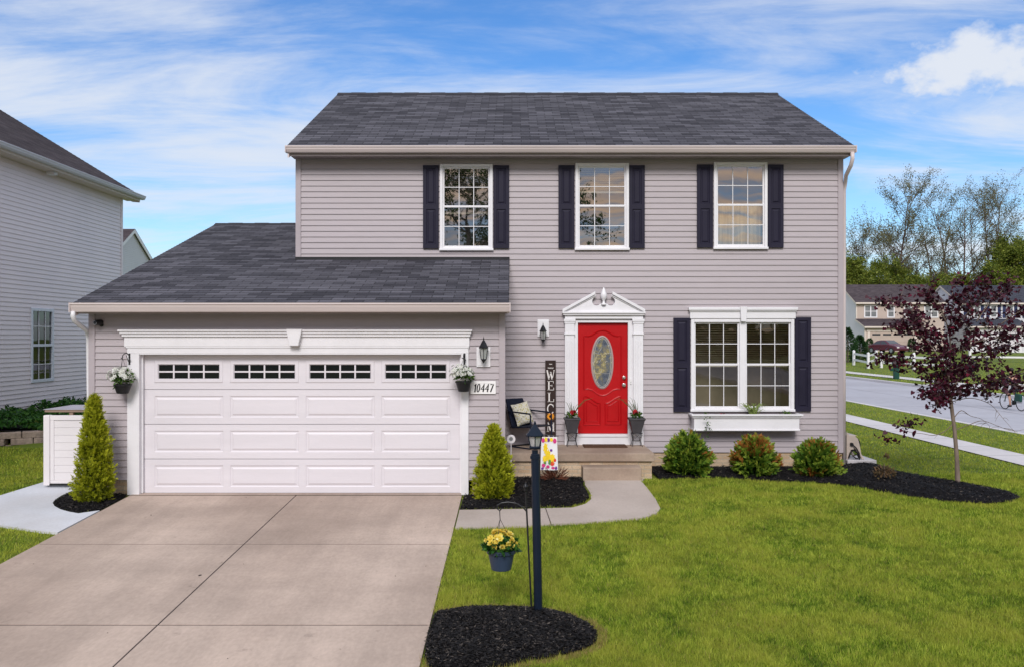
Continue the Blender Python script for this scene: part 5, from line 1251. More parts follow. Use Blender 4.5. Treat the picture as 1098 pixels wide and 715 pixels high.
# ================================================================== SHRUBS
def foliage_blob(root, c, shape, n, ln, wd, mat, seed, upw=.6, colfn=None, clumps=0, name='crown', inner=.55):
    """leaf sprays through the volume described by shape(u in 0..1 height) -> radius fraction; clumps give an uneven outline"""
    r = np.random.default_rng(seed); Hh, Rr, prof = shape
    u = r.random(n) ** .85; ang = r.uniform(0, 2 * PI, n); rad = np.interp(u, *prof) * Rr
    lump = 1 + .10 * np.sin(ang * 3 + u * 9 + seed) + .08 * np.sin(ang * 7 - u * 17 + seed * 2)
    if clumps:
        ca, cu = r.uniform(0, 2 * PI, clumps), r.uniform(.1, 1, clumps); amp = r.uniform(.05, .22, clumps)
        for a_, u_, m_ in zip(ca, cu, amp):
            da = np.abs((ang - a_ + PI) % (2 * PI) - PI); lump += m_ * np.exp(-(da / .3) ** 2 - ((u - u_) / .10) ** 2)
    f = inner + (1 - inner) * r.random(n) ** .5; rr_ = rad * f * lump * .93
    p = np.c_[c[0] + rr_ * np.cos(ang), c[1] + rr_ * np.sin(ang), c[2] + u * Hh]
    out = np.c_[np.cos(ang), np.sin(ang), np.full(n, upw)]
    ax = out + r.normal(0, .35, (n, 3)); nr = np.c_[np.cos(ang), np.sin(ang), np.full(n, .3)] + r.normal(0, .7, (n, 3))
    col = np.clip(r.beta(2, 2, n), 0, 1) if colfn is None else colfn(r, u, ang, f, p)
    return np_obj(name, leaf_quads(p, ax, nr, r.uniform(.6, 1.3, n) * ln, r.uniform(.7, 1.2, n) * wd, .5), 4, mat, root, col)
def stem(root, c, h, r=.03, name='trunk', mat=None):
    mb = MB(); mb.tube([(c[0], c[1], c[2] - .05), (c[0] + .01, c[1], c[2] + h * .5), (c[0], c[1], c[2] + h)], [r, r * .8, r * .3], 8); mb.build(name, mat or M['bark'], root)
def spray_crown(root, c, shape, nspr, k, slen, lln, lwd, mat, seed, up, colfn=None, fmin=.55, fill=2500, name='crown', clumps=30):
    """flat fans of small leaves pointing out of the crown, over loose inner leaves"""
    r = np.random.default_rng(seed); Hh, Rr, prof = shape
    u = r.random(nspr) ** .9; ang = r.uniform(0, 2 * PI, nspr); lump = 1 + .08 * np.sin(ang * 3 + u * 9 + seed) + .06 * np.sin(ang * 7 - u * 15 + seed * 2)
    for a_, u_, m_ in zip(r.uniform(0, 2 * PI, clumps), r.uniform(.1, 1, clumps), r.uniform(-.10, .16, clumps)):
        da = np.abs((ang - a_ + PI) % (2 * PI) - PI); lump += m_ * np.exp(-(da / .35) ** 2 - ((u - u_) / .12) ** 2)
    f = fmin + (1 - fmin) * r.random(nspr) ** .45; rad = np.interp(u, *prof) * Rr * f * lump
    p = np.c_[c[0] + rad * np.cos(ang), c[1] + rad * np.sin(ang), c[2] + u * Hh * .95]
    ax = unit(unit(np.c_[np.cos(ang), np.sin(ang), up * (.35 + u)]) + r.normal(0, .28, (nspr, 3))); nr = unit(np.cross(ax, rdirs(nspr, r))); sd = np.cross(ax, nr)
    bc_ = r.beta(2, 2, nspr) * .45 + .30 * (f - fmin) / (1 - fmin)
    if colfn is not None: bc_ = colfn(r, u, ang, f, p, bc_)
    s = r.random((nspr, k)); sg = np.where(r.random((nspr, k)) < .5, -1, 1); L_ = slen * r.uniform(.6, 1.25, (nspr, 1))
    q = p[:, None] + ax[:, None] * (s * L_)[..., None]
    la = ax[:, None] * (.55 + .5 * s)[..., None] + sd[:, None] * (sg * (1 - .6 * s) * .8)[..., None] + r.normal(0, .16, (nspr, k, 3))
    nn_ = nr[:, None] + r.normal(0, .35, (nspr, k, 3))
    hot = bc_ > .82
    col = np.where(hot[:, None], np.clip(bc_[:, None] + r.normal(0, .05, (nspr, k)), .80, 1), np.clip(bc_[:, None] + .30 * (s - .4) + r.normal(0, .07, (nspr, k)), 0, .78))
    q, la, nn_, col = q.reshape(-1, 3), la.reshape(-1, 3), nn_.reshape(-1, 3), col.ravel(); n = len(q)
    V = leaf_quads(q, la, nn_, r.uniform(.6, 1.25, n) * lln, r.uniform(.7, 1.2, n) * lwd, .5)
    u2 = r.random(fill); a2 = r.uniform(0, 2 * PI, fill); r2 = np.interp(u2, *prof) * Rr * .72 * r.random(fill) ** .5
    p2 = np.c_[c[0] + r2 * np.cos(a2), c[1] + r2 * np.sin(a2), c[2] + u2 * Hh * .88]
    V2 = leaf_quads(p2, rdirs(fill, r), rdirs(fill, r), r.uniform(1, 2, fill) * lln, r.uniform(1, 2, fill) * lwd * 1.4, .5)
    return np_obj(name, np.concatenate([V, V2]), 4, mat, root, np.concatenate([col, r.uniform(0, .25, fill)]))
cone = ([0, .08, .25, .5, .75, .92, 1], [.84, 1, 1, .80, .47, .18, .01])
def arborvitae(label, px, pyb, pyt, w, seed, Y=None):
    c = gp(px, pyb); 
    c = (c[0], c[1] + w / 2 / F * c[1] * .5, c[2] + .03); h = Z_(pyt, c[1]) - c[2]; r = w / 2 / F * c[1] * .93
    t = thing('arborvitae', label, 'shrub', c)
    stem(t, c, h * .4)
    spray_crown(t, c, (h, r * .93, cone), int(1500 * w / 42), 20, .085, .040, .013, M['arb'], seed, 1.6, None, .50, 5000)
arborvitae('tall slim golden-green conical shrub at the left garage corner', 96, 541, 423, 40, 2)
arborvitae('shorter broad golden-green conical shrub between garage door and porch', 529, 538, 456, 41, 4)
ball = ([0, .06, .25, .5, .75, .92, 1], [.70, .92, 1, .90, .66, .36, .10])
def yew(label, px, pyb, pyt, w, seed, rust):
    c = gp(px, pyb); c = (c[0], c[1] + w / 2 / F * c[1] * .75, c[2] + .03); h = Z_(pyt, c[1]) - c[2] - .03; r = w / 2 / F * c[1] * .94
    t = thing('evergreen_shrub', label, 'shrub', c); stem(t, c, h * .4, .03)
    def colfn(r_, u, ang, f, p, v):
        hot = np.sin(p[:, 0] * 9 + seed) * np.sin(p[:, 2] * 11 + seed * 2) + .9 * (u - .45)
        return np.where((hot > .22) & (r_.random(len(u)) < rust * .8) & (f > .72), r_.uniform(.84, 1, len(u)), np.minimum(v, .78))
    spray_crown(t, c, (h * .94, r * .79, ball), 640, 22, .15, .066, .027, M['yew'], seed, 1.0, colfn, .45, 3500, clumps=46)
G3 = 'three evergreen shrubs under the front window'
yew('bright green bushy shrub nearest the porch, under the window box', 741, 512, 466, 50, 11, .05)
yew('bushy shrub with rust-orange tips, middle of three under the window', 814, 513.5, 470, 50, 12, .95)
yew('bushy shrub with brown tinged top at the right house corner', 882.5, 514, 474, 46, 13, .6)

# plants in the window box
def box_plant(name, label, px, seed, fn):
    x = mx(px); c = (x, YM - .16, zt_ - .03); t = thing(name, label, 'plant', c); fn(t, c, seed)
def spiky(t, c, seed):
    r_ = np.random.default_rng(seed); mb = MB()
    for k in range(38):
        a = r_.uniform(0, 2 * PI); l = r_.uniform(.16, .34); e = r_.uniform(.2, 1.0); p0 = Vector(c) + Vector((r_.uniform(-.05, .05), r_.uniform(-.03, .03), 0)); d = Vector((math.cos(a) * e, math.sin(a) * e * .7, 0)) * l
        mb.tube([p0, p0 + d * .35 + Vector((0, 0, l * .55)), p0 + d * .8 + Vector((0, 0, l * .78)), p0 + d * 1.2 + Vector((0, 0, l * .62))], [.006, .007, .004, .001], 4)
    mb.build('blades', pmat('grass_plant', (.20, .26, .07), .5, .3, 20), t)
box_plant('ornamental_grass', 'spiky pale green grass plant in the middle of the window box', 805.5, 41, spiky)
def trailing(t, c, seed):
    r_ = np.random.default_rng(seed); n = 70; s = r_.random(n); p = np.c_[c[0] + r_.normal(0, .04, n), np.where(s > .5, YM - .36, c[1]) + r_.normal(0, .02, n), c[2] + .03 - np.clip(s - .5, 0, 1) * .75 + r_.normal(0, .02, n)]
    np_obj('leaves', leaf_quads(p, rdirs(n, r_), rdirs(n, r_), r_.uniform(.03, .06, n), r_.uniform(.02, .03, n)), 4, M['green'], t, r_.random(n) * .8)
box_plant('trailing_ivy', 'thin trailing vine hanging over the left end of the window box', 754.5, 42, trailing)
def low_leaves(t, c, seed): leaf_tuft(t, 'leaves', M['green'], (c[0], c[1], c[2] + .02), .12, .06, .06, 90, .06, .02, .3, seed)
box_plant('low_plant', 'low green sprig at the right end of the window box', 840, 43, low_leaves)
def red_bloom(t, c, seed):
    leaf_tuft(t, 'leaves', M['green'], (c[0], c[1], c[2] + .0), .07, .05, .03, 40, .05, .025, .3, seed); flower_heads(t, 'blossom', M['petal_r'], (c[0], c[1] - .03, c[2] + .04), .05, .03, .03, 4, .03, 6, np.random.default_rng(seed))
box_plant('red_flower', 'tiny red flower poking above the rim of the window box', 771.5, 44, red_bloom)

# small bronze shrub in the long bed
c = gp(948, 516); t = thing('bronze_shrub', 'small bronze leaved shrub in mulch near the hose reel', 'shrub', c); stem(t, c, .3, .012)
leaf_tuft(t, 'crown', leaf_mat('bronze_leaves', [(0, (.05, .03, .02)), (.5, (.12, .09, .04)), (1, (.22, .12, .06))], .25), (c[0], c[1], c[2] + .13), .17, .15, .14, 420, .05, .022, .25, 14)
leaf_tuft(t, 'shoot', bpy.data.materials['bronze_leaves'], (c[0] + .03, c[1], c[2] + .34), .03, .03, .13, 40, .05, .02, .8, 15)

# hose reel ---------------------------------------------------------------------------
hx0, hx1, hy = X_(908.5, 16.3), X_(929, 16.3), 16.35; z0 = g(6.2, 16.3) + .10
t = thing('hose_reel', 'tan plastic hose reel cart with black hose at the right house corner', 'hose reel', ((hx0 + hx1) / 2, hy, z0))
zz = lambda py: Z_(py, hy)
side = [(hx0, z0), (hx0, zz(462)), (hx0 + .05, zz(466)), (hx0 + .14, zz(466.5)), (hx0 + .21, zz(470)), (hx0 + .24, zz(476)), (hx0 + .27, zz(486)), (hx1 - .02, z0), (hx1 - .07, z0), (hx0 + .24, z0 + .08), (hx0 + .16, z0 + .19), (hx0 + .08, z0 + .17), (hx0 + .04, z0 + .06), (hx0 + .035, z0)]
for k, yv in enumerate((hy - .02, hy + .42)):
    mb = MB(); mb.prism(side, yv, yv + .035); mb.build('side_panel', M['tan'], t, bevel=.008)
mb = MB(); mb.tube([(hx0 + .15, hy + .03, z0 + .27), (hx0 + .15, hy + .41, z0 + .27)], .10, 18); mb.build('drum', M['tan'], t)
mb = MB()
for k in range(9): yv = hy + .05 + k * .042; mb.tube([(hx0 + .15 + .118 * math.cos(2 * PI * i / 18), yv, z0 + .27 + .118 * math.sin(2 * PI * i / 18)) for i in range(19)], .016, 6)
mb.tube([(hx0 + .03, hy - .035, z0 + .02), (hx0 + .06, hy - .035, z0 + .12), (hx0 + .12, hy - .035, z0 + .17), (hx0 + .19, hy - .035, z0 + .12), (hx0 + .24, hy - .035, z0 + .03), (hx0 + .16, hy - .06, z0 + .02), (hx0 + .10, hy - .05, z0 + .07), (hx0 + .18, hy - .05, z0 + .09), (hx0 + .22, hy - .06, z0 + .02)], .014, 6)
mb.build('hose', M['rubber'], t)
mb = MB(); kx_, kz_ = hx0 + .085, zz(475.5); mb.tube([(kx_, hy - .02, kz_), (kx_, hy - .06, kz_)], .03, 14)
mb.tube([(kx_, hy - .055, kz_), (kx_ + .07, hy - .06, kz_ - .06), (kx_ + .13, hy - .06, kz_ - .16), (kx_ + .14, hy - .06, kz_ - .26), (kx_ + .11, hy - .06, kz_ - .33)], .012, 8); mb.build('crank', M['black'], t)
mb = MB(); mb.box(hx0 + .02, hx0 + .2, hy + .014, hy + .42, zz(467.5), zz(466.3)); mb.build('handle', M['tan'], t, bevel=.01)
mb = MB(); mb.box(hx0 - .02, hx1 + .16, hy - .12, hy + .6, g(6.2, 16.3) - .05, z0 - .001); tag(mb.build('paver', M['sidewalk'], bevel=.01), 'pale concrete paver under the tan hose reel', 'paver')

# privacy screen and storage box -------------------------------------------------------
Yp = 13.95; sx0 = X_(48, Yp); sx1 = GX0 - .01; gz_ = .07; zt = Z_(444.5, Yp)
t = thing('privacy_screen', 'white vinyl privacy screen on the pale pad behind the tall conical shrub', 'screen', ((sx0 + sx1) / 2, Yp, gz_))
mb = MB(); mb.box(sx0, sx0 + .10, Yp - .05, Yp + .05, gz_, zt); mb.build('post', M['vinyl'], t, bevel=.012)
mb = MB()
for k in range(8): za = gz_ + .08 + k * (zt - gz_ - .16) / 8; mb.box(sx0 + .10, sx1, Yp - .02, Yp + .02, za + .0012, za + (zt - gz_ - .16) / 8 - .0012)
mb.build('board_panel', M['vinyl'], t, bevel=.004)
mb = MB(); mb.box(sx0 + .10, sx1, Yp - .035, Yp + .035, zt - .08, zt - .004); mb.box(sx0 + .10, sx1, Yp - .03, Yp + .03, gz_ + .03, gz_ + .08); mb.box(sx0 + .10, sx0 + .16, Yp - .032, Yp + .032, gz_ + .08, zt - .08); mb.build('rail', M['vinyl'], t, bevel=.006)
mb = MB(); mb.box(sx0 + .06, sx1, Yp - .045, Yp - .01, gz_ - .0, gz_ + .025); mb.build('base_strip', M['rubber'], t)
Yb = 16.4; bx0, bx1 = X_(46.5, Yb), GX0 - .12; zl = Z_(438.3, Yb)
t = thing('outdoor_table', 'flat grey tabletop showing above the white vinyl screen', 'table', ((bx0 + bx1) / 2, Yb, g(bx0 + .5, Yb)))
mb = MB(); mb.box(bx0, bx1, Yb, Yb + 1.1, zl - .012, zl); mb.build('tabletop', pmat('grey_resin', (.40, .385, .44), .6, .08), t, bevel=.003)
mb = MB(); mb.box(bx0 + .02, bx1 - .02, Yb + .01, Yb + .04, zl - .055, zl - .0125); mb.box(bx0 + .02, bx1 - .02, Yb + 1.06, Yb + 1.09, zl - .055, zl - .0125); mb.box(bx0 + .02, bx0 + .05, Yb + .041, Yb + 1.059, zl - .055, zl - .0125); mb.box(bx1 - .05, bx1 - .02, Yb + .041, Yb + 1.059, zl - .055, zl - .0125); mb.build('apron', pmat('brown_resin', (.30, .21, .17), .6, .1), t)
for lx in (bx0 + .5, bx1 - .12):
    for ly in (Yb + .06, Yb + 1.04):
        mb = MB(); mb.box(lx - .035, lx + .035, ly - .035, ly + .035, g(lx, ly) - .02, zl - .0126); mb.build('leg', bpy.data.materials['brown_resin'], t)

# retaining wall and its planting ------------------------------------------------------
t = thing('retaining_wall', 'low weathered block retaining wall below the neighbour house', 'wall', (-10, 17.5, .25))
ptsr = [(-13.5, 17.0), (-11.3, 17.3), (-10.1, 17.5), (-9.4, 17.9), (-9.1, 18.8), (-9.05, 26)]
mb = MB(); rr_ = np.random.default_rng(3)
for row in range(3):
    for (xa, ya), (xb, yb) in zip(ptsr[:-1], ptsr[1:]):
        Ls = math.hypot(xb - xa, yb - ya); n = max(1, round(Ls / .34)); ux, uy = (xb - xa) / Ls, (yb - ya) / Ls
        for i in range(n):
            o_ = (.5 if row % 2 else 0); s0, s1 = (i + o_) * Ls / n + .006, min((i + 1 + o_) * Ls / n - .006, Ls + .1); zb_ = .13 + row * .128; j = rr_.uniform(-.02, .02)
            q = [(xa + ux * s0 + uy * (j), ya + uy * s0 - ux * (j)), (xa + ux * s1 + uy * j, ya + uy * s1 - ux * j), (xa + ux * s1 - uy * .22, ya + uy * s1 + ux * .22), (xa + ux * s0 - uy * .22, ya + uy * s0 + ux * .22)]
            vs = [(a, b, zb_) for a, b in q] + [(a, b, zb_ + .122) for a, b in q]
            uvo = rr_.uniform(0, 50)
            mb.add(vs, [(4, 5, 6, 7), (0, 1, 5, 4), (1, 2, 6, 5), (3, 0, 4, 7)], [[(uvo + vs[k][0], vs[k][2] + vs[k][1]) for k in f] for f in [(4, 5, 6, 7), (0, 1, 5, 4), (1, 2, 6, 5), (3, 0, 4, 7)]])
mb.build('blocks', M['block'], t, bevel=.018)
bedp = [(-13.5, 17.15), (-11.3, 17.45), (-10.1, 17.65), (-9.5, 18.0), (-9.25, 18.9), (-9.25, 25), (-11.1, 25), (-11.1, 17.2)]
r_ = np.random.default_rng(8); n = 16000; q = np.c_[r_.uniform(-13.5, -9.2, n), r_.uniform(17.1, 25, n)]; q = q[pip(q[:, 0], q[:, 1], bedp)]; n = len(q)
hum = .10 + .10 * np.sin(q[:, 0] * 3.1) * np.sin(q[:, 1] * 2.3) + .08 * np.sin(q[:, 0] * 7 + q[:, 1] * 5)
hgt_ = .46 + .26 * np.clip((q[:, 0] + 9.4) / -1.7, 0, 1)
p = np.c_[q, hgt_ + np.clip(hum, 0, .3) * r_.random(n) + .02]
struct(np_obj('groundcover', leaf_quads(p, np.c_[r_.normal(size=(n, 2)), r_.uniform(.1, .9, n)], rdirs(n, r_), r_.uniform(.06, .12, n), r_.uniform(.04, .07, n)), 4, M['cover'], None, r_.random(n)), 'stuff')
mb = MB(); vs = [(x, y, .44 + .22 * min(max((x + 9.4) / -1.7, 0), 1)) for x, y in bedp]; mb.add(vs, [tuple(range(len(vs)))]); struct(mb.build('raised_bed', M['mulch']))

# ================================================================== NEIGHBOURS
nb = thing('neighbour_house', 'pale lavender-grey sided neighbour house with brown roof at the left edge', 'house', (-11.1, 20, .6))
XN = -11.1; nwin = (20.5, 21.5, 1.34, 3.06)
mb = MB(); lap_wall(mb, 6.0, 25.3, .62, 6.30, XN, [(20.55, 21.45, 1.40, 3.0)], .1016, .016, axis='x')
mb.add([(XN, 25.3, .3), (-21.9, 25.3, .3), (-21.9, 25.3, 6.3), (-16.5, 25.3, 9.5), (XN, 25.3, 6.3)], [(0, 1, 2, 3, 4)])
mb.add([(XN, 6.0, .3), (-21.9, 6.0, .3), (-21.9, 6.0, 6.3), (-16.5, 6.0, 9.5), (XN, 6.0, 6.3)], [(4, 3, 2, 1, 0)])
mb.build('wall', M['neigh'], nb)
mb = MB(); mb.box(XN - .05, XN + .028, 25.22, 25.33, .6, 6.30); mb.build('corner_trim', M['neigh'], nb, bevel=.006)
mb = MB(); mb.box(XN - .3, XN + .005, 6, 25.28, -.3, .615); mb.build('foundation', M['block'], nb)
mb = MB(); roof_slope(mb, lambda y: 5.6, lambda y: 25.68, -10.68, 6.44, -16.5, 10.0, axis='x'); roof_slope(mb, lambda y: 5.6, lambda y: 25.68, -22.3, 6.44, -16.5, 10.0, axis='x')
mb.add([(-10.68, 25.68, 6.44), (-16.5, 25.68, 10.0), (-16.5, 25.68, 9.92), (-10.68, 25.68, 6.36)], [(0, 1, 2, 3)], [[(0, 0)] * 4])
mb.build('roof', M['shingle_brown'], nb)
mb = MB(); mb.box(XN, -10.72, 5.6, 25.64, 6.30, 6.32); mb.prism([(-10.74, 6.26), (-10.70, 6.40), (-16.5, 9.9), (-16.5, 9.7), (-10.95, 6.28)], 25.62, 25.66); mb.box(-10.76, -10.70, 5.6, 25.60, 6.29, 6.40); mb.build('soffit', M['creamtrim'], nb)
mb = MB(); pr_ = [(-10.70, 6.45), (-10.57, 6.45), (-10.57, 6.425), (-10.585, 6.41), (-10.59, 6.38), (-10.62, 6.34), (-10.70, 6.335)]; mb.prism(pr_, 5.6, 25.72); mb.build('gutter', M['neigh_far'], nb, bevel=.004)
mb = MB(); mb.box(XN + .1, XN + .3, 21.0, 21.16, 6.22, 6.299); mb.build('soffit_vent', M['white'], nb, bevel=.01)
a0, a1, c0, c1 = nwin
mb = MB(); f_ = .07
for (y0, y1, z0, z1) in ((a0, a0 + f_, c0, c1), (a1 - f_, a1, c0, c1), (a0 + f_, a1 - f_, c1 - f_, c1), (a0 + f_, a1 - f_, c0, c0 + f_), (a0 + f_, a1 - f_, (c0 + c1) / 2 - .03, (c0 + c1) / 2 + .03)): mb.box(XN - .05, XN + .035, y0, y1, z0, z1)
wn = mb.build('window', pmat('bluish_white_vinyl', (.70, .74, .82), .45, .03), nb, bevel=.005)
mb = MB()
for i in (1, 2): y = a0 + f_ + (a1 - a0 - 2 * f_) * i / 3; mb.box(XN + .002, XN + .012, y - .009, y + .009, c0 + f_, c1 - f_)
for z in (c0 + .42, c1 - .42): mb.box(XN + .002, XN + .011, a0 + f_, a1 - f_, z - .009, z + .009)
mb.build('grille', M['white'], wn)
mb = MB(); mb.add([(XN - .004, a0 + f_, c0 + f_), (XN - .004, a1 - f_, c0 + f_), (XN - .004, a1 - f_, c1 - f_), (XN - .004, a0 + f_, c1 - f_)], [(0, 1, 2, 3)]); mb.build('pane', M['pane_low'], wn)
mb = MB(); mb.box(XN - 1.2, XN - .06, a0 - .2, a1 + .2, c0 - .2, c1 + .2); mb.f = [f for i, f in enumerate(mb.f) if i != 1]; mb.build('room', M['room'], wn)

# pale gable further back on the left
XG, YR, ZR, SG, HD = -21.33, 50.0, 8.35, .60, 4.6
fg = thing('gabled_house', 'distant pale gabled house peeking out past the neighbour corner', 'house', (XG, YR, 0))
ze = ZR - HD * SG
mb = MB(); lap_wall(mb, YR - HD, YR + HD, .3, ze, XG, (), .1016, .012, axis='x')
k = 0
while ze + k * .1016 < ZR - .15:
    z0, z1 = ze + k * .1016, ze + (k + 1) * .1016; d0 = (ZR - z1) / SG; mb.add([(XG + .012, YR - d0, z0), (XG + .012, YR + d0, z0), (XG, YR + d0, z1), (XG, YR - d0, z1)], [(0, 1, 2, 3)]); mb.add([(XG, YR - d0, z0), (XG, YR + d0, z0), (XG + .012, YR + d0, z0), (XG + .012, YR - d0, z0)], [(0, 1, 2, 3)]); k += 1
mb.add([(XG - 10, YR - HD, 0), (XG - .01, YR - HD, 0), (XG - .01, YR - HD, ze), (XG - 10, YR - HD, ze)], [(0, 1, 2, 3)]); mb.add([(XG - .005, YR - HD, 0), (XG - .005, YR + HD, 0), (XG - .005, YR + HD, ze), (XG - .005, YR, ZR - .02), (XG - .005, YR - HD, ze)], [(0, 1, 2, 3, 4)])
mb.build('wall', M['neigh_far'], fg)
mb = MB(); e = .3
for s_ in (-1, 1): roof_slope(mb, lambda y: XG - 10, lambda y: XG + .15, YR + s_ * (HD + e), ZR + .12 - (HD + e) * SG, YR, ZR + .12)
mb.build('roof', M['shingle_brown'], fg)
for s_ in (-1, 1):
    mb = MB(); mb.prism_x([(YR + s_ * (HD + e), ZR + .10 - (HD + e) * SG), (YR, ZR + .10), (YR, ZR - .10), (YR + s_ * (HD + e), ZR - .10 - (HD + e) * SG)], XG + .10, XG + .145); mb.build('rake_board', M['white'], fg)

# far houses across the street
def far_house(label, X0, Y0, wide, m_wall, m_side, m_roof, m_door, shut):
    zb = g(X0 + 3, Y0 - 2) - .05
    t = thing('far_house', label, 'house', (X0, Y0, zb))
    hz, rz, dp = zb + 5.45, zb + 7.75, 9.0
    mb = MB(); mb.box(X0 + .02, X0 + wide - .02, Y0, Y0 + .1, zb, hz)
    mb.box(X0, X0 + 6.0, Y0 - 2.4, Y0 - 2.3, zb, zb + 2.7)
    for k in range(24): mb.box(X0 + .03, X0 + wide - .03, Y0 - .012, Y0 - .002, zb + 2.9 + k * .1016, zb + 2.9 + k * .1016 + .07)
    mb.build('front_wall', m_wall, t)
    mb = MB(); mb.add([(X0, Y0 + .002, zb), (X0, Y0 + dp, zb), (X0, Y0 + dp, hz), (X0, Y0 + dp / 2, rz - .1), (X0, Y0 + .002, hz)], [(0, 1, 2, 3, 4)]); mb.add([(X0 + .002, Y0 - 2.3, zb), (X0 + .002, Y0 + .001, zb), (X0 + .002, Y0 + .001, zb + 3.6), (X0 + .002, Y0 - 2.3, zb + 2.7)], [(0, 1, 2, 3)])
    mb.add([(X0 + wide, Y0, zb), (X0 + wide, Y0 + dp, zb), (X0 + wide, Y0 + dp, hz), (X0 + wide, Y0 + dp / 2, rz - .1), (X0 + wide, Y0, hz)], [(0, 1, 2, 3, 4)]); mb.add([(X0, Y0 + dp, zb), (X0 + wide, Y0 + dp, zb), (X0 + wide, Y0 + dp, hz), (X0, Y0 + dp, hz)], [(0, 1, 2, 3)])
    mb.build('side_wall', m_side, t)
    mb = MB(); e = .3
    roof_slope(mb, lambda y: X0 - .15, lambda y: X0 + wide + .15, Y0 - e, hz - .02, Y0 + dp / 2, rz, .28); roof_slope(mb, lambda y: X0 - .15, lambda y: X0 + wide + .15, Y0 + dp + e, hz - .02, Y0 + dp / 2, rz, .28)
    roof_slope(mb, lambda y: X0 - .15, lambda y: X0 + 6.6, Y0 - 2.75, zb + 2.75, Y0 + .0, zb + 3.65, .28)
    mb.build('roof', m_roof, t)
    mb = MB(); mb.box(X0 - .2, X0 + wide + .2, Y0 - e - .12, Y0 - e + .02, hz - .16, hz + .01); mb.box(X0 - .2, X0 + 6.65, Y0 - 2.88, Y0 - 2.74, zb + 2.60, zb + 2.77)
    mb.prism_x([(Y0 - e, hz - .06), (Y0 + dp / 2, rz - .05), (Y0 + dp + e, hz - .06), (Y0 + dp + e, hz - .26), (Y0 + dp / 2, rz - .25), (Y0 - e, hz - .26)], X0 - .17, X0 - .13)
    mb.prism_x([(Y0 - 2.75, zb + 2.74), (Y0 - .0, zb + 3.63), (Y0 - .0, zb + 3.45), (Y0 - 2.75, zb + 2.57)], X0 - .17, X0 - .13)
    mb.box(X0 - .03, X0 + .08, Y0 - 2.42, Y0 - 2.28, zb, zb + 2.6); mb.box(X0 - .03, X0 + .08, Y0 - .02, Y0 + .1, zb + 3.4, hz - .17)
    mb.build('trim', M['creamtrim'], t)
    gx = X0 + .55
    mb = MB(); mb.box(gx, gx + 4.9, Y0 - 2.43, Y0 - 2.405, zb + .02, zb + 2.15)
    for k in range(1, 4): mb.box(gx, gx + 4.9, Y0 - 2.445, Y0 - 2.432, zb + k * .53, zb + k * .53 + .46)
    gdo = mb.build('garage_door', m_door, t)
    mb = MB()
    for k in range(4): mb.box(gx + .25 + k * 1.18, gx + 1.15 + k * 1.18, Y0 - 2.455, Y0 - 2.447, zb + 1.78, zb + 1.98)
    mb.build('door_window', M['carglass'], gdo)
    mb = MB(); mb.box(gx - .25, gx, Y0 - 2.46, Y0 - 2.402, zb, zb + 2.2); mb.box(gx + 4.9, gx + 5.15, Y0 - 2.46, Y0 - 2.402, zb, zb + 2.2); mb.box(gx - .35, gx + 5.25, Y0 - 2.48, Y0 - 2.402, zb + 2.2, zb + 2.5); mb.build('garage_trim', M['creamtrim'] if m_wall is M['tansiding'] else M['white'], t)
    for (wx, ww, wz) in ((X0 + .85, 1.5, 3.75), (X0 + 3.45, .85, 3.75), (X0 + 5.35, .85, 3.75), (X0 + 7.6, 1.6, 3.75), (X0 + 7.6, 1.7, .9)):
        mb = MB(); fw = .13; z0, z1 = zb + wz, zb + wz + 1.45
        mb.box(wx, wx + fw, Y0 - .06, Y0, z0, z1); mb.box(wx + ww - fw, wx + ww, Y0 - .06, Y0, z0, z1); mb.box(wx, wx + ww, Y0 - .061, Y0, z1 - fw, z1); mb.box(wx, wx + ww, Y0 - .061, Y0, z0, z0 + fw)
        if ww > 1: mb.box(wx + ww / 2 - .06, wx + ww / 2 + .06, Y0 - .059, Y0, z0 + fw, z1 - fw)
        mb.box(wx + fw, wx + ww - fw, Y0 - .055, Y0, (z0 + z1) / 2 - .03, (z0 + z1) / 2 + .03)
        w_ = mb.build('window', M['white'], t)
        mb = MB(); mb.box(wx + fw - .02, wx + ww - fw + .02, Y0 - .03, Y0 - .016, z0 + fw - .02, z1 - fw + .02); mb.build('pane', pmat('far_pane', (.16, .17, .18), .15, .3, 1.2, spec=.5) if 'far_pane' not in bpy.data.materials else bpy.data.materials['far_pane'], w_)
        if shut and wz > 2:
            for sx in (wx - .42, wx + ww + .04): mb = MB(); mb.box(sx, sx + .36, Y0 - .05, Y0 - .0, z0, z1); mb.build('shutter', pmat('navy_shutter', (.02, .03, .09), .5, .1) if 'navy_shutter' not in bpy.data.materials else bpy.data.materials['navy_shutter'], t)
far_house('tan two-storey house with tan garage door far across the side street', 38.7, 100, 9.9, M['tansiding'], M['bluesiding'], M['shingle_brown'], M['tandoor'], False)
far_house('blue-grey house with dark roof and white garage behind the maroon tree', 51.6, 102.5, 14, M['neigh_far'], M['bluesiding'], M['shingle_navy'], M['white_garage'], True)

# fence, mailbox, lamp
def rail_fence(label, pts, hgt=1.05, step=2.3):
    t = thing('rail_fence', label, 'fence', (pts[0][0], pts[0][1], g(*pts[0])))
    for (xa, ya), (xb, yb) in zip(pts[:-1], pts[1:]):
        Ls = math.hypot(xb - xa, yb - ya); n = max(1, round(Ls / step))
        for i in range(0 if (xa, ya) == tuple(pts[0]) else 1, n + 1):
            x, y = xa + (xb - xa) * i / n, ya + (yb - ya) * i / n; z = g(x, y)
            mb = MB(); mb.box(x - .08, x + .08, y - .08, y + .08, z - .2, z + hgt); mb.lathe([(.12, 0), (.12, .04), (.01, .12)], (x, y, z + hgt), 4, rot=PI / 4); mb.build('post', M['white'], t)
        for hz_ in (.42, .88):
            mb = MB(); mb.bar((xa, ya, g(xa, ya) + hz_), (xb, yb, g(xb, yb) + hz_), .05, .15); mb.build('rail', M['white'], t)
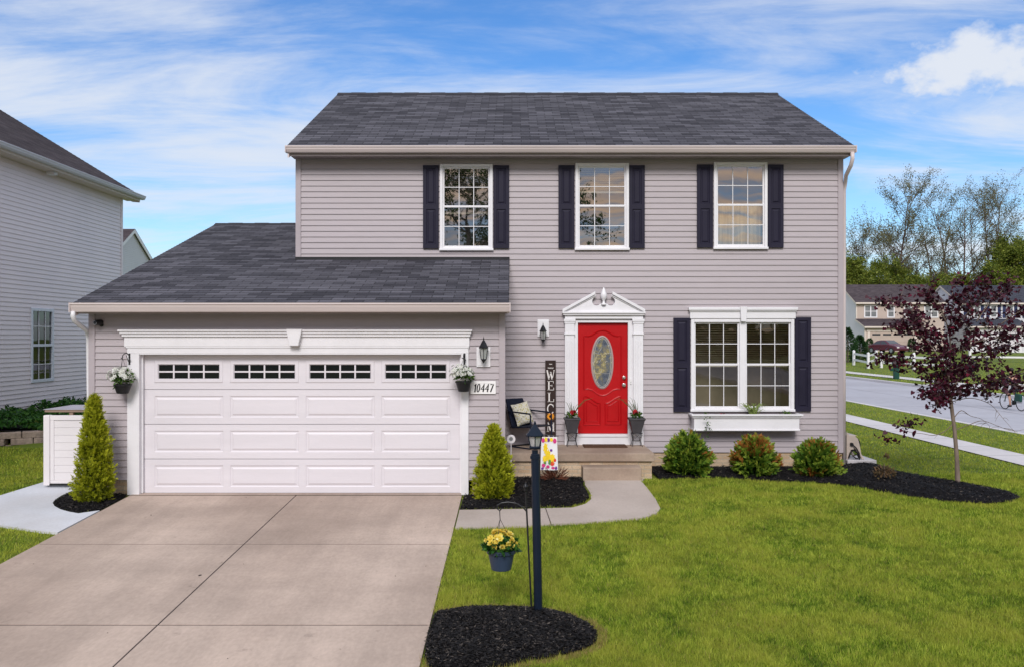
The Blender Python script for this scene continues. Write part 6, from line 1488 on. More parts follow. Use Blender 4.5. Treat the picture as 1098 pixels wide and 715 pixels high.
A, B = gp(915.5, 391), gp(931, 394.5); 
rail_fence('white vinyl rail fence at the left of the far lawn', [A[:2], B[:2], gp(939.5, 391)[:2]], 1.05, 9)
rail_fence('white vinyl rail fence along the far lawn behind the maroon tree', [gp(945, 394)[:2], gp(1018, 398.5)[:2]], 1.1, 3.0)
rail_fence('white vinyl rail fence in front of the white garage', [gp(1040, 387.5)[:2], gp(1108, 388.5)[:2]], 1.05, 3.4)
c = gp(961, 406); t = thing('mailbox', 'dark green mailbox on a thick green post beside the far kerb', 'mailbox', c)
mb = MB(); mb.box(c[0] - .13, c[0] + .13, c[1] - .13, c[1] + .13, c[2] - .1, c[2] + .75); mb.build('post', M['mailgreen'], t, bevel=.01)
mb = MB(); pr_ = [(c[0] - .15 + .3 * 0, c[2] + .751), (c[0] + .15, c[2] + .751), (c[0] + .15, c[2] + .95)] + [(c[0] + .15 * math.cos(R(a)), c[2] + .95 + .15 * math.sin(R(a))) for a in range(20, 180, 20)] + [(c[0] - .15, c[2] + .95)]
mb.prism(pr_, c[1] - .3, c[1] + .25); bxm = mb.build('box', M['mailgreen'], t); mb = MB(); mb.box(c[0] + .152, c[0] + .165, c[1] - .1, c[1] - .05, c[2] + .9, c[2] + 1.12); mb.build('flag', pmat('red_flag', (.5, .02, .02), .5), bxm)
mb = MB(); mb.box(c[0] - .35, c[0] - .131, c[1] - .04, c[1] + .04, c[2] + .45, c[2] + .60); mb.build('paper_holder', M['mailgreen'], t, bevel=.02)
Yl = 93; c = (X_(1091.5, Yl), Yl); z0 = g(*c)
t = thing('yard_lamp', 'slim dark lamp post in front of the white garage across the street', 'lamp post', (c[0], c[1], z0))
mb = MB(); mb.tube([(c[0], c[1], z0), (c[0], c[1], z0 + 2.1)], .05, 8); mb.build('post', M['black'], t); mb = MB(); mb.lathe([(.08, 0), (.15, .3), (.2, .31), (.02, .5)], (c[0], c[1], z0 + 2.1), 6); mb.build('lantern', M['black'], t)

# car -------------------------------------------------------------------------------
Yc = 92; c = (X_(951, Yc), Yc, g(X_(951, Yc), Yc) + .02)
car = thing('parked_car', 'burgundy sedan parked in the tan house driveway behind white fence', 'car', (0, 0, 0))
prof = [(-2.2, .35), (-2.22, .62), (-2.1, .84), (-1.5, .92), (-1.35, .95), (-.75, 1.36), (-.2, 1.44), (.35, 1.42), (.95, 1.08), (1.15, .98), (1.8, .88), (2.15, .72), (2.22, .5), (2.15, .32)]
mb = MB(); vs = []; fs = []; nP = len(prof)
for wv, yv in ((.78, -1), (.86, -.9), (.86, .9), (.78, 1)): pass
lay = [(-.86, 0), (-.80, 1), (.80, 1), (.86, 0)]
def yw(z, s): return s * (.86 if z < .95 else .86 - (z - .95) * .42)
for s_ in (-1, 1): vs += [(x, yw(z, s_), z) for x, z in prof]
fs = [tuple(range(nP)), tuple(range(2 * nP - 1, nP - 1, -1))] + [(i, i + nP, (i + 1) % nP + nP, (i + 1) % nP) for i in range(nP)]
mb.add(vs, fs); mb.build('body', M['carred'], car, bevel=.05, seg=3)
for s_ in (-1, 1):
    mb = MB(); q = [(-1.2, .99), (-.68, 1.30), (-.15, 1.36), (-.15, .99)]; mb.add([(x, yw(z, s_) + s_ * .012, z) for x, z in q], [(0, 1, 2, 3)]); q = [(-.08, .99), (-.08, 1.36), (.32, 1.34), (.85, 1.05), (.85, .99)]; mb.add([(x, yw(z, s_) + s_ * .012, z) for x, z in q], [(0, 1, 2, 3, 4)]); mb.build('side_window', M['carglass'], car)
    for x in (-1.35, 1.38):
        mb = MB(); mb.tube([(x, s_ * .66, .33), (x, s_ * .88, .33)], .33, 20); w_ = mb.build('wheel', M['rubber'], car, bevel=.02); mb = MB(); mb.tube([(x, s_ * .87, .33), (x, s_ * .89, .33)], .2, 14); mb.build('rim', M['rim'], w_)
    mb = MB(); mb.box(2.12, 2.2, s_ * .7 - .14, s_ * .7 + .14, .6, .72); mb.build('headlight', M['bulb'], car, bevel=.02)
    mb = MB(); mb.box(-2.24, -2.14, s_ * .68 - .14, s_ * .68 + .14, .62, .78); mb.build('tail_light', bpy.data.materials['red_flag'], car, bevel=.02)
mb = MB(); mb.add([(.42, -.62, 1.40), (.42, .62, 1.40), (1.0, .72, 1.075), (1.0, -.72, 1.075)], [(0, 1, 2, 3)]); mb.build('windscreen', M['carglass'], car)
mb = MB(); mb.add([(-.80, -.62, 1.35), (-.80, .62, 1.35), (-1.36, .72, .965), (-1.36, -.72, .965)], [(3, 2, 1, 0)]); mb.build('rear_window', M['carglass'], car)
car.location = c; car.rotation_euler = (0, 0, R(-66)); car.scale = (.95, .95, .95)

# cyclist -----------------------------------------------------------------------------
bc = (X_(1086, 30.4), 30.4, -.083)
bk = thing('bicycle', 'dark bicycle with thin tyres ridden up the side street', 'bicycle', (0, 0, 0))
WR = .31
for x in (-.50, .50):
    mb = MB(); mb.tube([(x + WR * math.cos(2 * PI * k / 28), 0, WR + .014 + WR * math.sin(2 * PI * k / 28)) for k in range(29)], .017, 8, False); w_ = mb.build('wheel', M['rubber'], bk)
    mb = MB()
    for k in range(14): a = 2 * PI * k / 14; mb.tube([(x, 0, WR + .014), (x + WR * math.cos(a), 0, WR + .014 + WR * math.sin(a))], .0016, 4)
    mb.tube([(x, -.04, WR + .014), (x, .04, WR + .014)], .02, 8); mb.build('spokes', M['rim'], w_)
mb = MB(); bb, st_, hd, hb = (-.06, 0, .29), (-.20, 0, .72), (.36, 0, .74), (.50, 0, WR + .014)
for a, b in ((bb, st_), (st_, hd), (bb, (.38, 0, .66)), ((-.50, 0, WR + .014), bb), ((-.50, 0, WR + .014), (-.18, 0, .66)), (hd, hb), (hd, (.345, 0, .86))): mb.tube([a, b], .018, 8)
mb.build('frame', M['mailgreen'], bk)
mb = MB(); mb.ellipsoid((-.22, 0, .80), .13, .07, .03); mb.tube([(-.2, 0, .7), (-.22, 0, .79)], .014, 8); mb.build('saddle', M['black'], bk, smooth=True)
mb = MB(); mb.tube([(.30, -.27, .90), (.36, -.12, .89), (.35, 0, .87), (.36, .12, .89), (.30, .27, .90)], .014, 8); mb.build('handlebar', M['black'], bk)
mb = MB(); mb.tube([(-.06, -.03, .29), (-.06, .03, .29)], .09, 16); mb.tube([(-.06, .05, .29), (-.02, .07, .14), (-.02, .17, .14)], .012, 6); mb.tube([(-.06, -.05, .29), (-.10, -.07, .44), (-.10, -.17, .44)], .012, 6); mb.build('crank', M['black'], bk)
mb = MB(); mb.box(-.66, -.32, .045, .16, .36, .66); mb.build('pannier', M['mailgreen'], bk, bevel=.03)
bk.location = bc; yaw = math.atan2(.997, -.08); bk.rotation_euler = (0, 0, yaw); bk.scale = (.87, .87, .87)
def skin_body(name, joints, edges, parent, mat, sub=2):
    me = bpy.data.meshes.new(name); me.from_pydata([j[0] for j in joints], edges, []); o = bpy.data.objects.new(name, me); COL.objects.link(o)
    sk = o.modifiers.new('skin', 'SKIN'); sk.use_smooth_shade = True
    for i, j in enumerate(joints): v = me.skin_vertices[0].data[i]; v.radius = (j[1], j[1] if len(j) < 3 else j[2]); v.use_root = (i == 0)
    sb = o.modifiers.new('sub', 'SUBSURF'); sb.levels = sub; sb.render_levels = sub; me.materials.append(mat)
    dg = bpy.context.evaluated_depsgraph_get(); m2 = bpy.data.meshes.new_from_object(o.evaluated_get(dg)); bpy.data.objects.remove(o)
    o = bpy.data.objects.new(name, m2); COL.objects.link(o); m2.polygons.foreach_set('use_smooth', [True] * len(m2.polygons)); o.parent = parent
    return o
J = [((-.20, 0, .90), .11, .10), ((-.12, 0, 1.05), .11, .10), ((.0, 0, 1.26), .13, .11), ((.06, 0, 1.36), .055), ((.09, 0, 1.42), .05), ((.12, 0, 1.52), .088, .085), ((.12, 0, 1.60), .07),
     ((-.17, .09, .86), .085), ((.10, .10, .66), .062), ((.02, .11, .42), .05), ((-.02, .11, .20), .036), ((.08, .12, .155), .03),
     ((-.17, -.09, .86), .085), ((.16, -.10, .80), .062), ((.02, -.11, .62), .05), ((-.10, -.11, .50), .036), ((.0, -.12, .465), .03),
     ((.03, .17, 1.28), .05), ((.16, .23, 1.10), .038), ((.29, .25, .94), .028), ((.33, .25, .92), .03),
     ((.03, -.17, 1.28), .05), ((.16, -.23, 1.10), .038), ((.29, -.25, .94), .028), ((.33, -.25, .92), .03)]
E = [(0, 1), (1, 2), (2, 3), (3, 4), (4, 5), (5, 6), (0, 7), (7, 8), (8, 9), (9, 10), (10, 11), (0, 12), (12, 13), (13, 14), (14, 15), (15, 16), (2, 17), (17, 18), (18, 19), (19, 20), (2, 21), (21, 22), (22, 23), (23, 24)]
pn = thing('person', 'person in dark jacket and shorts riding the bicycle up the side street', 'person', (0, 0, 0))
skin_body('body', J, E, pn, M['skin'])
jk = [((-.21, 0, .93), .13, .13), ((-.12, 0, 1.06), .13, .12), ((.0, 0, 1.25), .145, .125), ((.045, 0, 1.335), .075), ((.03, .17, 1.28), .065), ((.16, .23, 1.10), .05), ((.27, .248, .965), .038), ((.03, -.17, 1.28), .065), ((.16, -.23, 1.10), .05), ((.27, -.248, .965), .038)]
skin_body('jacket', jk, [(0, 1), (1, 2), (2, 3), (2, 4), (4, 5), (5, 6), (2, 7), (7, 8), (8, 9)], pn, M['jacket'])
sh = [((-.20, 0, .88), .125, .13), ((-.17, .09, .86), .10), ((.08, .10, .675), .078), ((-.17, -.09, .86), .10), ((.13, -.10, .805), .078)]
skin_body('shorts', sh, [(0, 1), (1, 2), (0, 3), (3, 4)], pn, M['shorts'])
mb = MB(); mb.ellipsoid((.095, 0, 1.575), .10, .09, .085); mb.build('hair', M['hair'], pn, smooth=True)
for s_, fx, fz in ((1, .03, .16), (-1, -.05, .47)):
    mb = MB(); mb.ellipsoid((fx, s_ * .12, fz), .13, .05, .045); mb.build('shoe', M['black'], pn, smooth=True)
pn.location = bc; pn.rotation_euler = (0, 0, yaw); pn.scale = (.87, .87, .87)

# ================================================================== TREES
def grow(r, p, d, length, rad, lvl, out, tips, spread=.55, kids=(3, 5), upw=.25, wob=.12, minlen=.12, taper=.62):
    """recursive limbs: out gets (points, radii), tips gets points along the fine ends"""
    n = 5; pts = [Vector(p)]; dd = Vector(d).normalized()
    for i in range(n):
        dd = (dd + Vector(r.normal(0, wob, 3)) + Vector((0, 0, upw * .12))).normalized(); pts.append(pts[-1] + dd * length / n)
    out.append((pts, [rad * (1 - .65 * i / n) for i in range(n + 1)]))
    if lvl == 0:
        for i in range(1, n + 1): tips.append((pts[i], dd.copy()))
        return
    for k in range(r.integers(kids[0], kids[1] + 1)):
        t_ = r.uniform(.35, 1.0); i = min(int(t_ * n), n - 1); q = pts[i].lerp(pts[i + 1], t_ * n - i)
        a = Vector(r.normal(0, 1, 3)); a = (a - dd * a.dot(dd)).normalized()
        nd = (dd * (1 - spread) + a * spread + Vector((0, 0, upw * .3))).normalized()
        grow(r, q, nd, length * r.uniform(.45, .75) * taper / .62, max(rad * .5 * (1 - .3 * t_), .004), lvl - 1, out, tips, spread, kids, upw, wob, minlen, taper)
def sparse_tree(label, px, pyt, Y, seed, dens=1.0, split=1, lean=0.0, mat='spring', lsize=.21, spread=.42, name='spring_tree', group='bare spring trees behind the far houses', bushyness=1.0):
    r = np.random.default_rng(seed); x = X_(px, Y); z0 = g(x, Y) if Y > 0 else -.9; h = Z_(pyt, Y) - z0
    t = thing(name, label, 'tree', (x, Y, z0), group); out = []; tips = []
    for s_ in range(split):
        n = 9; pts = [Vector((x, Y, z0 - .2))]; dv = Vector((lean + (s_ - (split - 1) / 2) * .16, r.normal(0, .04), 1)).normalized()
        for i in range(n): dv = (dv + Vector((r.normal(0, .045), r.normal(0, .045), .05))).normalized(); pts.append(pts[-1] + dv * h * r.uniform(.92, 1) / n)
        r0 = h * .011; rad = [r0 * (1 - .86 * i / n) for i in range(n + 1)]; out.append((pts, rad))
        nb_ = int(16 * dens) + 6
        for k in range(nb_):
            u = r.uniform(.34, .99); i = min(int(u * n), n - 1); q = pts[i].lerp(pts[i + 1], u * n - i); a = r.uniform(0, 2 * PI)
            nd = Vector((math.cos(a) * .75, math.sin(a) * .75, r.uniform(.45, 1.0))).normalized()
            grow(r, q, nd, h * (.10 + .17 * (1 - abs(u - .55))) * bushyness * r.uniform(.6, 1.15), max(r0 * .38 * (1 - .6 * u), .034), 1, out, tips, spread, (3, 5), .5, .10)
    mb = MB()
    for pts, rad in out: mb.tube(pts, rad, 5, False)
    mb.build('trunk', M['bark_far'], t)
    P0 = np.array([tuple(p) for p, d in tips]); k = max(1, int(9 * dens)); p = np.repeat(P0, k, 0); p = p + r.normal(0, .26, p.shape); n = len(p)
    np_obj('crown', leaf_quads(p, rdirs(n, r), rdirs(n, r), r.uniform(.5, 1.2, n) * lsize, r.uniform(.5, 1.1, n) * lsize * .7), 4, M[mat], t, r.random(n))
L0 = [('tallest leafy spring tree left of the maroon tree, above the tan roof', 962, 203, 128, 51, 2.1, 1, -.02), ('thin forked bare tree between two tall spring trees', 1003, 222, 140, 52, .25, 2, 0), ('tall twin-trunk spring tree above the maroon tree crown', 1030, 212, 130, 53, 1.15, 2, -.03),
      ('tall slender spring tree with paired stems near the right edge', 1066, 205, 132, 54, .95, 2, .02), ('full spring tree cut off by the right edge', 1096, 222, 126, 55, 1.2, 1, .0), ('low wide spring tree nearest the house corner', 922, 252, 135, 56, 1.1, 2, 0), ('short hazy spring tree beside the tallest tree', 944, 256, 138, 57, 1.0, 1, .02), ('thin pale spring tree behind the twin-trunk tree', 1047, 232, 146, 58, .5, 2, 0), ('small sparse spring tree right of the tallest tree', 984, 262, 142, 59, .8, 1, 0)]
for a in L0: sparse_tree(*a)
def bushy(label, px, pyt, Y, w, seed, mat='wood_green', group='green understorey trees behind the far houses', n=5200, name='understorey_tree', ls=.34):
    x = X_(px, Y); z0 = g(x, Y); h = Z_(pyt, Y) - z0; r = w / 2 / F * Y
    t = thing(name, label, 'tree', (x, Y, z0), group); stem(t, (x, Y, z0), h * .8, .14, mat=M['bark_far'])
    foliage_blob(t, (x, Y, z0 + h * .04), (h * .96, r, ([0, .2, .45, .7, .9, 1], [.9, 1, .9, .7, .45, .15])), n, ls, ls * .7, M[mat], seed, .5, None, 45, inner=.1)
for i, (px, pyt, w, lb) in enumerate(((915, 282, 34, 'olive green bushy tree at the house corner'), (936, 292, 30, 'mid-green bushy tree left of the tallest trunk'), (953, 285, 30, 'fresh green bushy tree under the tallest spring tree'), (972, 289, 32, 'green bushy tree right of the tallest trunk'), (992, 297, 30, 'low green bushy tree above the tan gable'), (1011, 293, 30, 'pale green bushy tree over the far gable peak'), (1030, 299, 28, 'low green bushy tree behind the twin trunks'), (1050, 296, 30, 'low hazy bushy tree behind the maroon tree top'), (1071, 292, 32, 'green bushy tree below the paired slender stems'), (1088, 268, 40, 'large olive bushy tree at the right edge'), (1106, 258, 44, 'large bushy tree half outside the right edge'))):
    sparse_tree(lb, px, pyt + 2, 120 + (i % 4) * 2.5, 70 + i, (1.5, .7, 1.2, .8)[i % 4] if i < 9 else 1.7, 3, 0, 'spring' if i in (3, 5, 7) else 'wood_green', .30, .5, 'understorey_tree', 'green understorey trees behind the far houses', .85)
c_fn = None
for px, pyb, pyt, Y, w, sd, lb in ((909, 392, 352, 74, 22, 91, 'tall dark young pine by the house corner across the street'), (922, 391, 360, 75, 18, 92, 'shorter dark young pine left of the white fence')):
    x = X_(px, Y); z0 = g(x, Y); t = thing('young_pine', lb, 'tree', (x, Y, z0)); h = Z_(pyt, Y) - z0; stem(t, (x, Y, z0), h * .9, .06)
    foliage_blob(t, (x, Y, z0), (h, w / 2 / F * Y, cone), 2600, .22, .07, M['pine'], sd, .3, None, 30, inner=.2)
for px, lb in ((932.5, 'round-topped clipped shrub left of the tan garage door'), (977.5, 'round-topped clipped shrub right of the tan garage door')):
    Y = 96.5; x = X_(px, Y); z0 = g(x, Y); t = thing('clipped_shrub', lb, 'shrub', (x, Y, z0)); h = Z_(363, Y) - z0; stem(t, (x, Y, z0), h * .8, .05)
    foliage_blob(t, (x, Y, z0), (h, .38, ([0, .1, .5, .85, 1], [.8, 1, 1, .8, .2])), 1500, .14, .07, M['pine'], int(px), .4, None, 5, inner=.3)

# the maroon redbud
r = np.random.default_rng(15); c = gp(1027, 518); c = (c[0], c[1], c[2] + .04); t = thing('redbud_tree', 'young maroon-leaved tree in the mulch bed at the right', 'tree', c)
S = F / c[1]; at = lambda px, py, dy=0: Vector((X_(px, c[1]) + 0, c[1] + dy, Z_(py, c[1])))
out = []; tips = []
trunk = [at(1027, 519), at(1026, 490), at(1023.5, 460), at(1019.5, 430), at(1018, 421)]; out.append((trunk, [.045, .036, .033, .031, .027]))
limbs = [([(1018, 421), (1017, 405), (1020, 380), (1018, 355), (1022, 325), (1020, 306)], 0, .02), ([(1019.5, 428), (1027, 415), (1034, 398), (1040, 372), (1047, 345), (1050, 318)], .25, .02),
         ([(1018, 421), (1010, 410), (998, 400), (980, 392), (962, 388), (950, 386)], .1, .016), ([(1019, 424), (1030, 418), (1050, 416), (1072, 412), (1092, 412), (1108, 408)], -.2, .016),
         ([(1017, 405), (1008, 392), (994, 374), (978, 358), (962, 352), (952, 352)], -.35, .014), ([(1020, 380), (1004, 362), (988, 340), (974, 324), (960, 320)], .3, .013),
         ([(1034, 398), (1052, 388), (1072, 378), (1090, 372), (1104, 372)], .35, .013), ([(1040, 372), (1058, 356), (1076, 340), (1092, 330), (1104, 326)], -.3, .013),
         ([(1018, 355), (1006, 336), (994, 322), (984, 312)], -.25, .011), ([(1047, 345), (1064, 326), (1078, 314), (1090, 308)], .2, .011), ([(1018, 355), (1030, 335), (1036, 318), (1034, 304)], -.5, .011), ([(1017, 405), (1012, 388), (1006, 364), (1010, 344), (1004, 330)], .75, .012),
         ([(1020, 380), (1034, 366), (1046, 362), (1062, 358)], -.75, .012), ([(1018, 421), (1008, 424), (996, 420), (984, 418), (974, 420)], -.5, .011), ([(1034, 398), (1046, 402), (1064, 400), (1080, 394)], .8, .012), ([(1027, 415), (1040, 408), (1056, 402), (1070, 396)], -.7, .011)]
def catmull(p, m=4):
    o = []
    for i in range(len(p) - 1):
        a, b, c_, d = p[max(i - 1, 0)], p[i], p[i + 1], p[min(i + 2, len(p) - 1)]
        for k in range(m): t_ = k / m; o.append(.5 * ((2 * b) + (c_ - a) * t_ + (2 * a - 5 * b + 4 * c_ - d) * t_ ** 2 + (3 * b - a - 3 * c_ + d) * t_ ** 3))
    return o + [p[-1]]
for pl_, dy, r0 in limbs:
    n = len(pl_); pts = catmull([at(px, py, dy * (i / (n - 1)) ** .8 * 1.25) for i, (px, py) in enumerate(pl_)], 2); n = len(pts)
    out.append((pts, [r0 * (1 - .78 * i / (n - 1)) for i in range(n)]))
    for i in range(1, n):
        seg = pts[i] - pts[i - 1]; dirv = seg.normalized()
        for k in range(2):
            q = pts[i - 1].lerp(pts[i], r.random()); a = Vector(r.normal(0, 1, 3)); a.z *= .45
            if i >= 2 or k == 0: grow(r, q, (dirv * .5 + a * .55).normalized(), r.uniform(.16, .38), .005, 0, out, tips, .5, (2, 3), .3, .16)
# bare lower twigs
for pl_, dy in (([(1022, 455), (1012, 462), (1000, 466), (988, 464), (972, 462), (960, 455)], -.1), ([(1024, 460), (1036, 455), (1050, 450), (1064, 456), (1078, 460), (1096, 456)], -.3), ([(1022, 430), (1040, 426), (1054, 432), (1064, 446), (1074, 462)], -.4), ([(1023, 448), (1032, 440), (1044, 446), (1058, 450), (1070, 458)], .2)):
    n = len(pl_); pts = catmull([at(px + r.normal(0, 1), py, dy * i / (n - 1)) for i, (px, py) in enumerate(pl_)], 4); n = len(pts); out.append((pts, [.0075 * (1 - .75 * i / (n - 1)) for i in range(n)]))
    for k in range(4): q = pts[r.integers(4, n)]; e = q + Vector((r.normal(0, .12), r.normal(0, .1), r.uniform(-.14, .02))); out.append((catmull([q, q.lerp(e, .5) + Vector((0, 0, .02)), e], 3), [.004 * (1 - .1 * j) for j in range(7)]))
for px, py in ((958, 455), (966, 460), (972, 452), (950, 468), (946, 470), (975, 450), (1010, 426), (1000, 430), (998, 434)):
    for k in range(3): tips.append((at(px + r.normal(0, 3), py + r.normal(0, 2), -.1), Vector((0, 0, -1))))
mb = MB()
for pts, rad in out: mb.tube(pts, rad, 6, False)
mb.build('trunk', M['bark'], t, smooth=True)
P0 = np.array([tuple(p) for p, d in tips]); pk = np.repeat(P0, 5, 0)[r.random(len(P0) * 5) < .85]; n = len(pk); pk = pk + r.normal(0, 1, pk.shape) * np.array([.055, .055, .04])
ax = np.c_[r.normal(0, .7, (n, 2)), r.uniform(-1.0, .15, n)]; ax = unit(ax); nr = np.c_[r.normal(0, .6, (n, 2)), np.ones(n) * .8] + r.normal(0, .3, (n, 3)); side = unit(np.cross(ax, nr)); up_ = np.cross(side, ax)
s = r.uniform(.036, .070, (n, 1))
heart = [(0, 0, 0), (-.14, .38, .05), (.12, .56, .10), (.5, .42, .07), (1.05, 0, -.04), (.5, -.42, .07), (.12, -.56, .10), (-.14, -.38, .05)]
V8 = np.stack([pk + s * (ax * a + side * b + up_ * c_) for a, b, c_ in heart], 1).reshape(-1, 3)
np_obj('crown', V8, 8, M['redbud'], t, np.clip(r.beta(1.5, 2.2, n), 0, 1))
print('redbud leaves', n)

# trees behind the viewer, seen only as reflections in the glass
def mirror_tree(label, x, y, h, cr, seed, n=9000):
    r = np.random.default_rng(seed); t = thing('street_tree', label, 'tree', (x, y, -.9)); out = []; tips = []
    pts = [Vector((x, y, -.9 + h * .85 * i / 6)) + Vector((r.normal(0, .12), r.normal(0, .12), 0)) for i in range(7)]; out.append((pts, [.24 * (1 - .8 * i / 6) for i in range(7)]))
    for k in range(34):
        u = r.uniform(.35, 1); i = min(int(u * 6), 5); a = r.uniform(0, 2 * PI); grow(r, pts[i].lerp(pts[i + 1], u * 6 - i), Vector((math.cos(a), math.sin(a), r.uniform(.2, .8))), cr * r.uniform(.5, .95), .06, 2, out, tips, .5, (3, 4), .3)
    mb = MB()
    for p_, rad in out: mb.tube(p_, rad, 4, False)
    mb.build('trunk', M['bark'], t); P0 = np.array([tuple(p) for p, d in tips]); pk = P0[r.integers(0, len(P0), n)] + r.normal(0, .22, (n, 3))
    np_obj('crown', leaf_quads(pk, rdirs(n, r), rdirs(n, r), r.uniform(.14, .3, n), r.uniform(.1, .2, n)), 4, M['green'], t, r.random(n) * .7)
mirror_tree('leafy tree behind the viewer mirrored in the upper left window', -2.4, -25, 15.5, 4.6, 61)
mirror_tree('leafy tree behind the viewer mirrored in the upper middle window', 2.6, -27, 14.5, 3.6, 62, 7000)

r_ = np.random.default_rng(77); n = 26000; x_ = r_.uniform(-110, 110, n); top = 9 + 3 * np.sin(x_ * .13) + 2 * np.sin(x_ * .31 + 1) + 1.2 * np.sin(x_ * .9)
p = np.c_[x_, -80 + r_.normal(0, 2.5, n), -.9 + top * r_.random(n) ** .8]
struct(np_obj('mirror_woods', leaf_quads(p, rdirs(n, r_), rdirs(n, r_), r_.uniform(.6, 1.4, n), r_.uniform(.5, 1.0, n)), 4, M['green'], None, r_.random(n) * .6), 'stuff')  # unseen leaf band added behind the viewer to darken the window reflections
# ================================================================== SKY, SUN, CAMERA
w = bpy.data.worlds.new('World'); C.world = w; w.use_nodes = True; nt = w.node_tree; nt.nodes.clear()
SUN_EL, SUN_AZ = R(38), R(180 + 4)      # behind the viewer
sky = N(nt, 'ShaderNodeTexSky'); sky.sky_type = 'NISHITA'; sky.sun_disc = False; sky.sun_elevation = SUN_EL; sky.sun_rotation = SUN_AZ; sky.air_density = 1.0; sky.dust_density = .6; sky.ozone_density = 2.2
tc = N(nt, 'ShaderNodeTexCoord'); sp = N(nt, 'ShaderNodeSeparateXYZ'); L(nt, tc.outputs['Generated'], sp.inputs[0])
def mth(op, a, b=None, clamp=False):
    n = N(nt, 'ShaderNodeMath', operation=op); n.use_clamp = clamp
    for i, v in enumerate((a, b)):
        if v is None: continue
        if isinstance(v, (int, float)): n.inputs[i].default_value = v
        else: L(nt, v, n.inputs[i])
    return n.outputs[0]
zc_ = mth('ADD', mth('MAXIMUM', sp.outputs['Z'], 0.0), .16)
u_ = mth('DIVIDE', sp.outputs['X'], zc_); v_ = mth('DIVIDE', sp.outputs['Y'], zc_)
cb = N(nt, 'ShaderNodeCombineXYZ'); L(nt, u_, cb.inputs[0]); L(nt, v_, cb.inputs[1])
def noise(scale, stretch, rot, loc, det=9, rough=.6, dist=0.0):
    mp = N(nt, 'ShaderNodeMapping'); mp.inputs['Scale'].default_value = stretch; mp.inputs['Rotation'].default_value = (0, 0, rot); mp.inputs['Location'].default_value = loc; L(nt, cb.outputs[0], mp.inputs[0])
    n = N(nt, 'ShaderNodeTexNoise'); n.inputs['Scale'].default_value = scale; n.inputs['Detail'].default_value = det; n.inputs['Roughness'].default_value = rough; n.inputs['Distortion'].default_value = dist; L(nt, mp.outputs[0], n.inputs['Vector']); return n.outputs['Fac']
def ramp(v, a, b, lo=0., hi=1.):
    m = N(nt, 'ShaderNodeMapRange'); m.interpolation_type = 'SMOOTHSTEP'; m.inputs[1].default_value = a; m.inputs[2].default_value = b; m.inputs[3].default_value = lo; m.inputs[4].default_value = hi; L(nt, v, m.inputs[0]); return m.outputs[0]
big = noise(.75, (1, 1.0, 1), R(12), (3.1, 1.7, 0), 3, .5)
wisp = noise(1.5, (.55, 1.5, 1), R(-14), (.4, 2.2, 0), 10, .62, .7)
fine = noise(5.0, (.45, 1.6, 1), R(-18), (5.1, .2, 0), 8, .65, .5)
cover_bias = mth('ADD', mth('ADD', ramp(u_, 1.6, -1.4, .045, .08), ramp(sp.outputs['Z'], .38, .75, 0, .34)), ramp(sp.outputs['Y'], .2, -.5, 0, .13))  # left bias, plus out-of-frame cover overhead and behind added for ambient light
dn = mth('ADD', mth('ADD', mth('MULTIPLY', wisp, .72), mth('MULTIPLY', big, .38)), mth('ADD', mth('MULTIPLY', fine, .18), cover_bias))
cl = ramp(dn, .56, .86)
# one heaped cloud high on the right
pd = Vector((X_(1050, 1), 1, (H - 70) / F)).normalized()
dt = N(nt, 'ShaderNodeVectorMath', operation='DISTANCE'); mps = N(nt, 'ShaderNodeMapping'); mps.inputs['Scale'].default_value = (1, 1, 1.55); L(nt, tc.outputs['Generated'], mps.inputs[0]); L(nt, mps.outputs[0], dt.inputs[0]); dt.inputs[1].default_value = (pd.x, pd.y, pd.z * 1.55)
mpn = N(nt, 'ShaderNodeMapping'); mpn.inputs['Scale'].default_value = (1, 1, 1.5); L(nt, tc.outputs['Generated'], mpn.inputs[0])
pn_ = N(nt, 'ShaderNodeTexNoise'); pn_.inputs['Scale'].default_value = 21; pn_.inputs['Detail'].default_value = 8; pn_.inputs['Roughness'].default_value = .55; L(nt, mpn.outputs[0], pn_.inputs['Vector'])
puff = ramp(mth('SUBTRACT', mth('MULTIPLY', pn_.outputs['Fac'], .21), dt.outputs['Value']), .020, .080)
cl = mth('MAXIMUM', mth('MULTIPLY', cl, .88), mth('MULTIPLY', puff, .97), True)
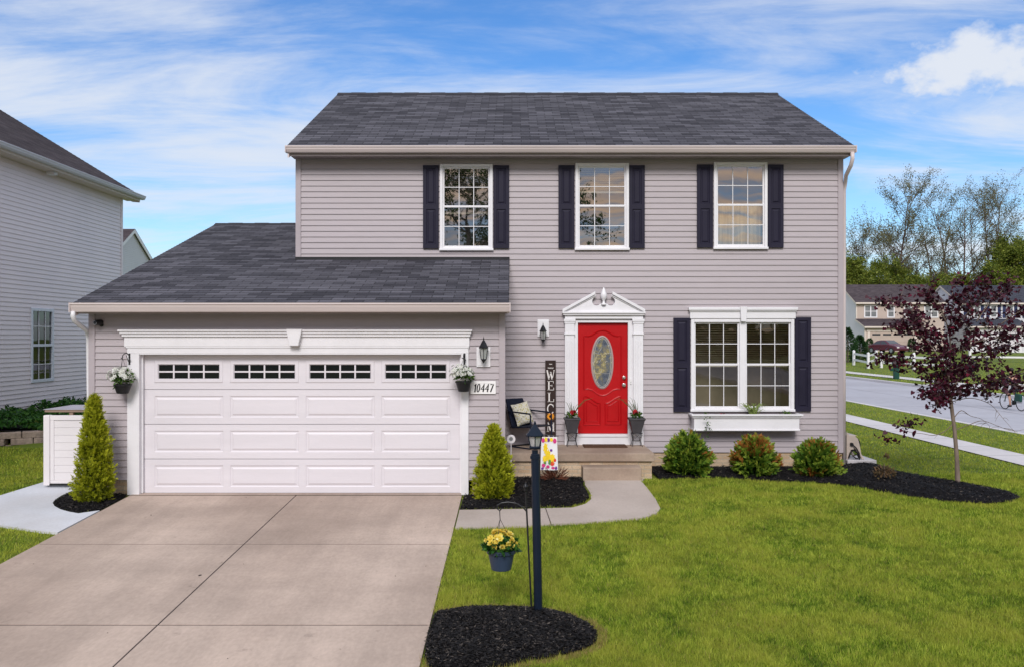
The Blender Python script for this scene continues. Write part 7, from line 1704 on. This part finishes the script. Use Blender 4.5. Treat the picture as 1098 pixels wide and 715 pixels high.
# clouds near the sun are warm, those opposite it white
warm = mth('MULTIPLY', ramp(sp.outputs['Y'], .1, -.6), ramp(sp.outputs['Z'], .36, .12))
cc = N(nt, 'ShaderNodeMix', data_type='RGBA'); cc.inputs['A'].default_value = (4.15, 4.40, 4.85, 1); cc.inputs['B'].default_value = (5.6, 3.9, 2.5, 1); wc = N(nt, 'ShaderNodeMix', data_type='RGBA'); wc.inputs['A'].default_value = (2.2, 2.4, 3.0, 1); wc.inputs['B'].default_value = (8.0, 5.2, 2.9, 1)
L(nt, ramp(mth('ADD', mth('MULTIPLY', wisp, .55), mth('MULTIPLY', fine, .45)), .44, .58), wc.inputs['Factor']); L(nt, wc.outputs['Result'], cc.inputs['B']); L(nt, warm, cc.inputs['Factor'])
mxs = N(nt, 'ShaderNodeMix', data_type='RGBA'); L(nt, cl, mxs.inputs['Factor']); tn = N(nt, 'ShaderNodeMix', data_type='RGBA'); tn.inputs['A'].default_value = (.60, .76, .88, 1); tn.inputs['B'].default_value = (.34, .585, .85, 1); L(nt, ramp(sp.outputs['Z'], .02, .36), tn.inputs['Factor']); ml = N(nt, 'ShaderNodeMix', data_type='RGBA', blend_type='MULTIPLY'); ml.inputs['Factor'].default_value = 1; L(nt, sky.outputs[0], ml.inputs['A']); L(nt, tn.outputs['Result'], ml.inputs['B']); L(nt, ml.outputs['Result'], mxs.inputs['A']); L(nt, cc.outputs['Result'], mxs.inputs['B'])
bg = N(nt, 'ShaderNodeBackground'); bg.inputs['Strength'].default_value = .10; L(nt, mxs.outputs['Result'], bg.inputs['Color'])
wo = N(nt, 'ShaderNodeOutputWorld'); L(nt, bg.outputs[0], wo.inputs[0])

sl_d = bpy.data.lights.new('sun', 'SUN'); sl_d.energy = 1.5; sl_d.angle = R(22); sl_d.color = (1, .955, .925); so = bpy.data.objects.new('sun', sl_d); COL.objects.link(so)
sd = Vector((math.sin(SUN_AZ) * math.cos(SUN_EL), math.cos(SUN_AZ) * math.cos(SUN_EL), math.sin(SUN_EL)))
so.rotation_euler = (-sd).to_track_quat('-Z', 'Y').to_euler(); so.location = (0, -10, 30)

cd = bpy.data.cameras.new('camera'); cam = bpy.data.objects.new('camera', cd); COL.objects.link(cam); C.camera = cam
cam.location = (0, 0, CZ); cam.rotation_euler = (PI / 2, 0, 0); cd.sensor_width = 36; cd.lens = F / 1098 * 36; cd.shift_y = (H - 357.5) / 1098; cd.clip_end = 2000; cd.clip_start = .1
vs_ = C.view_settings; vs_.view_transform = 'Standard'; vs_.look = 'None'; vs_.exposure = 0.9; vs_.gamma = 1; vs_.use_curve_mapping = False
C.render.engine = 'CYCLES'; C.cycles.use_denoising = True; C.cycles.denoiser = 'OPENIMAGEDENOISE'; C.cycles.denoising_input_passes = 'RGB_ALBEDO_NORMAL'; C.cycles.denoising_prefilter = 'ACCURATE'; C.cycles.max_bounces = 7; C.cycles.transparent_max_bounces = 12; C.cycles.sample_clamp_indirect = 8
